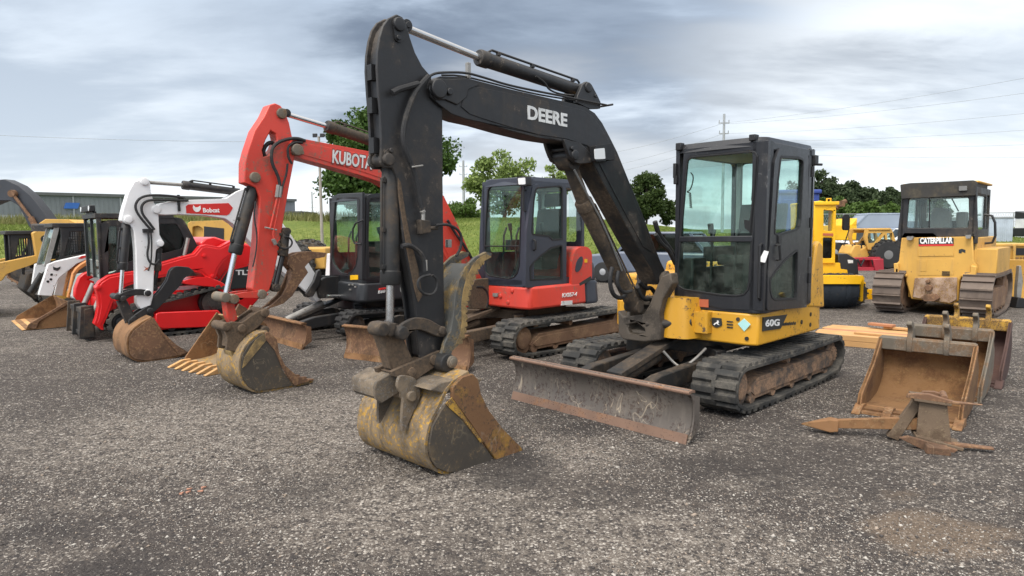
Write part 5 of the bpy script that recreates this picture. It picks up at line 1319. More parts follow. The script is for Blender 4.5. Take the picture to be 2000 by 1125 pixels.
    q = [(1.011,0.655),(0.672,0.631)]; MB().cyl((q[0][0], .3, q[0][1]), (q[1][0], .3, q[1][1]), .028).build('swing_cylinder', M['steel'], rt)
    return rt
white_excavator()
# ---------------------------------------------------------------- the loaders at the left end of the row
def wheel(root, x, y0, y1, r, mat, rim, lugs=18, name='wheel'):
    b = MB(); L = abs(y1 - y0)
    b.lathe((x, y0, r), (x, y1, r), [(0, r * .55), (.01, r * .86), (L * .2, r * .96), (L * .5, r * .97), (L * .8, r * .96), (L - .01, r * .86), (L, r * .55)], 32)
    for k in range(lugs):
        a = k * 2 * math.pi / lugs
        for s_ in (0, 1):
            aa = a + s_ * math.pi / lugs
            c = Vector((x + r * .97 * math.cos(aa), y0 + (y1 - y0) * (.28 + .44 * s_), r + r * .97 * math.sin(aa)))
            b.box(c, (r * .08, L * .5, r * .12), Matrix.Rotation(-aa, 3, 'Y'))
    o = b.build(name, mat, root)
    yo, yi = (y1, y0) if abs(y1) > abs(y0) else (y0, y1)
    d = 1 if yo > yi else -1
    MB().lathe((x, yo - d * .05, r), (x, yo + d * .012, r), [(0, r * .54), (.03, r * .54), (.035, r * .42), (.05, r * .3), (.062, r * .12)], 24).build('rim', rim, o)
    return o

def red_loader():
    rt = thing('compact_loader', 'bright red tracked loader with black cab between the white loader and white excavator', 'loader', (-5.365,12.134),-138.60)
    for y0, y1, sg in ((.55, .95, 1), (-.95, -.55, -1)):
        track(rt, .93, 1.95, .78, y0, y1, .22, .30, M['rubber'], .025, M['red'], M['black'], sg, Hf=.50)
    gd = [(1.226,0.371),(1.169,0.400),(0.273,0.359),(0.205,0.273),(0.195,0.153),(0.264,0.095),(0.549,0.098),(1.126,0.137),(1.231,0.182)]
    MB().plate(gd, .88, .965).build('track_guard', M['red'], rt, bevel=.012)
    ch = [(1.250,0.344),(1.129,0.522),(0.873,0.650),(0.534,0.670),(0.290,0.610),(0.113,0.310),(0.139,0.201),(1.142,0.251)]
    MB().plate(ch, -.52, .58).bb(-.3, 1.7, -.5, .5, .2, .7).build('chassis', M['red'], rt, bevel=.02)
    fd = [(0.781,0.883),(0.571,0.925),(0.389,0.926),(0.186,0.828),(0.064,0.733),(0.132,0.628),(0.315,0.749),(0.558,0.785),(0.774,0.830)]
    MB().plate(fd, .5, .93).each('fender', M['red'], rt, bevel=.01)
    # lift arms
    la = [(2.016,0.845),(1.953,0.938),(1.831,1.019),(1.658,1.049),(1.455,1.069),(1.086,1.184),(0.827,1.257),(0.592,1.312),(0.487,1.435),(0.386,1.460),(0.183,1.418),(-0.052,1.538),(-0.124,1.476),(-0.074,1.303),(0.111,1.180),(0.210,1.055),(0.268,0.897),(0.351,0.865),(0.420,0.911),(0.497,0.993),(0.635,1.021),(0.743,1.005),(0.993,0.966),(1.437,0.889),(1.599,0.839),(1.725,0.749),(1.792,0.616),(1.878,0.388),(1.942,0.267),(1.939,0.188),(1.972,0.197),(2.062,0.298),(2.029,0.382),(1.990,0.553),(1.990,0.708)]
    arm = MB().plate(la, .74, .90); ins = grow(la, -.035); arm.plate(ins, .895, .908); ao = arm.build('lift_arm', M['red'], rt, bevel=.014, seg=3)
    f = MB()
    for px in [(0.437,1.276),(0.325,0.928),(1.977,0.843)]: pin(f, px[0], px[1], .70, .935, .035)
    f.each('pin_boss', M['red'], ao)
    ra = [(2.041,0.730),(1.970,0.920),(1.902,0.982),(1.769,1.036),(1.722,1.006),(1.699,0.928),(1.830,0.874),(1.749,0.843),(1.744,0.733),(1.755,0.580),(1.867,0.434),(1.985,0.487),(2.052,0.601)]
    MB().plate(ra, -.90, -.72).build('lift_arm', M['red'], rt, bevel=.02, seg=3)
    MB().bb(1.72, 1.86, -.75, .76, .42, .62).build('cross_tube', M['red'], rt, bevel=.03)
    for y in (.45, -.5):
        c = MB(); c.cyl((1.80, y, .82), (1.98, y, .42), .045).cyl((1.96, y, .46), (2.06, y, .25), .025); c.each('tilt_cylinder', M['fitting'], rt)
    q = MB(); 
    q.plate([(2.02, .06), (2.16, .06), (2.13, .50), (2.02, .52)], -.62, .62)
    for y in (-.60, .56, -.05): q.plate([(2.0, .04), (2.22, .05), (2.17, .55), (2.0, .55)], y, y + .05)
    q.bb(2.1, 2.17, -.6, .6, .08, .14); q.bb(2.08, 2.15, -.6, .6, .42, .5)
    q.build('quick_attach', M['black_dirty'], rt, bevel=.008)
    # cab
    zt, zb, Y = 1.92, .95, .55
    b = MB()
    so_ = [(1.842,1.806),(1.721,1.865),(1.011,1.899),(0.741,1.915),(0.653,1.894),(0.597,1.827),(0.506,1.624),(0.395,1.364),(0.692,1.276),(0.969,1.190),(1.352,1.051),(1.822,0.943),(1.882,0.956)]
    wf = [(1.727,1.766),(1.612,1.776),(1.649,1.065),(1.766,1.020)]
    wr = [(1.459,1.806),(0.736,1.810),(0.691,1.721),(0.624,1.540),(0.677,1.392),(1.001,1.317),(1.490,1.200)]
    b.plate(so_, Y - .05, Y, 'y', [rounded(wr, .03), rounded(wf, .02)]); b.plate(so_, -Y, -Y + .05, 'y', [rounded(wr, .03), rounded(wf, .02)])
    xs = [p[0] for p in so_]; xf, xr = max(xs), min(xs)
    b.bb(xf - 1.1, xf + .02, -Y - .01, Y + .01, 1.90, 1.97); b.plate([(xf - 1.1, 1.93), (xf - 1.06, 1.95), (xr + .02, 1.42), (xr, 1.38)], -Y, Y)
    for y in (-Y, Y - .07): b.bb(xf - .06, xf, y, y + .07, zb, 1.92)
    b.bb(xf - .05, xf, -.02, .02, zb, 1.9)
    cab = b.build('cab', M['black'], rt, bevel=.01)
    for h, yy in ((wr, Y - .03), (wf, Y - .03), (wr, -Y + .02)): MB().plate(grow(rounded(h, .02), -.002), yy, yy + .006).build('window', M['glass_black'] if h is wr else M['glass_dark'], cab)
    MB().bb(xf - .03, xf - .022, -Y + .06, Y - .06, zb, 1.88).build('window', M['glass_dark'], cab)
    operator_seat(rt, xf - .75, 0, 1.05, M['seat'], .9)
    l = MB(); l.bb(xf - .02, xf + .06, -.38, .38, 2.00, 2.10); l.bb(xf - .05, xf, -.3, .3, 1.95, 2.01)
    lb = l.build('light_bar', M['trim'], cab, bevel=.012)
    for y in (-.33, .33): MB().cyl((xf + .055, y, 2.05), (xf + .066, y, 2.05), .04).build('lamp_lens', M['lens'], lb)
    # rear hood and side panel
    hd = [(0.406,1.483),(0.341,1.546),(0.152,1.583),(-0.026,1.519),(-0.233,1.504),(-0.565,1.396),(-0.741,1.184),(-0.768,0.671),(-0.289,0.198),(-0.105,0.576),(0.080,0.812),(0.397,1.222)]
    MB().plate(hd, -.62, .62).build('engine_hood', M['red'], rt, bevel=.03, seg=3)
    sp_ = [(0.140,0.827),(0.012,0.995),(-0.346,1.068),(-0.472,1.153),(-0.652,1.101),(-0.635,0.692),(-0.034,0.673),(0.071,0.713)]
    MB().plate(sp_, .60, .70).build('side_panel', M['decal_dark'], rt, bevel=.01)
    st = [(0.011,1.013),(-0.380,1.089),(-0.379,1.072),(0.004,0.991),(0.126,0.821),(0.142,0.827)]; MB().plate(st, .695, .706).build('panel_stripe', M['red'], rt)
    q = [(-0.131,0.922),(-0.485,0.909)]; text('TL75', q[0], q[1], .085, 'y', .705, M['white_flat'], rt, bold=.035)
    c = MB(); q = [(0.600,1.572),(0.673,1.281)]; c.cyl((q[0][0], .66, q[0][1]), (q[1][0], .66, q[1][1]), .03); c.build('arm_strut', M['fitting'], rt)
    return rt
red_loader()

def loader_bucket(rt, prof, side, y0, y1, mat, smat, edge):
    b = MB(); b.plate(shell(smooth_poly(prof, 1), -.02), y0, y1); bu = b.build('bucket', mat, rt, bevel=.004)
    s = MB()
    for y in (y0 - .012, y1 - .008): s.plate(side, y, y + .02)
    s.each('bucket_side', smat, bu, bevel=.003)
    p = prof[0]
    s = MB(); s.plate([(p[0] + .05, p[1] - .004), (p[0] - .16, p[1] + .012), (p[0] - .16, p[1] + .03), (p[0] + .05, p[1] + .006)], y0 - .01, y1 + .012); s.build('cutting_edge', edge, bu, bevel=.003)
    return bu

def white_loader():
    rt = thing('compact_loader', 'white loader with wide rusty bucket lowered in front and meshed black cab', 'loader', (-7.477,13.472),-138.60)
    for x in (-.35, .62):
        for y0, y1 in ((.60, .86), (-.86, -.60)): wheel(rt, x, y0, y1, .40, M['rubber'], M['white'])
    MB().plate([(-.95, .35), (.95, .28), (1.15, .45), (1.1, .85), (.2, 1.0), (-1.0, 1.35)], -.58, .58).build('body', M['white'], rt, bevel=.03)
    bs = [(1.429,0.899),(1.271,0.987),(1.231,0.900),(1.279,0.687),(1.359,0.542),(1.509,0.564)]; MB().plate(bs, .56, .62).build('side_panel', M['white'], rt, bevel=.01)
    la = [(1.597,1.126),(1.461,1.183),(0.981,1.293),(0.897,1.302),(0.929,1.228),(1.163,1.119),(1.304,0.998),(1.439,0.883),(1.498,0.756),(1.561,0.568),(1.760,0.597),(1.718,0.749),(1.656,0.932)]
    ao = MB().plate(la, .70, .85).build('lift_arm', M['white'], rt, bevel=.012)
    ra = [(1.611,1.083),(1.405,1.137),(1.386,1.028),(1.500,0.912),(1.625,0.705),(1.682,0.692)]; MB().plate(ra, -.85, -.70).build('lift_arm', M['white'], rt, bevel=.012)
    q = [(1.141,1.214),(1.084,1.261),(0.983,1.272),(1.003,1.241),(1.087,1.212)]; MB().plate(q, .845, .856).build('arm_decal', M['decal_red'], ao)
    q = [(1.525,1.092),(1.499,1.074),(1.469,1.062),(1.437,1.072),(1.411,1.087),(1.421,1.046),(1.445,1.022),(1.465,1.010),(1.489,1.017),(1.519,1.033)]; MB().plate(q, .845, .856).build('head_emblem', M['decal_dark'], ao)
    h = MB()
    for px in [(1.552,0.948),(1.567,0.865),(1.612,0.830)]: h.cyl((px[0], .845, px[1]), (px[0], .856, px[1]), .022, n=10)
    h.each('arm_hole', M['trim'], ao)
    p = [(1.538,0.908),(1.744,0.559),(1.784,0.494)]; c = MB(); c.cyl((p[0][0], -.5, p[0][1]), (p[1][0], -.5, p[1][1]), .05).cyl((p[0][0] - .02, .45, p[0][1] - .03), (p[1][0] - .02, .45, p[1][1]), .05); c.each('tilt_cylinder', M['black_dirty'], rt)
    # cab
    so_ = [(1.335,1.819),(0.866,1.823),(0.794,1.753),(0.839,1.271),(1.123,1.215),(1.389,1.170),(1.327,1.478)]
    w = [(1.179,1.691),(0.854,1.705),(0.889,1.328),(1.008,1.287),(1.303,1.253)]
    b = MB(); b.plate(so_, .46, .5, 'y', [w]); b.plate(so_, -.5, -.46, 'y', [w])
    xf, xr = max(p[0] for p in so_), min(p[0] for p in so_); zr = max(p[1] for p in so_)
    b.bb(xr, so_[0][0] + .12, -.52, .52, zr - .05, zr + .03); b.bb(xr, xr + .05, -.48, .48, 1.0, zr)
    cab = b.build('cab', M['black'], rt, bevel=.012)
    g = MB(); x0, x1 = min(p[0] for p in w), max(p[0] for p in w); z0, z1 = min(p[1] for p in w), max(p[1] for p in w)
    for yy in (.475, -.478):
        for i in range(1, 12): x = x0 + (x1 - x0) * i / 12; g.bb(x - .004, x + .004, yy, yy + .006, z0 - .01, z1 + .01)
        for i in range(1, 9): z = z0 + (z1 - z0) * i / 9; g.bb(x0 - .01, x1 + .01, yy + .006, yy + .012, z - .004, z + .004)
    g.each('side_mesh', M['trim'], cab)
    fx = so_[0][0]; fg = MB().plate([(fx + .05, zr - .08), (fx + .06, zr - .08), (fx + .26, 1.12), (fx + .25, 1.12)], -.47, .47).build('front_window', glass_mat('pale_green_screen', (.75, .9, .85), .45), cab)
    p_ = MB()
    for y in (-.5, .45): p_.plate([(fx + .0, zr - .03), (fx + .08, zr - .03), (fx + .28, 1.08), (fx + .20, 1.08)], y, y + .05)
    p_.each('front_pillar', M['fitting'], cab, bevel=.008)
    operator_seat(rt, .55, 0, 1.0, M['seat'], .9)
    # bucket
    pr = [(1.979,0.011),(1.665,0.016),(1.330,0.024),(1.291,0.149),(1.282,0.319),(1.333,0.461)]
    sd = [(1.979,0.007),(1.935,0.102),(1.333,0.467),(1.275,0.318),(1.327,0.011),(1.827,0.008)]
    bu = loader_bucket(rt, pr, sd, -.85, .85, M['rust_light'], M['rust_light'], M['wood'])
    r_ = [(1.952,0.068),(1.924,0.117),(1.345,0.463),(1.326,0.419),(1.780,0.144),(1.829,0.025),(1.863,0.018)]; MB().plate(r_, .855, .885).build('side_rib', M['rust'], bu, bevel=.005)
    return rt
white_loader()

def yellow_loader():
    rt = thing('compact_loader', 'yellow loader with black caged cab and round badge, leftmost in the row', 'loader', (-9.605,15.129),-138.60)
    for x in (-.45, .55):
        for y0, y1 in ((.58, .86), (-.86, -.58)): wheel(rt, x, y0, y1, .42, M['rubber'], M['cat_yellow'])
    MB().plate([(-1.0, .35), (1.0, .28), (1.2, .5), (1.1, .85), (.2, 1.0), (-1.1, 1.3)], -.56, .56).build('body', M['black_dirty'], rt, bevel=.03)
    la = [(1.677,1.074),(1.563,1.098),(1.408,1.130),(1.152,1.186),(0.951,1.228),(0.918,1.093),(1.022,1.036),(1.284,0.943),(1.462,0.863),(1.546,0.736),(1.662,0.695),(1.729,0.840)]
    ao = MB().plate(la, .66, .80).build('lift_arm', M['cat_yellow'], rt, bevel=.012)
    MB().plate(la, -.80, -.66).build('lift_arm', M['cat_yellow'], rt, bevel=.012)
    tw = [(1.005,1.678),(0.963,1.714),(0.680,1.705),(0.644,1.626),(0.631,1.107),(0.959,1.082),(0.970,1.241)]
    to = MB().plate(tw, .60, .82).build('arm_tower', M['cat_yellow'], rt, bevel=.02)
    q = [(0.784,1.554)][0]
    bd_ = MB().plate(circ(q[0], q[1], .085, 24), .815, .832).build('round_badge', M['decal_dark'], to)
    q = [(0.824,1.526),(0.739,1.524)]; text('S6', q[0], q[1], .075, 'y', .834, M['white_flat'], bd_, bold=.03)
    so_ = [(1.370,1.683),(0.974,1.667),(0.916,1.604),(0.961,1.173),(1.265,1.122),(1.376,1.077)]
    w = [(1.190,1.571),(0.959,1.568),(0.989,1.223),(1.283,1.159)]
    b = MB(); b.plate(so_, .46, .5, 'y', [w]); b.plate(so_, -.5, -.46, 'y', [w])
    xf, xr = max(p[0] for p in so_), min(p[0] for p in so_); zr = max(p[1] for p in so_)
    b.bb(xr - .1, xf + .05, -.55, .55, zr - .03, zr + .05)
    for y in (-.5, .45): b.bb(xf - .05, xf, y, y + .05, 1.0, zr)
    b.bb(xr, xr + .05, -.48, .48, 1.0, zr)
    cab = b.build('cab', M['black'], rt, bevel=.012)
    g = MB(); x0, x1 = min(p[0] for p in w), max(p[0] for p in w); z0, z1 = min(p[1] for p in w), max(p[1] for p in w)
    for yy in (.475, -.478):
        for i in range(1, 8): x = x0 + (x1 - x0) * i / 8; g.bb(x - .008, x + .008, yy, yy + .006, z0 - .01, z1 + .01)
    g.each('side_mesh', M['trim'], cab)
    operator_seat(rt, .5, 0, 1.0, M['seat'], .9)
    k = MB(); k.bb(1.75, 1.80, -.6, .6, .30, .36); k.bb(1.75, 1.80, -.6, .6, .95, 1.0)
    for i in range(9): y = -.56 + i * .14; k.bb(1.74, 1.79, y, y + .035, .2, 1.05)
    k.build('brush_guard', M['black_dirty'], rt, bevel=.005)
    loader_bucket(rt, [(2.35, .02), (1.9, .02), (1.74, .08), (1.72, .4), (1.86, .62)], [(2.35, .0), (2.25, .12), (1.86, .64), (1.70, .4), (1.72, .06), (1.9, .0)], -.95, .95, M['dark_rust'], M['black_dirty'], M['rust_light'])
yellow_loader()

def orange_loader():
    rt = thing('narrow_loader', 'orange loader mostly hidden, its curved arm showing between white and red loaders', 'loader', (-6.492,12.807),-138.60)
    ar = [(1.631,0.810),(1.593,0.972),(1.536,1.062),(1.453,1.135),(1.351,1.200),(1.252,1.217),(1.164,1.162),(1.168,1.078),(1.276,1.103),(1.402,1.088),(1.494,1.019),(1.552,0.929),(1.615,0.726),(1.660,0.533),(1.690,0.556)]
    MB().plate(ar, -.05, .1).plate(ar, -.5, -.38).each('lift_arm', paint('worn_orange', (.55, .22, .06), amt=.4, rough=.55, chip=(.2, .1, .05)), rt, bevel=.012)
    MB().plate([(-.6, .2), (.9, .2), (.8, .75), (.3, .95), (-.6, .95)], -.36, -.07).build('body', M['black_dirty'], rt, bevel=.03)
    for y0, y1 in ((-.07, .02), (-.48, -.38)): 
        for x in (-.3, .55): wheel(rt, x, y0, y1, .28, M['rubber'], M['cat_yellow'], 14)
    q = [(1.255,1.183),(1.145,1.179),(1.155,0.989),(1.245,1.014)]; MB().plate(q, -.3, -.1).build('seat', M['decal_orange'], rt, bevel=.02)
orange_loader()

def loose_bucket():
    rt = thing('digging_bucket', 'rusty yellow bucket with long teeth lying on gravel behind the red excavator bucket', 'bucket', (-3.767,8.100),-126.82)
    W = .46
    pr = [(.05, .03), (-.30, .03), (-.52, .09), (-.62, .28), (-.58, .50), (-.48, .60)]
    b = MB(); b.plate(shell(smooth_poly(pr, 1), -.02), -W, W); bu = b.build('bucket', M['bucket_yellow'], rt, bevel=.004)
    sd = [(.02, .02), (-.02, .10), (-.46, .62), (-.58, .52), (-.63, .28), (-.52, .08), (-.30, .02)]
    s = MB()
    for y in (-W - .01, W - .012): s.plate(sd, y, y + .022)
    s.each('bucket_side', M['rust_light'], bu, bevel=.003)
    for i in range(6):
        y = -W + .04 + i * (2 * W - .08) / 5
        MB().plate([(-.04, .0), (-.06, .075), (.05, .075), (.22, .012), (.22, .002)], y - .028, y + .028).each('bucket_tooth', M['wood'], bu, bevel=.006)
    e = MB()
    for y in (-.15, .12): e.plate([(-.58, .45), (-.50, .62), (-.58, .74), (-.70, .66), (-.68, .45)], y, y + .03)
    e.each('bucket_ear', M['rust'], bu, bevel=.006)
loose_bucket()

def dark_boom_excavator():
    rt = thing('excavator', 'big yellow excavator behind the loaders, its dark grey boom arching off the left edge', 'excavator', (-14.500,23.000),180.00)
    bo = [(3.666,3.142),(2.955,3.476),(2.438,3.505),(2.007,3.298),(1.620,2.954),(1.274,2.473),(0.930,1.956),(0.826,1.439),(1.293,1.443),(1.508,1.583),(1.775,1.963),(1.877,2.222),(2.056,2.617),(2.319,2.790),(2.662,2.793),(3.370,2.525)]
    MB().plate(bo, -.25, .2).build('boom', paint('slate_boom_paint', (.032, .036, .044), amt=.2, rough=.5), rt, bevel=.02)
    p = [(2.159,3.022),(1.600,2.217),(1.374,1.754)]; c = MB(); c.cyl((p[0][0], .3, p[0][1]), (p[1][0], .3, p[1][1]), .05).cyl((p[1][0], .3, p[1][1]), (p[2][0], .3, p[2][1]), .09); c.cyl((p[0][0], -.3, p[0][1]), (p[0][0], .36, p[0][1]), .12); c.build('boom_cylinder', M['rust'], rt)
    MB().plate([(1.6, .95), (1.7, 1.5), (.8, 1.7), (.2, 1.95), (-2.2, 1.95), (-2.4, 1.5), (-2.4, .95)], -1.2, .6).build('body', M['cat_yellow'], rt, bevel=.05)
    MB().plate([(0.926,2.020),(0.714,2.153),(-0.131,2.129),(-0.426,1.975),(-0.392,1.434),(1.100,1.447)], .2, .9).build('engine_hood', M['cat_yellow'], rt, bevel=.03)
    c = MB(); c.bb(-.6, .9, .55, 1.35, 1.0, 2.0); c.build('cab', M['black'], rt, bevel=.06)
    for y0, y1 in ((-1.5, -.9), (.9, 1.5)): track(rt, -.3, 4.0, .9, y0, y1, .42, .42, M['rust_frame'], .03, M['black_dirty'], M['black_dirty'], 1 if y1 > 0 else -1, steel=True, pitch=.19)
dark_boom_excavator()

def yellow_wheel_loader():
    rt = thing('wheel_loader', 'yellow machine hood with dark opening behind red loader and under the white boom', 'loader', (-7.900,20.000),180.00)
    hd = [(1.193,1.930),(1.104,1.986),(0.126,2.006),(-0.040,1.862),(-0.291,1.688),(-0.406,0.996),(-0.249,0.709),(1.166,0.721)]
    hole = [(1.054,1.828),(0.880,1.855),(0.769,1.768),(0.788,1.367),(0.963,1.325),(1.073,1.441)]
    b = MB(); b.plate(hd, .9, 1.0, 'y', [rounded(hole, .05)]); b.plate(grow(hd, -.02), -1.0, .9); b.build('engine_hood', M['cat_yellow'], rt, bevel=.03)
    q = [(0.728,1.840),(0.171,1.777),(0.186,1.434),(0.747,1.439)]; MB().plate(q, .98, 1.012).build('grille', M['trim'], rt)
    MB().bb(-2.6, 2.4, -.8, .8, .6, 1.2).build('body', M['cat_yellow'], rt, bevel=.04)
    for x in (-1.6, 1.5):
        for y0, y1 in ((.7, 1.15), (-1.15, -.7)): wheel(rt, x, y0, y1, .72, M['rubber'], M['cat_yellow'], 22)
    e = MB(); q = [(0.912,1.697),(0.816,1.873),(0.573,1.694)]; e.cyl((q[0][0], .5, q[0][1] - .2), (q[0][0], .5, q[0][1] + .14), .10); e.cyl((q[2][0], .5, q[2][1] - .2), (q[2][0], .5, q[2][1] + .16), .08); e.each('exhaust_stack', M['trim'], rt)
yellow_wheel_loader()
# ---------------------------------------------------------------- right side: bulldozer, sweeper, things behind
def bulldozer():
    rt = thing('bulldozer', 'yellow bulldozer seen from behind with steel tracks and dark cab on the right', 'bulldozer', (8.710,13.420),47.00)
    for y0, y1, sg in ((.47, .95, 1), (-.95, -.47, -1)):
        track(rt, -.35, 2.55, .80, y0, y1, .36, .38, M['dozer_track'], .035, M['rust_frame'], M['rust_frame'], sg, steel=True, pitch=.165, lugh=.03)
    X = -1.2
    bo = [(0.580,1.444),(-0.560,1.470),(-0.599,1.034),(-0.656,0.934),(-0.653,0.756),(-0.423,0.734),(-0.392,0.642),(-0.393,0.292),(-0.286,0.215),(0.124,0.267),(0.377,0.277),(0.470,0.603),(0.489,0.732),(0.669,0.753),(0.687,0.921),(0.609,0.991)]
    b = MB().plate(bo, X, X + .10, 'x')
    bb_ = [p for p in bo if p[1] > .45]
    ys = [p[0] for p in bo]; z1 = max(p[1] for p in bo)
    b.plate(rect(-.62, .22, .45, z1 - .02), X + .09, 1.1, 'x')
    b.plate(rect(-.45, .45, .30, .62), X + .09, 1.2, 'x')
    body = b.build('body', M['cat_yellow'], rt, bevel=.02)
    d = [(0.321,0.685),(-0.358,0.724),(-0.370,0.317),(-0.274,0.245),(0.113,0.286),(0.348,0.325)]
    MB().plate(d, X - .03, X + .02, 'x').build('worn_drawbar_plate', paint('chalky_worn_plate', (.42, .30, .22), dirt=(.16, .09, .05), amt=.6, scale=5, rough=.8, chip=(.5, .3, .05), chip_amt=.4), body, bevel=.01)
    p = MB(); q = [(0.075,0.515),(0.069,0.342),(0.091,0.633)]
    for i, r_ in ((0, .06), (1, .05), (2, .035)): p.cyl((X - .12, q[i][0], q[i][1]), (X, q[i][0], q[i][1]), r_, n=16)
    pl = [(0.186,0.339),(0.118,0.396),(-0.041,0.406),(-0.112,0.331),(-0.046,0.274),(0.136,0.262)]; p.plate(pl, X - .14, X, 'x'); p.build('drawbar', M['rust'], body, bevel=.01)
    pn = MB(); q = [(0.297,1.284),(-0.287,1.298),(-0.294,1.110),(0.289,1.087)]; pn.plate(grow(q, -.006), X - .012, X, 'x'); q = [(0.256,1.008),(0.147,1.016),(0.140,0.815),(0.241,0.806)]; pn.plate(q, X - .012, X, 'x'); q = [(0.292,1.039),(-0.296,1.068),(-0.308,0.763),(0.280,0.724)]; pn.plate(grow(q, -.006), X - .007, X, 'x'); pn.build('access_panel', M['cat_yellow'], body, bevel=.006)
    q = [(-0.116,0.834),(-0.239,0.844),(-0.242,0.771),(-0.119,0.761)]; g = MB()
    for i in range(4): z = q[0][1] - .012 - i * .022; g.plate(rect(min(q[0][0], q[1][0]), max(q[0][0], q[1][0]), z - .006, z + .006), X - .016, X - .002, 'x')
    g.each('vent_slot', M['trim'], body)
    for pts in ([(0.683,0.954),(0.598,0.956),(0.591,0.761),(0.447,0.753),(0.445,0.699),(0.664,0.753)], [(-0.560,0.957),(-0.650,0.934),(-0.649,0.756),(-0.419,0.726),(-0.427,0.786),(-0.566,0.816)]): MB().plate(pts, X - .06, X + .3, 'x').each('fender', M['cat_yellow'], body, bevel=.02)
    q = [(0.288,1.439),(-0.272,1.445),(-0.278,1.298),(0.283,1.285)]; pl_ = MB().plate(q, X - .01, X + .01, 'x').build('name_plate', M['decal_dark'], body)
    q2 = [(0.284,1.317),(-0.276,1.331),(-0.278,1.298),(0.283,1.285)]; MB().plate(q2, X - .014, X, 'x').build('plate_stripe', M['decal_red'], pl_)
    q = [(0.261,1.338),(-0.262,1.352)]; text('CATERPILLAR', q[0], q[1], .105, 'x', X - .013, M['white_flat'], pl_, bold=.045)
    q = [(-0.359,1.229),(-0.408,1.248),(-0.463,1.223),(-0.461,1.172),(-0.410,1.196),(-0.401,1.163),(-0.362,1.167)]; MB().plate(q, X - .006, X + .004, 'x').build('badge', M['decal_dark'], body)
    # cab
    b = MB(); xr, xf = X + .02, .30
    yl, yr = [(0.608,2.217),(-0.584,2.170)][0][0], [(0.608,2.217),(-0.584,2.170)][1][0]
    zt = [(0.014,2.462)][0][1]; zb = z1
    fr = [(0.607,2.204),(-0.588,2.220),(-0.633,1.490),(-0.633,1.339),(-0.561,1.338),(-0.539,1.470),(0.580,1.438),(0.592,1.317),(0.660,1.316),(0.644,1.681)]
    wn = [(0.457,2.190),(-0.441,2.183),(-0.468,2.144),(-0.492,1.668),(-0.464,1.623),(0.479,1.631),(0.504,1.666),(0.484,2.154)]
    cab = MB().plate(fr, xr, xr + .06, 'x', [wn]).build('cab', M['black'], rt, bevel=.01)
    o = MB(); o.plate(rect(yr, yl, zb, zt - .1), xf, xf + .05, 'x', [rect(yr + .12, yl - .12, zb + .3, zt - .2)])
    sidew = rounded(rect(xr + .12, xf - .42, zb + .12, zt - .22), .04); sw2 = rounded(rect(xf - .34, xf - .06, zb + .12, zt - .22), .04)
    o.plate(rect(xr, xf + .05, zb - .25, zt - .1), yr, yr + .05, 'y', [sidew, sw2]); o.plate(rect(xr, xf + .05, zb - .25, zt - .1), yl - .05, yl, 'y', [sidew, sw2])
    o.build('cab_frame', M['black'], cab, bevel=.008)
    for h in (sidew, sw2):
        for y in (yr + .02, yl - .03): MB().plate(grow(h, -.002), y, y + .008).build('window', M['glass_clear'], cab)
    MB().plate(grow(wn, -.003), xr + .03, xr + .038, 'x').build('window', M['glass_clear'], cab)
    q = [(0.155,2.186),(0.137,2.186),(0.125,1.628),(0.143,1.628)]; MB().plate(q, xr + .02, xr + .05, 'x').each('window_bar', M['trim'], cab)
    MB().plate(rect(yr + .125, yl - .125, zb + .305, zt - .205), xf + .02, xf + .03, 'x').build('window', M['glass_clear'], cab)
    rf = [(0.621,2.451),(0.452,2.473),(-0.006,2.467),(-0.547,2.470),(-0.576,2.438),(-0.579,2.204),(0.595,2.189)]
    MB().plate(rounded(rf, .02), xr - .08, xf - .30, 'x').build('roof', paint('grimy_roof', (.035, .033, .03), dirt=(.10, .085, .06), amt=.5, rough=.8, scale=4), rt, bevel=.02)
    MB().bb(xr + .1, xf + .1, yr - .02, yl + .02, zt - .03, zt + .012).build('roof_panel', M['cat_yellow'], cab, bevel=.02)
    q = [(-0.331,2.375),(-0.453,2.374),(-0.456,2.293),(-0.335,2.292)]; lp = MB().plate(rounded(q, .01), xr - .12, xr - .06, 'x').build('work_lamp', M['grey_plastic'], rt, bevel=.008)
    for pts in ([(0.469,1.471),(0.356,1.476),(0.377,1.399),(0.460,1.404)], [(-0.464,1.496),(-0.545,1.501),(-0.548,1.435),(-0.480,1.430)]): MB().plate(rounded(pts, .02), X - .12, X - .02, 'x').build('rear_lamp', M['fitting'], rt, bevel=.012)
    seat = MB(); q = [(0.219,1.948),(0.181,2.015),(-0.040,2.001),(-0.089,1.940),(-0.120,1.619),(-0.107,1.484),(0.215,1.485),(0.228,1.676)]; seat.plate(rounded(q, .04), -.62, -.48, 'x'); seat.bb(-.5, .0, q[4][0] + .05, q[0][0] - .05, zb - .1, zb + .05); seat.build('seat', M['grey_plastic'], rt, bevel=.04)
    c = MB(); q = [(-0.216,1.930),(-0.229,1.616)]; c.bb(-.25, -.05, q[0][0] - .09, q[0][0] + .09, q[1][1], q[0][1]); c.build('instrument_box', M['grey_plastic'], rt, bevel=.03)
    q = [(0.040,2.222),(-0.091,1.952)]; c = MB(); c.tube([(.2, q[0][0], q[0][1]), (.2, q[1][0], q[1][1])], .012); q = [(0.355,2.149),(0.222,2.229)]; c.tube([(.2, q[0][0], q[0][1]), (.2, q[1][0], q[1][1])], .012); c.each('wiper', M['trim'], cab)
    h = MB(); q = [(-0.661,1.872),(-0.756,1.836),(-0.786,1.348),(-0.684,1.321)]; h.tube([(-.3, yr - .0, q[0][1]), (-.3, q[1][0], q[1][1] - .0), (-.3, q[2][0], q[2][1]), (-.3, yr, q[3][1])], .022, 8, 1); h.build('grab_rail', M['black'], rt)
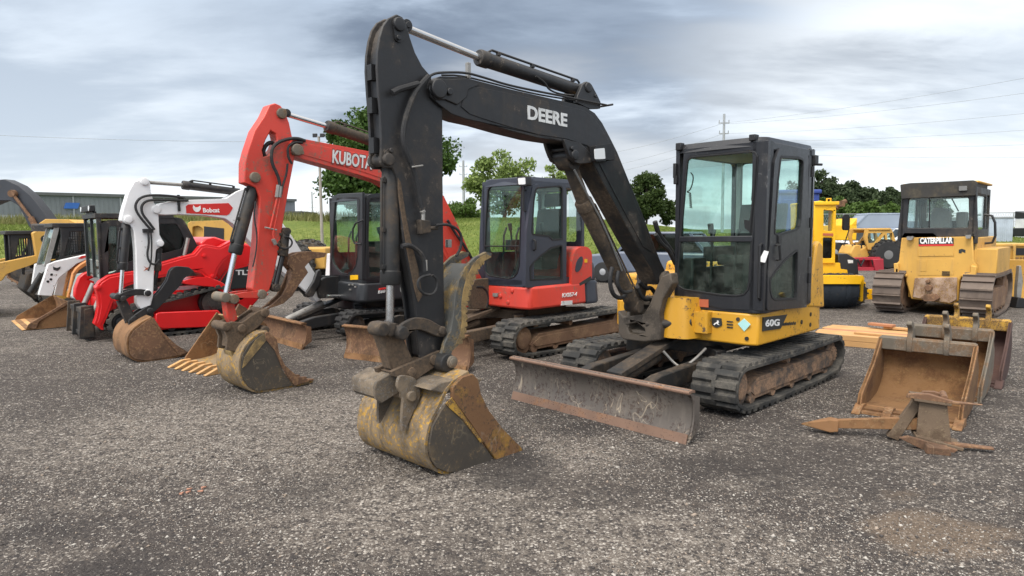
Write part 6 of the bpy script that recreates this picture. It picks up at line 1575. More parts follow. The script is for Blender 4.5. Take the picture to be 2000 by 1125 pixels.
    # engine hood and tank seen past the right side
    MB().bb(.35, 1.6, -.42, .42, .75, 1.45).build('engine_hood', M['cat_yellow'], rt, bevel=.06)
    MB().plate([(xr + .1, z1 - .5), (.4, z1 - .5), (.4, z1 - .22), (xr + .1, z1 - .22)], yr + .005, yr + .04).plate([(X + .1, .78), (.5, .78), (.5, z1 - .22), (X + .1, z1 - .22)], -.93, -.55).build('side_tank', M['cat_yellow'], rt, bevel=.03)
    MB().plate([(1.75, .05), (1.85, .5), (1.78, .95), (1.70, .95), (1.76, .5), (1.68, .05)], -1.25, 1.25).build('dozer_blade', M['cat_yellow'], rt, bevel=.01)
    a = MB()
    for y in (-.30, .18): a.bb(-.2, 1.75, y, y + .12, .28, .42)
    a.each('push_arm', M['rust'], rt, bevel=.01)
bulldozer()

def sweeper():
    rt = thing('road_sweeper', 'yellow road sweeper with tall narrow cab and black roller brush behind the black cab', 'sweeper', (7.200,14.200),0.00)
    tw = [(-1.079,2.179),(-0.952,2.194),(-0.641,2.110),(-0.632,2.005),(-0.619,0.928),(-0.986,0.926),(-1.049,1.182)]
    w1 = rounded([(-0.886,2.008),(-0.687,1.992),(-0.695,1.571),(-0.873,1.595)], .03); w2 = rounded([(-0.880,1.457),(-0.686,1.442),(-0.683,1.026),(-0.872,1.028)], .03)
    cab = MB().plate(tw, -.5, -.42, 'y', [w1, w2]).build('cab', M['bright_yellow'], rt, bevel=.015); MB().plate(tw, .6, .68).build('cab_wall', M['bright_yellow'], cab, bevel=.015)
    xs = [p[0] for p in tw]; z0, z1 = min(p[1] for p in tw), max(p[1] for p in tw)
    s = MB(); s.plate(rect(-.46, .64, z0, z1 - .06), max(xs) - .08, max(xs) - .02, 'x', [rect(-.3, .5, z0 + .5, z1 - .2)]); s.bb(min(xs), max(xs) + .03, -.54, .7, z1 - .09, z1 - .02); s.bb(min(xs), min(xs) + .05, -.45, .6, z0, z1 - .05); s.build('cab_frame', M['bright_yellow'], cab, bevel=.012)
    MB().plate(grow(w1, -.003), -.47, -.46).build('window', M['glass_clear'], cab); MB().plate(grow(w2, -.003), -.47, -.46).build('lower_window', M['glass_black'], cab)
    q = [(-0.888,1.540),(-0.683,1.533),(-0.681,1.483),(-0.887,1.490)]; MB().plate(q, -.512, -.5).build('decal', M['decal_orange'], cab)
    bc = MB(); q = [(-0.556,2.233)]; bc.tube([(q[0][0] - .04, 0, z1 - .05), (q[0][0] - .04, 0, q[0][1] + .02), (q[0][0] + .04, 0, q[0][1] + .02), (q[0][0] + .04, 0, z1 - .05)], .02); bc.build('lifting_eye', M['bright_yellow'], rt)
    ex = MB(); q = [(-0.297,2.052),(-0.213,2.153),(-0.094,2.209)]; ex.tube([(q[0][0], .2, q[0][1]), (q[1][0], .2, q[1][1]), (q[2][0], .2, q[2][1])], .05); ex.bb(q[1][0] - .08, q[1][0] + .06, .12, .28, q[1][1] - .06, q[1][1] + .06); ex.build('exhaust_pipe', M['rust'], rt)
    q = [(-0.207,1.877),(-0.174,1.928),(-0.096,1.927),(-0.068,1.875),(-0.065,1.617),(-0.093,1.588),(-0.186,1.595),(-0.205,1.632)]; mr = MB().plate(rounded(q, .03), .06, .12).build('mirror', M['trim'], rt, bevel=.015); MB().tube([(q[4][0], .09, q[4][1] - .02), (q[4][0] - .1, .09, q[4][1] - .35)], .012).build('mirror_arm', M['trim'], mr)
    en = [(-0.493,1.106),(-0.303,1.110),(-0.086,0.980),(-0.053,0.681),(-0.274,0.678),(-0.474,0.699)]; MB().plate(en, -.35, .55).build('engine_box', M['cab_dark'], rt, bevel=.03)
    q = [(-0.298,0.989),(-0.186,0.980),(-0.184,0.918),(-0.282,0.919)]; MB().plate(q, -.36, -.35).build('engine_decal', M['white_worn'], rt)
    fr = [(-1.008,0.922),(-0.487,0.932),(-0.469,0.804),(-0.333,0.789),(-0.318,0.676),(-1.001,0.682)]; MB().plate(fr, -.45, .5).build('chassis', M['bright_yellow'], rt, bevel=.02)
    ho = [(-1.632,0.699),(-0.173,0.686),(-0.212,0.520),(-1.628,0.533)]; MB().plate(ho, -.78, .1).build('brush_hood', M['bright_yellow'], rt, bevel=.012)
    q = [(-1.531,0.233),(-0.270,0.222),(-0.080,0.221)]; r_ = q[0][1] - .0
    br = MB(); n = 40
    br.lathe((q[0][0], -.4, .37), (q[1][0] + .12, -.4, .37), [(i * .05, .345 + .02 * random.random()) for i in range(int((q[1][0] + .12 - q[0][0]) / .05))], n)
    for i in range(900):
        a = random.random() * 6.283; x = random.uniform(q[0][0], q[1][0] + .1)
        c_, s_ = math.cos(a), math.sin(a)
        br.add([(x - .012, -.4 + .33 * c_, .37 + .33 * s_), (x + .012, -.4 + .33 * c_, .37 + .33 * s_), (x + random.uniform(-.02, .02), -.4 + .375 * c_, max(.0, .37 + .375 * s_))], [(0, 1, 2)])
    br.build('roller_brush', paint('black_bristles', (.012, .017, .024), amt=.15, rough=.9, bump=.6), rt)
    e = MB(); x1 = q[1][0] + .12; e.bb(x1, x1 + .07, -.62, -.2, .15, .62); e.bb(x1, x1 + .3, -.2, -.06, .5, .62); e.each('brush_arm', M['bright_yellow'], rt, bevel=.015)
    wheel(rt, x1 + .15, -.16, .04, .27, M['rubber'], M['white'], 16)
    wheel(rt, x1 - 1.0, .25, .5, .4, M['rubber'], M['bright_yellow'], 18)
    wheel(rt, x1 - 2.6, .25, .5, .4, M['rubber'], M['bright_yellow'], 18)
    sc = MB(); p = [(0.768,0.411),(0.910,0.400),(0.925,0.237),(1.135,0.235),(1.162,-0.065),(0.810,-0.071)]; sc.plate(p, 1.2, 1.26); sc.plate([(0.809,-0.030),(1.154,-0.033),(1.169,-0.087),(0.798,-0.084)], 1.0, 1.26); sc.plate([(1.088,0.235),(1.151,0.235),(1.162,-0.065),(1.099,-0.064)], .9, 1.26); sc.bb(x1 - .5, x1 + .4, 1.15, 1.22, .35, .45)
    sc.build('side_blade', M['bright_yellow'], rt, bevel=.01)
sweeper()

def at(px, py, Y):
    """Point at distance Y in front of the camera for a photo pixel; used for placing far things."""
    return Vector(((px - 1000) / 1316 * Y, Y, 1.65 + (450 - py) / 1316 * Y))

def car(name, label, x, y, yaw, L, mat, cat='car', group=None, pickup=False, cabm=None):
    rt = thing(name, label, cat, (x, y), yaw, group)
    h = L / 2
    low = [(-h, .35), (-h, .85), (-h + .1, .95), (h * .35, .98), (h - .15, .85), (h, .65), (h, .32)]
    b = MB().plate(low, -.85, .85)
    body = b.build('body', mat, rt, bevel=.08, seg=3)
    top = [(-h * .05 if pickup else -h * .8, .95), (-.0 if pickup else -h * .6, 1.5), (h * .18, 1.52), (h * .42, .97)]
    MB().plate(top, -.72, .72, 'y', taper=.0).build('cabin', cabm or M['glass_black'], rt, bevel=.05)
    MB().plate([(top[1][0] - .03, 1.49), (top[1][0] + .02, 1.56), (top[2][0] - .02, 1.57), (top[2][0] + .06, 1.49)], -.74, .74).build('roof', mat, rt, bevel=.03)
    pl = MB()
    for i in range(4):
        a, c = top[i], top[(i + 1) % 4]
        if i in (0, 2):
            for yy in (-.745, .69): pl.plate([(a[0] - .05, a[1]), (a[0] + .05, a[1]), (c[0] + .05, c[1]), (c[0] - .05, c[1])], yy, yy + .055)
    pl.build('pillar', mat, rt)
    for xx in (-h * .62, h * .62):
        for y0, y1 in ((.66, .87), (-.87, -.66)): wheel(rt, xx, y0, y1, .34, M['rubber_new'], M['galv'], 0)
    for s in (-1, 1): MB().bb(h - .1, h + .01, s * .62 - .14, s * .62 + .14, .62, .78).build('headlight', M['lens'], rt, bevel=.02)
    return rt
M['blue_grey'] = flat('blue_grey_panel', (.24, .28, .34), .5)
p = at(1655, 500, 36); car('pickup_truck', 'silver white pickup facing the lot behind the red snow blower', p.x, p.y, -95, 5.4, M['white'], 'truck', pickup=True)
p = at(1700, 470, 46); car('van', 'blue grey vehicle roof showing above the yellow tractor and silver pickup', p.x, p.y, 175, 6.0, paint('blue_grey_car', (.22, .26, .32), amt=.1, rough=.35), 'van', cabm=M['blue_grey']).scale = (1.2, 1.2, 1.65)
p = at(1278, 490, 21); car('car', 'dark blue grey car seen between black boom and cab', p.x, p.y, 150, 4.4, paint('slate_car', (.11, .13, .17), amt=.1, rough=.3, coat=.3))
p = at(1770, 470, 44); car('car', 'pale car just left of the bulldozer cab, far behind', p.x, p.y, 175, 4.5, M['white'])

def tractor():
    rt = thing('tractor', 'yellow tractor with open X braced cab carrying a red snow blower, far back', 'tractor', (14.600,27.000),0.00)
    yl = M['cat_yellow']
    fr = [(-0.788,1.583),(0.214,1.574),(0.284,1.414),(0.453,0.934),(0.462,0.720),(0.036,0.670),(-0.663,0.783),(-0.841,1.265)]
    h1 = [(-0.687,1.423),(-0.127,1.429),(-0.406,1.048),(-0.662,1.023),(-0.708,1.263)]; h2 = [(-0.324,1.004),(-0.044,1.364),(0.023,1.001)]; h3 = [(0.034,1.417),(0.194,1.415),(0.263,1.015),(0.087,1.001)]
    cab = MB().plate(fr, -.65, -.55, 'y', [h1, h2, h3]).build('cab', yl, rt, bevel=.015); MB().plate(fr, .55, .65, 'y', [h1, h2, h3]).build('cab_wall', yl, cab, bevel=.015)
    zs = [p[1] for p in fr]; xs = [p[0] for p in fr]
    MB().bb(min(xs) + .15, max(xs) - .3, -.7, .7, max(zs) - .05, max(zs) + .03).build('roof', yl, cab, bevel=.02)
    for h in (h1, h2, h3): MB().plate(grow(h, -.003), -.58, -.57).build('window', M['glass_dark'], cab)
    MB().plate([(-1.303,0.625),(-1.153,0.945),(-0.913,0.970),(-0.879,0.782),(-0.617,0.941),(0.516,0.770),(0.589,0.286),(-0.645,0.243),(-1.131,0.301)], -.5, .5).build('body', yl, rt, bevel=.04)
    for x, y in (([(-0.028,0.243)][0][0], 0), ([(0.695,0.237)][0][0], 0)):
        for y0, y1 in ((-.95, -.5), (.5, .95)): wheel(rt, x, y0, y1, .58, M['rubber_new'], M['grey_plastic'], 18)
    e = MB(); q = [(-1.183,0.943),(-0.983,0.619),(-0.914,0.941),(-0.793,0.563),(-0.670,0.885),(-0.564,0.938)]
    for i in (0, 2, 4): e.tube([(q[i][0], -.4, q[i][1]), (q[i][0] + .1, -.4, q[i][1] + .08), (q[i + 1][0], -.4, q[i + 1][1])], .03)
    e.each('loader_linkage', M['trim'], rt)
    bl = [(-1.413,0.437),(-0.442,0.455),(-0.383,0.270),(-0.420,-0.140),(-1.394,-0.116)]
    red = paint('faded_red_blower', (.36, .022, .035), amt=.15, rough=.5)
    b = MB(); b.plate(bl, -.85, -.80)
    q = [(-1.402,0.121),(-0.719,0.115),(-0.712,-0.053),(-1.396,-0.047)]; b.plate(q, -1.25, -.82)
    q = [(-0.799,0.432),(-0.416,0.449),(-0.357,-0.125),(-0.683,-0.138)]; b.plate(q, -1.3, -.8)
    q = [(-1.415,0.489),(-0.418,0.507),(-0.414,0.402),(-1.411,0.384)]; b.plate(q, -1.1, -.8)
    s = b.build('snow_blower', red, rt, bevel=.02)
    d = MB(); q = [(-1.361,0.436),(-1.220,0.172),(-1.098,0.434),(-0.808,0.405),(-0.719,0.115)]; d.tube([(q[0][0], -1.2, q[0][1]), (q[1][0], -1.2, q[1][1]), (q[2][0], -1.2, q[2][1])], .04, 6, 0); d.tube([(q[3][0], -1.2, q[3][1]), (q[4][0], -1.2, q[4][1])], .03); d.each('blower_brace', M['trim'], s)
tractor()

def dump_body():
    p = at(1618, 470, 33)
    rt = thing('truck', 'bright yellow dump truck bed showing right of the sweeper cab and mirror', 'truck', (p.x - 1.75, p.y), 180)
    b = MB(); b.bb(-2.6, 1.0, -1.0, 1.0, 1.05, 1.75); b.plate([(-2.6, 1.75), (-2.6, 2.1), (-2.3, 1.75)], -1, 1); b.build('dump_bed', M['bright_yellow'], rt, bevel=.03)
    MB().bb(1.1, 2.6, -1, 1, .6, 2.2).build('cab', M['bright_yellow'], rt, bevel=.12)
    MB().bb(-2.5, 2.5, -.4, .4, .5, .9).build('chassis', M['trim'], rt)
    for x in (-1.6, 1.8):
        for y0, y1 in ((.65, 1.0), (-1.0, -.65)): wheel(rt, x, y0, y1, .48, M['rubber_new'], M['galv'], 0)
dump_body()

def hopper():
    rt = thing('salt_spreader', 'yellow steel hopper with dark slots at the right edge behind the bulldozer', 'hopper', (12.600,16.400),0.00)
    x0, x1 = [(-1.493,1.008),(0.072,0.994)][0][0], [(-1.493,1.008),(0.072,0.994)][1][0]
    zt, zm, zb = [(-0.939,1.229)][0][1], [(-0.913,0.753)][0][1], [(-0.896,0.435)][0][1]
    b = MB(); b.plate([(-.52, zt), (-.50, zm), (.62, zm), (.64, zt)], x0, x1, 'x'); b.plate([(-.50, zm), (-.10, zb), (.3, zb), (.62, zm)], x0, x1, 'x')
    for x in np.arange(x0 + .05, x1, .66): b.bb(x - .03, x + .03, -.57, -.5, zm, zt)
    b.bb(x0, x1, -.56, -.5, zt - .06, zt); b.bb(x0, x1, -.56, -.5, zm - .03, zm + .03)
    bd = b.build('hopper_body', M['cat_yellow'], rt, bevel=.012)
    s = MB()
    for a, c in ((1285,1418), (1452,1580), (1610,1720)):
        xa, xc_ = x0 + (x1 - x0) * (a - 1230) / 470, x0 + (x1 - x0) * (c - 1230) / 470
        s.bb(xa, xc_, -.53, -.50, zt - .26, zt - .10)
    s.each('slot', M['trim'], bd)
    t_ = MB()
    for k, (a, c) in enumerate(((1290, 1410), (1455, 1560))):
        for i in range(4):
            xa = x0 + (x1 - x0) * (a - 1230) / 470; z = zt - .33 - i * .09
            x = xa
            while x < x0 + (x1 - x0) * (c - 15 * (i % 3) - 1230) / 470:
                wd = random.uniform(.03, .10); t_.bb(x, x + wd, -.527, -.522, z - .018, z + .018); x += wd + .025
    tag(t_.build('faded_notice', M['rust_light'], bd), kind='stuff')
    l = MB()
    for x in (x0 + .2, x1 - .2):
        for y in (-.35, .45): l.bb(x - .05, x + .05, y - .05, y + .05, 0, zb + .1)
    l.each('leg', M['cat_yellow'], rt, bevel=.01)
hopper()
rt = thing('jack_stand', 'pale grey leg with black foot at the right edge below the yellow hopper', 'stand', tuple(at(1992, 590, 13.6).xy)); rt.scale = (.75, .75, .85)
MB().plate([(-.05, .1), (.05, .1), (.09, .62), (.02, 1.0), (-.03, 1.0), (-.06, .5)], -.06, .06).each('leg', M['fitting'], rt, bevel=.01)
MB().plate([(-.14, 0), (.2, 0), (.16, .22), (-.08, .26)], -.15, .15).build('foot', M['trim'], rt, bevel=.02)
p = at(1955, 470, 46); rt = thing('shipping_container', 'pale blue grey container behind the bulldozer cab on the right', 'container', (p.x - 1.15, p.y), 0); rt.scale = (1, 1, .87)
b = MB(); b.bb(-1.9, 1.9, 0, 6, .1, 2.55)
for i in range(26): b.bb(-1.85 + i * .145, -1.79 + i * .145, -.03, 0, .25, 2.42)
b.build('body', paint('pale_container', (.42, .47, .53), amt=.15, rough=.5), rt, bevel=.02)
MB().bb(-1.95, 1.95, -.04, 6.02, 2.5, 2.62).bb(-1.95, 1.95, -.04, 6.02, 0, .14).each('corner_rail', M['galv'], rt)
p = at(2006, 480, 50); rt = thing('truck', 'dark truck with black roof fairing at the far right edge', 'truck', (p.x + .3, p.y), -90)
MB().bb(-3, 1.6, -1.1, 1.1, .9, 1.5).build('chassis', M['trim'], rt, bevel=.05); MB().plate([(1.7, .6), (1.75, 1.3), (1.3, 2.2), (-.4, 2.2), (-.4, .6)], -1.05, 1.05).build('cab', M['white'], rt, bevel=.08)
MB().plate([(1.72, 1.35), (1.36, 2.12), (1.40, 2.14), (1.77, 1.37)], -.95, .95).build('windshield', M['glass_green'], rt); MB().plate([(1.1, 2.2), (1.2, 2.5), (-.4, 2.75), (-.4, 2.2)], -1.08, 1.08).build('roof_fairing', M['trim'], rt, bevel=.06)
for x in (-2.2, 1.0):
    for y0, y1 in ((.8, 1.1), (-1.1, -.8)): wheel(rt, x, y0, y1, .5, M['rubber_new'], M['galv'], 0)
p = at(1593, 470, 15.5); rt = thing('cabinet', 'tall blue cabinet mostly hidden behind the black excavator cab', 'cabinet', (p.x - .36, p.y), 0)
MB().bb(-.5, .42, 0, .9, .05, 2.45).build('body', M['blue'], rt, bevel=.03); MB().bb(-.54, .46, -.04, .94, 2.42, 2.52).build('roof', M['blue'], rt, bevel=.03); MB().bb(-.4, .32, -.02, 0, .15, 2.3).build('door', M['blue'], rt, bevel=.01)

# ---------------------------------------------------------------- loose buckets, ripper, lumber
def open_bucket(fr, label, w, h, d, mats, hooks, teeth=True, corner=True, hook_mat=None):
    """A backhoe bucket standing on its floor, mouth forward: lip at x = 0, top edge at x = -d, z = h."""
    rt = thing('digging_bucket', label, 'bucket', *fr, group='loose buckets on the right')
    W = w / 2
    pr = [(0, .025), (-.35, .02), (-.62, .06), (-.80, .20), (-.84, .38), (-d - .06, h - .10), (-d, h)]
    pr = [(x * (d + .14) / .84 if x < -.3 else x, z) for x, z in pr]
    pr[-1] = (-d, h); pr[-2] = (-d - .05, h - .12)
    b = MB(); b.plate(shell(smooth_poly(pr, 2), -.018), -W, W); bu = b.build('bucket_shell', mats[0], rt, bevel=.003)
    sp = smooth_poly(pr, 1)
    side = [(.01, .02), (-.05, .16), (-d * .62, h * .66), (-d + .02, h + .012)] + [(x, z) for x, z in sp[::-1][1:-1]]
    for y in (-W - .014, W - .008):
        MB().plate(side, y, y + .022).each('bucket_side', mats[1], bu, bevel=.003)
        e = shell([(.01, .02), (-.05, .16), (-d * .62, h * .66), (-d + .02, h + .012)], .055)
        MB().plate(e, y - .006, y + .030).build('side_edge', mats[2], bu, bevel=.005)
    t_ = MB(); t_.plate([(-d - .01, h - .11), (-d + .030, h - .10), (-d + .035, h + .012), (-d - .03, h + .02)], -W - .01, W + .01); t_.cyl((-d - .01, -W, h + .0), (-d - .01, W, h + .0), .028)
    t_.build('top_bar', mats[3], bu, bevel=.006)
    e = MB(); e.plate([(.05, .0), (.04, .022), (-.16, .045), (-.16, .02)], -W, W); e.build('cutting_lip', mats[2], bu, bevel=.003)
    if teeth:
        for y in (-W + .0, -W * .38, W * .38, W - .0):
            MB().plate([(.11, .0), (.11, .012), (-.03, .075), (-.12, .06), (-.12, .0)], y - .035, y + .035).build('tooth_adapter', mats[2], bu, bevel=.006)
    for y in hooks:
        hk = [(-d - .01, h - .10), (-d + .05, h - .11), (-d + .05, h + .02), (-d + .015, h + .07), (-d + .03, h + .125), (-d + .085, h + .15), (-d + .07, h + .185), (-d + .015, h + .185), (-d - .05, h + .13), (-d - .09, h + .04), (-d - .14, h - .1)]
        MB().plate(smooth_poly(hk, 1, True), y - .022, y + .022).build('hook', hook_mat or mats[3], bu, bevel=.006)
    return rt
open_bucket(((3.380,5.670),-132.00), 'nearest loose bucket, wide rusty one with grey top bar behind the ripper', .76, .585, .70, [M['rust_inside'], M['rust_inside'], M['rust_light'], M['grey_top']], (-.135, .16))
open_bucket(((4.061,6.355),-132.00), 'grey topped loose bucket, middle one between two others', .68, .60, .70, [M['rust_inside'], M['grey_top'], M['grey_top'], M['grey_top']], (-.06, .20), teeth=False)
open_bucket(((4.689,7.064),-132.00), 'loose bucket with yellow top bar and maroon outside, farthest of the three', .80, .60, .70, [M['dark_rust'], M['dark_rust'], M['dark_rust'], M['yellow_worn']], (-.1, .2), hook_mat=M['yellow_worn'])

M['rust_grey'] = paint('scaly_grey_rust', (.15, .105, .068), dirt=(.075, .048, .03), amt=.5, rough=.8, scale=6, chip=(.25, .19, .12), chip_amt=.35, bump=.6)
def ripper():
    rt = thing('ripper_tooth', 'rusty ripper shank with pointed tip and welded mount lying before the loose buckets', 'ripper', (2.75, 5.22), -22)
    s = MB()
    s.plate([(-.27, .045), (.42, .10), (.42, .19), (.20, .17), (-.27, .105)], -.028, .028)
    sh = s.build('shank', M['rust_light'], rt, bevel=.006)
    t_ = MB(); t_.add([(-.46, .0, .055), (-.22, -.055, .02), (-.22, .055, .02), (-.22, .045, .125), (-.22, -.045, .125), (-.16, -.05, .03), (-.16, .05, .03), (-.16, .04, .12), (-.16, -.04, .12)], [(0, 1, 4), (0, 4, 3), (0, 3, 2), (0, 2, 1), (1, 5, 8, 4), (4, 8, 7, 3), (3, 7, 6, 2), (2, 6, 5, 1), (5, 6, 7, 8)])
    t_.build('point', M['rust_light'], rt, bevel=.008)
    m = MB()
    m.plate([(.18, .03), (.26, .0), (.40, .28), (.43, .38), (.37, .38), (.33, .29)], -.035, .035)          # brace
    m.plate([(.37, .08), (.60, .03), (.56, .33), (.38, .36)], -.095, -.072); m.plate([(.37, .08), (.60, .03), (.56, .33), (.38, .36)], .072, .095)
    m.plate([(.44, .06), (.49, .05), (.47, .34), (.43, .35)], -.08, .08)
    m.plate([(.34, .345), (.58, .325), (.585, .345), (.34, .368)], -.13, .12); m.plate([(.36, .055), (.66, .0), (.67, .022), (.36, .085)], -.15, .10)
    mo = m.build('mount', M['rust_grey'], rt, bevel=.004)
    k = MB(); k.plate([(.29, .365), (.30, .395), (.44, .405), (.60, .362), (.78, .352), (.60, .342)], -.13, -.085); k.plate([(.40, .36), (.56, .34), (.585, .37), (.5, .395), (.42, .39)], .02, .06); k.cyl((.54, -.10, .375), (.56, .08, .375), .024)
    k.each('mount_plate', M['rust'], rt, bevel=.005)
    f = MB(); f.plate([(.24, .07), (.30, .09), (.62, .02), (.58, -.02), (.44, -.025)], -.20, -.165); f.plate([(.52, .02), (.86, .025), (.86, .037), (.55, .05)], -.13, -.07); f.plate([(.40, .0), (.56, .0), (.55, .05), (.41, .05)], -.30, -.19)
    f.each('mount_foot', M['rust'], rt, bevel=.005)
ripper()

def lumber():
    u = Vector((.788, -.616, 0)); n = Vector((.616, .788, 0))
    o = Vector((4.95, 9.05, 0)) - u * .82
    ang = math.degrees(math.atan2(u.y, u.x))
    first = None
    k = 0
    def board(s0, t0, z, L, wd, th, mat, lab, tw=0.0, tilt=0.0):
        c = o + u * (s0 + L / 2) + n * (t0 + wd / 2) + Vector((0, 0, z + th / 2))
        b = MB(); b.box((0, 0, 0), (L, wd, th))
        ob = b.build('board', mat, None, bevel=.004)
        ob.location = c; ob.rotation_euler = (0, R(tilt), R(ang + tw))
        tag(ob, lab, 'board', 'boards in the lumber pile')
    wide = .138
    for i in range(7):
        board(.02 * math.sin(i * 3.1), i * .148, .0, 2.05 + .05 * math.sin(i * 5), wide, .075, M['wood'], 'yellow pine board in the lower layer of the lumber pile behind the black excavator track')
    for i in range(7):
        board(.03 * math.sin(i * 2.3 + 1), i * .148, .079, 2.0 + .06 * math.sin(i * 4), wide, .075, M['wood_dark'] if i == 3 else M['wood'], 'reddish board in the upper layer of the lumber pile' if i == 3 else 'yellow pine board in the upper layer of the lumber pile, around the reddish one', tw=.6 * math.sin(i * 2.7))
    board(.75, .80, .165, 1.35, .12, .03, M['wood'], 'thin pale board laid loose on top of the lumber pile', tw=-7)
    board(.5, .12, .157, 1.6, .11, .028, M['wood'], 'narrow loose board on the near top edge of the lumber pile', tw=-3.5)
    board(.55, .86, .20, .34, .13, .035, M['wood_dark'], 'short brown offcut lying on top of the lumber pile', tw=-14)
lumber()
s = MB()
for i in range(5):
    a = random.random() * 6; x, y = -2.05 + random.uniform(-.09, .09), 4.17 + random.uniform(-.05, .05)
    s.plate([(x, y), (x + .035 * math.cos(a), y + .035 * math.sin(a)), (x + .02 * math.cos(a + 1.2), y + .02 * math.sin(a + 1.2))], .008, .016, 'z')
tag(s.build('scrap', flat('pinkish_orange_scrap', (.42, .21, .14), .8)), 'shreds of pinkish orange plastic lying on the gravel at lower left', 'scrap', kind='stuff')
# ---------------------------------------------------------------- background: building, poles, wires, fence, trees
def warehouse():
    rt = thing('warehouse', 'long low grey metal warehouse on the grass rise at left', 'building', (0, 0))
    a, c = Vector((-95, 118, 0)), Vector((-51, 160, 0))
    u = (c - a).normalized(); n = Vector((-u.y, u.x, 0)); L = (c - a).length
    rt.location = a; rt.rotation_euler = (0, 0, math.atan2(u.y, u.x))
    wm = paint('grey_cladding', (.17, .185, .205), amt=.1, rough=.6, scale=.3, bump=0); lm = paint('pale_cladding', (.27, .285, .305), amt=.1, rough=.6, scale=.3, bump=0)
    b = MB(); b.bb(-10, L, 0, 40, 1, 9.2)
    for i in range(int(L / .8) + 12): b.bb(-10 + i * .8, -10 + i * .8 + .12, -.06, 0, 5.2, 8.9)
    b.build('wall', wm, rt)
    w2 = MB(); w2.bb(-10, L, -.12, 0, 1, 5.2); 
    for i in range(int(L / 8)): w2.bb(-8 + i * 8, -7.7 + i * 8, -.2, -.1, 1, 8.9)
    w2.build('wainscot', lm, rt)
    MB().bb(-10.3, L + .3, -.4, 40.4, 8.9, 9.45).build('roof', flat('dark_roof_trim', (.10, .105, .11), .6), rt)
    q = MB(); q.plate(rounded([(0, 6.3), (2.3, 6.3), (2.7, 7.4), (.4, 7.4)], .15), -.28, -.1, 'y'); sg = q.build('wall_sign', flat('blue_sign', (.03, .12, .42), .5), rt); sg.location = (14.5, 0, .2)
warehouse()
def small_building():
    p = at(572, 420, 150); rt = thing('building', 'small dark block building far behind the red boom', 'building', (p.x, p.y))
    MB().bb(-5, 2.2, 0, 12, 0, 6.0).build('wall', flat('dark_block', (.12, .12, .12), .7), rt); MB().bb(-5.2, 2.4, -.2, 12, 5.9, 6.3).build('roof', flat('roof_edge', (.06, .06, .06), .7), rt)
small_building()

def pole(name, label, x, y, z0, h, r, mat, arms=(), cat='pole', lamp=False):
    rt = thing(name, label, cat, (x, y, z0))
    MB().cyl((0, 0, -.5), (0, 0, h), r, r * .72, 14).build('shaft', mat, rt)
    for z, w_ in arms:
        b = MB(); b.bb(-w_, w_, -.05, .05, z - .05, z + .05)
        for s in (-1, 1): b.cyl((s * w_ * .9, 0, z + .05), (s * w_ * .9, 0, z + .3), .05, n=8)
        b.build('crossarm', mat, rt)
    if lamp:
        b = MB(); b.bb(-.3, .3, -.08, .08, h - .05, h + .0)
        hd = b.build('lamp_bracket', M['galv'], rt)
        for s in (-1, 1): MB().plate([(-.05, -.10), (.12, -.02), (.12, .16), (-.05, .14)], s * .22 - .13, s * .22 + .13, 'x').build('flood_lamp', M['trim'], hd, bevel=.02).location = (0, -.05, h)
    return rt
WOODP = paint('grey_wooden_pole', (.30, .27, .235), amt=.3, rough=.85)
p = at(631, 480, 41); pole('light_pole', 'wooden light pole with two floodlights in front of the leafy tree', p.x, p.y, .6, at(628, 266, 41).z - .6, .10, WOODP, cat='street light', lamp=True)
p = at(908, 420, 120); pole('utility_pole', 'pale tall pole with short arms between the leafy and the pale tree', p.x, p.y, 2.5, at(908, 315, 120).z - 2.5, .28, M['galv'], ((10.4, .7), (9.0, .7)))
p = at(1410, 420, 70); pole('utility_pole', 'steel utility pole rising behind the black excavator cab roof', p.x, p.y, 1.5, at(1410, 231, 70).z - 1.5, .16, M['galv'], ((at(1410, 248, 70).z - 1.5, .55), (at(1410, 268, 70).z - 1.5, .5)))
p = at(614, 430, 300); pole('transmission_tower', 'faint thin mast on the horizon left of the floodlight pole', p.x, p.y, 2, at(614, 372, 300).z - 2, .35, M['galv'], ((12.5, 1.8), (10.5, 1.6)), 'tower')
p = at(592, 430, 300); pole('transmission_tower', 'shorter faint mast beside the small dark building', p.x, p.y, 2, at(592, 408, 300).z - 2, .3, M['galv'], ((6, 1.2),), 'tower')

def wire(label, a, b, sag, r=.016):
    a, b = Vector(a), Vector(b)
    pts = [a.lerp(b, i / 24) - Vector((0, 0, sag * 4 * (i / 24) * (1 - i / 24))) for i in range(25)]
    tag(MB().tube(pts, r, 5).build('power_line', M['galv']), label, 'wire', 'overhead power lines')
wire('single wire crossing the left sky behind the red arm', at(-60, 255, 62), at(760, 276, 66), .35)
tops = [(1410, 248), (1410, 250), (1410, 268), (1410, 282), (1410, 290), (1410, 300)]
rights = [(2060, 155), (2060, 187), (2060, 228), (2060, 262), (2060, 292), (2060, 318)]
for i, (a, b) in enumerate(zip(tops, rights)):
    wire('long wire running right from the steel pole, one of several above the bulldozer', at(*a, 70), at(*b, 44 + i), .3, .010)
for i, (a, b) in enumerate((((1410, 248), (1180, 305)), ((1410, 268), (1180, 330)), ((1410, 282), (1180, 344)), ((1410, 292), (1180, 372)))):
    wire('wire running left from the steel pole behind the black boom', at(*a, 70), at(*b, 100), .3, .014)

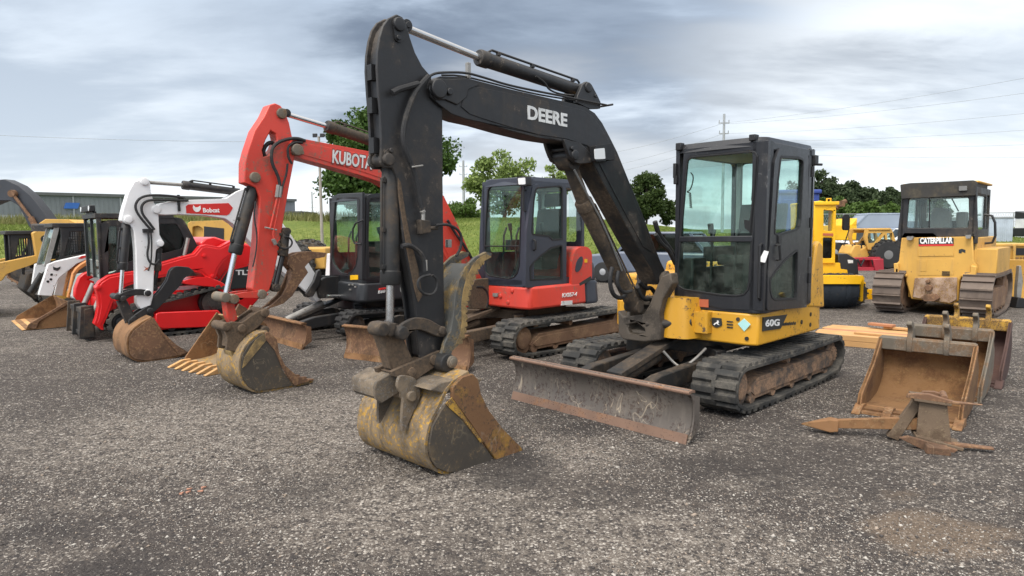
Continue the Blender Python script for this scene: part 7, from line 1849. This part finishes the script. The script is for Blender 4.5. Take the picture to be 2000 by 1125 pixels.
def fence():
    rt = thing('chainlink_fence', 'chain link fence with rails in front of the tree line at right', 'fence', (0, 0))
    a, c = at(1590, 447, 62), at(2080, 447, 62)
    x0, x1, y = a.x, c.x, 62; zb, zt = 1.25, at(1600, 424, 62).z
    po = MB()
    nn = int((x1 - x0) / 2.6)
    for i in range(nn + 1): x = x0 + 2.6 * i; po.cyl((x, y, .2), (x, y, zt + .05), .045, n=8)
    po.build('post', M['galv'], rt)
    MB().cyl((x0, y, zt), (x1, y, zt), .03, n=8).cyl((x0, y, (zt + zb) / 2), (x1, y, (zt + zb) / 2), .02, n=6).build('rail', M['galv'], rt)
    m = MB(); x = x0
    while x < x1:
        for s in (1, -1):
            d = (zt - .3) * .5
            xa, xb = (x, x + d) if s > 0 else (x + d, x)
            m.add([(xa - .008, y, .3), (xa + .008, y, .3), (xb + .008, y, zt), (xb - .008, y, zt)], [(0, 1, 2, 3)])
        x += .22
    m.build('mesh', M['galv'], rt)
fence()

# ---- trees
def leaf_mat(name, a, b_):
    m, t, out = nt(name)
    b = N(t, 'ShaderNodeBsdfPrincipled'); oi = N(t, 'ShaderNodeNewGeometry')
    c = coords(t)
    n1 = noise(t, c, .7, 3, .5)
    f = mth(t, 'ADD', mth(t, 'MULTIPLY', oi.outputs['Random Per Island'], .6), mth(t, 'MULTIPLY', n1, .4), True)
    t.links.new(mix(t, f, a, b_), b.inputs['Base Color']); b.inputs['Roughness'].default_value = .65; b.inputs['Specular IOR Level'].default_value = .25
    tr = N(t, 'ShaderNodeBsdfTranslucent'); t.links.new(mix(t, f, a, b_), tr.inputs['Color'])
    ms = N(t, 'ShaderNodeMixShader'); ms.inputs[0].default_value = .25
    t.links.new(b.outputs[0], ms.inputs[1]); t.links.new(tr.outputs[0], ms.inputs[2]); t.links.new(ms.outputs[0], out.inputs[0])
    return m
L_ASH = leaf_mat('ash_leaves', (.026, .058, .012), (.075, .135, .024))
L_PALE = leaf_mat('pale_leaves', (.12, .18, .045), (.26, .33, .10))
L_DARK = leaf_mat('dark_leaves', (.030, .055, .014), (.062, .092, .022))
L_MID = leaf_mat('mixed_leaves', (.045, .085, .018), (.105, .165, .036))
L_PINE = leaf_mat('pine_needles', (.030, .048, .022), (.065, .092, .038))
BARK = paint('bark', (.07, .055, .042), amt=.3, rough=.9)

def tree(name, label, x, y, z0, H, W, mat, n, leaf, seed, base=.15, shape='round', gaps=.0, group=None, clumps=60, trunk=True, trunk_h=None):
    """Trunk, limbs and a crown of small leaf faces gathered in clumps through the crown's volume."""
    rg = np.random.default_rng(seed)
    rt = thing(name, label, 'tree' if name != 'bush' else 'bush', (x, y, z0), 0, group)
    zc0 = H * base
    cl = []
    while len(cl) < clumps:
        p = rg.uniform(-1, 1, 3)
        r = np.linalg.norm(p)
        if r > 1 or (r < .35 and shape != 'cone'): continue
        t_ = (p[2] + 1) / 2
        if shape == 'cone': k = (1.02 - t_) ** .8 * 1.05
        elif shape == 'egg': k = 1.0 - .35 * max(0, t_ - .4)
        elif shape == 'dome': k = min(1.0, 1.25 - .55 * t_)
        else: k = 1.0
        cl.append((p[0] * W / 2 * k * .92, p[1] * W / 2 * k * .92, zc0 + (H - zc0) * (.04 + .92 * t_), rg.uniform(.6, 1.3)))
    cl = np.array(cl)
    size = (W * (H - zc0) * W) ** (1 / 3) / clumps ** (1 / 3)
    which = rg.integers(0, clumps, n)
    c = cl[which]
    off = rg.normal(0, 1, (n, 3)); off /= np.linalg.norm(off, axis=1)[:, None]
    off *= (rg.random(n) ** .45)[:, None] * (size * .62 * c[:, 3])[:, None]
    off[:, 2] *= .72
    P = c[:, :3] + off
    a = rg.normal(0, 1, (n, 3)); a /= np.linalg.norm(a, axis=1)[:, None]
    b = np.cross(a, rg.normal(0, 1, (n, 3))); b /= np.linalg.norm(b, axis=1)[:, None]
    s = leaf * rg.uniform(.6, 1.3, n)[:, None]
    V = np.stack([P - a * s, P + b * s * .55, P + a * s, P - b * s * .55], 1).reshape(-1, 3)
    me = bpy.data.meshes.new('crown')
    me.vertices.add(len(V)); me.vertices.foreach_set('co', V.ravel().astype(np.float32))
    me.loops.add(n * 4); me.loops.foreach_set('vertex_index', np.arange(n * 4, dtype=np.int32))
    me.polygons.add(n); me.polygons.foreach_set('loop_start', (np.arange(n) * 4).astype(np.int32))
    me.materials.append(mat); me.update(calc_edges=True)
    o = bpy.data.objects.new('crown', me); COL.objects.link(o); o.parent = rt
    if trunk:
        b_ = MB(); r0 = max(.06, W * .028)
        b_.tube([(0, 0, -.4), (.02 * H, 0, H * .25), (0, .01 * H, H * .5), (.01 * H, 0, H * .8)], r0, 9)
        tk = b_
        for i in range(min(14, clumps)):
            q = cl[i * (clumps // min(14, clumps))]
            z = max(H * .12, q[2] - H * .22)
            tk.tube([(0, 0, z), (q[0] * .5, q[1] * .5, (z + q[2]) / 2 + .05 * H), (q[0], q[1], q[2])], r0 * .32, 6)
        tk.build('trunk', BARK, rt)
    return rt
def plant(name, label, px, py_top, py_base, wpx, Y, mat, n, leaf, seed, z0=None, **kw):
    top = at(px, py_top, Y); z0 = at(px, py_base, Y).z if z0 is None else z0
    return tree(name, label, top.x, Y, z0, top.z - z0, wpx / 1316 * Y, mat, n, leaf, seed, **kw)
plant('ash_tree', 'tall dark green leafy tree behind the floodlight pole and black arm', 762, 196, 455, 275, 56, L_ASH, 48000, .19, 3, base=.10, shape='egg', clumps=150)
plant('young_tree', 'pale yellow green loose tree above the red excavator cab', 985, 298, 440, 138, 70, L_PALE, 7500, .20, 5, base=.15, clumps=46)
plant('young_tree', 'small pale tree top just right of the red excavator cab roof', 1082, 318, 440, 60, 74, L_PALE, 2200, .20, 6, base=.2, clumps=22)
plant('bush', 'low dark bush beside the tall pale pole', 912, 386, 440, 80, 90, L_MID, 3000, .24, 8, base=.05, clumps=30)
plant('bush', 'low pale bush left of the red excavator cab', 880, 398, 440, 50, 95, L_PALE, 1500, .24, 9, base=.05, clumps=20)
plant('round_tree', 'dense round dark green tree between black boom and black cab', 1262, 337, 440, 76, 60, L_DARK, 12000, .13, 12, base=.03, shape='egg', clumps=90)
plant('bush', 'dark bush at the right foot of the round tree', 1302, 396, 442, 44, 62, L_DARK, 3500, .13, 13, base=.02, clumps=30)
plant('bush', 'small bush on the rise left of the floodlight pole', 522, 446, 468, 26, 60, L_MID, 700, .12, 14, base=.02, clumps=10)
rt_ = random.Random(4)
far = [(1560, 350, 70), (1600, 338, 62), (1622, 347, 58), (1648, 364, 52), (1668, 358, 56), (1696, 372, 50), (1716, 376, 52), (1736, 368, 48), (1757, 380, 46), (1778, 374, 50), (1800, 385, 46), (1635, 392, 50), (1690, 396, 60), (1735, 402, 48), (1830, 392, 50), (1605, 394, 50), (1664, 404, 44), (1712, 408, 40)]
for i, (px, py, wp) in enumerate(far):
    front = py > 390 and px < 1790
    lab = 'pale green bushy tree in front of the dark tree line at right' if front else ('dark pine in the tree line at right, behind the sweeper' if px < 1660 else 'dark evergreen in the tree line at right, beside the bulldozer cab')
    plant('pine_tree' if not front else 'bushy_tree', lab, px, py, 446, wp, 98 + (i % 3) * 5 - (14 if front else 0), L_PINE if not front else L_MID, 5200 if not front else 4200, .26, 30 + i, base=.02, shape='cone' if i % 4 == 3 else 'dome', clumps=48, group='trees in the line at right', trunk=True)
# far wood on the horizon and weeds along the top of the bank
def tufts(name, label, n, xr, yr, hgt, wd, mat, zf, seed):
    rg = np.random.default_rng(seed)
    x = rg.uniform(*xr, n); y = rg.uniform(*yr, n); z = np.array([zf(a, b) for a, b in zip(x, y)])
    h = hgt * rg.uniform(.4, 1.3, n); a = rg.random(n) * 6.283; w_ = wd * rg.uniform(.6, 1.4, n)
    dx, dy = np.cos(a) * w_, np.sin(a) * w_
    lx, ly = rg.normal(0, .25, n) * h, rg.normal(0, .25, n) * h
    V = np.stack([np.stack([x - dx, y - dy, z - .05], 1), np.stack([x + dx, y + dy, z - .05], 1), np.stack([x + lx, y + ly, z + h], 1)], 1).reshape(-1, 3)
    me = bpy.data.meshes.new(name)
    me.vertices.add(len(V)); me.vertices.foreach_set('co', V.ravel().astype(np.float32))
    me.loops.add(n * 3); me.loops.foreach_set('vertex_index', np.arange(n * 3, dtype=np.int32))
    me.polygons.add(n); me.polygons.foreach_set('loop_start', (np.arange(n) * 3).astype(np.int32))
    me.materials.append(mat); me.update(calc_edges=True)
    o = bpy.data.objects.new(name, me); COL.objects.link(o); tag(o, label, 'grass', kind='stuff')
def bank_z(x, y):
    for (a, za), (b, zb) in zip(BANK, BANK[1:]):
        if a <= y <= b: return (za + (zb - za) * (y - a) / (b - a)) * bank_edge(x)
    return 0
L_GRASS = leaf_mat('grass_blades', (.11, .16, .03), (.21, .25, .06)); L_WEED = leaf_mat('dry_weeds', (.10, .12, .03), (.24, .22, .09))
tufts('meadow_grass', 'short green grass growing over the bank behind the machines', 80000, (-48, 44), (39, 60), .10, .05, L_GRASS, bank_z, 21)
tufts('tall_weeds', 'tall pale weeds along the crest of the grass bank', 9000, (-60, -8), (53, 64), .7, .05, L_WEED, bank_z, 22)
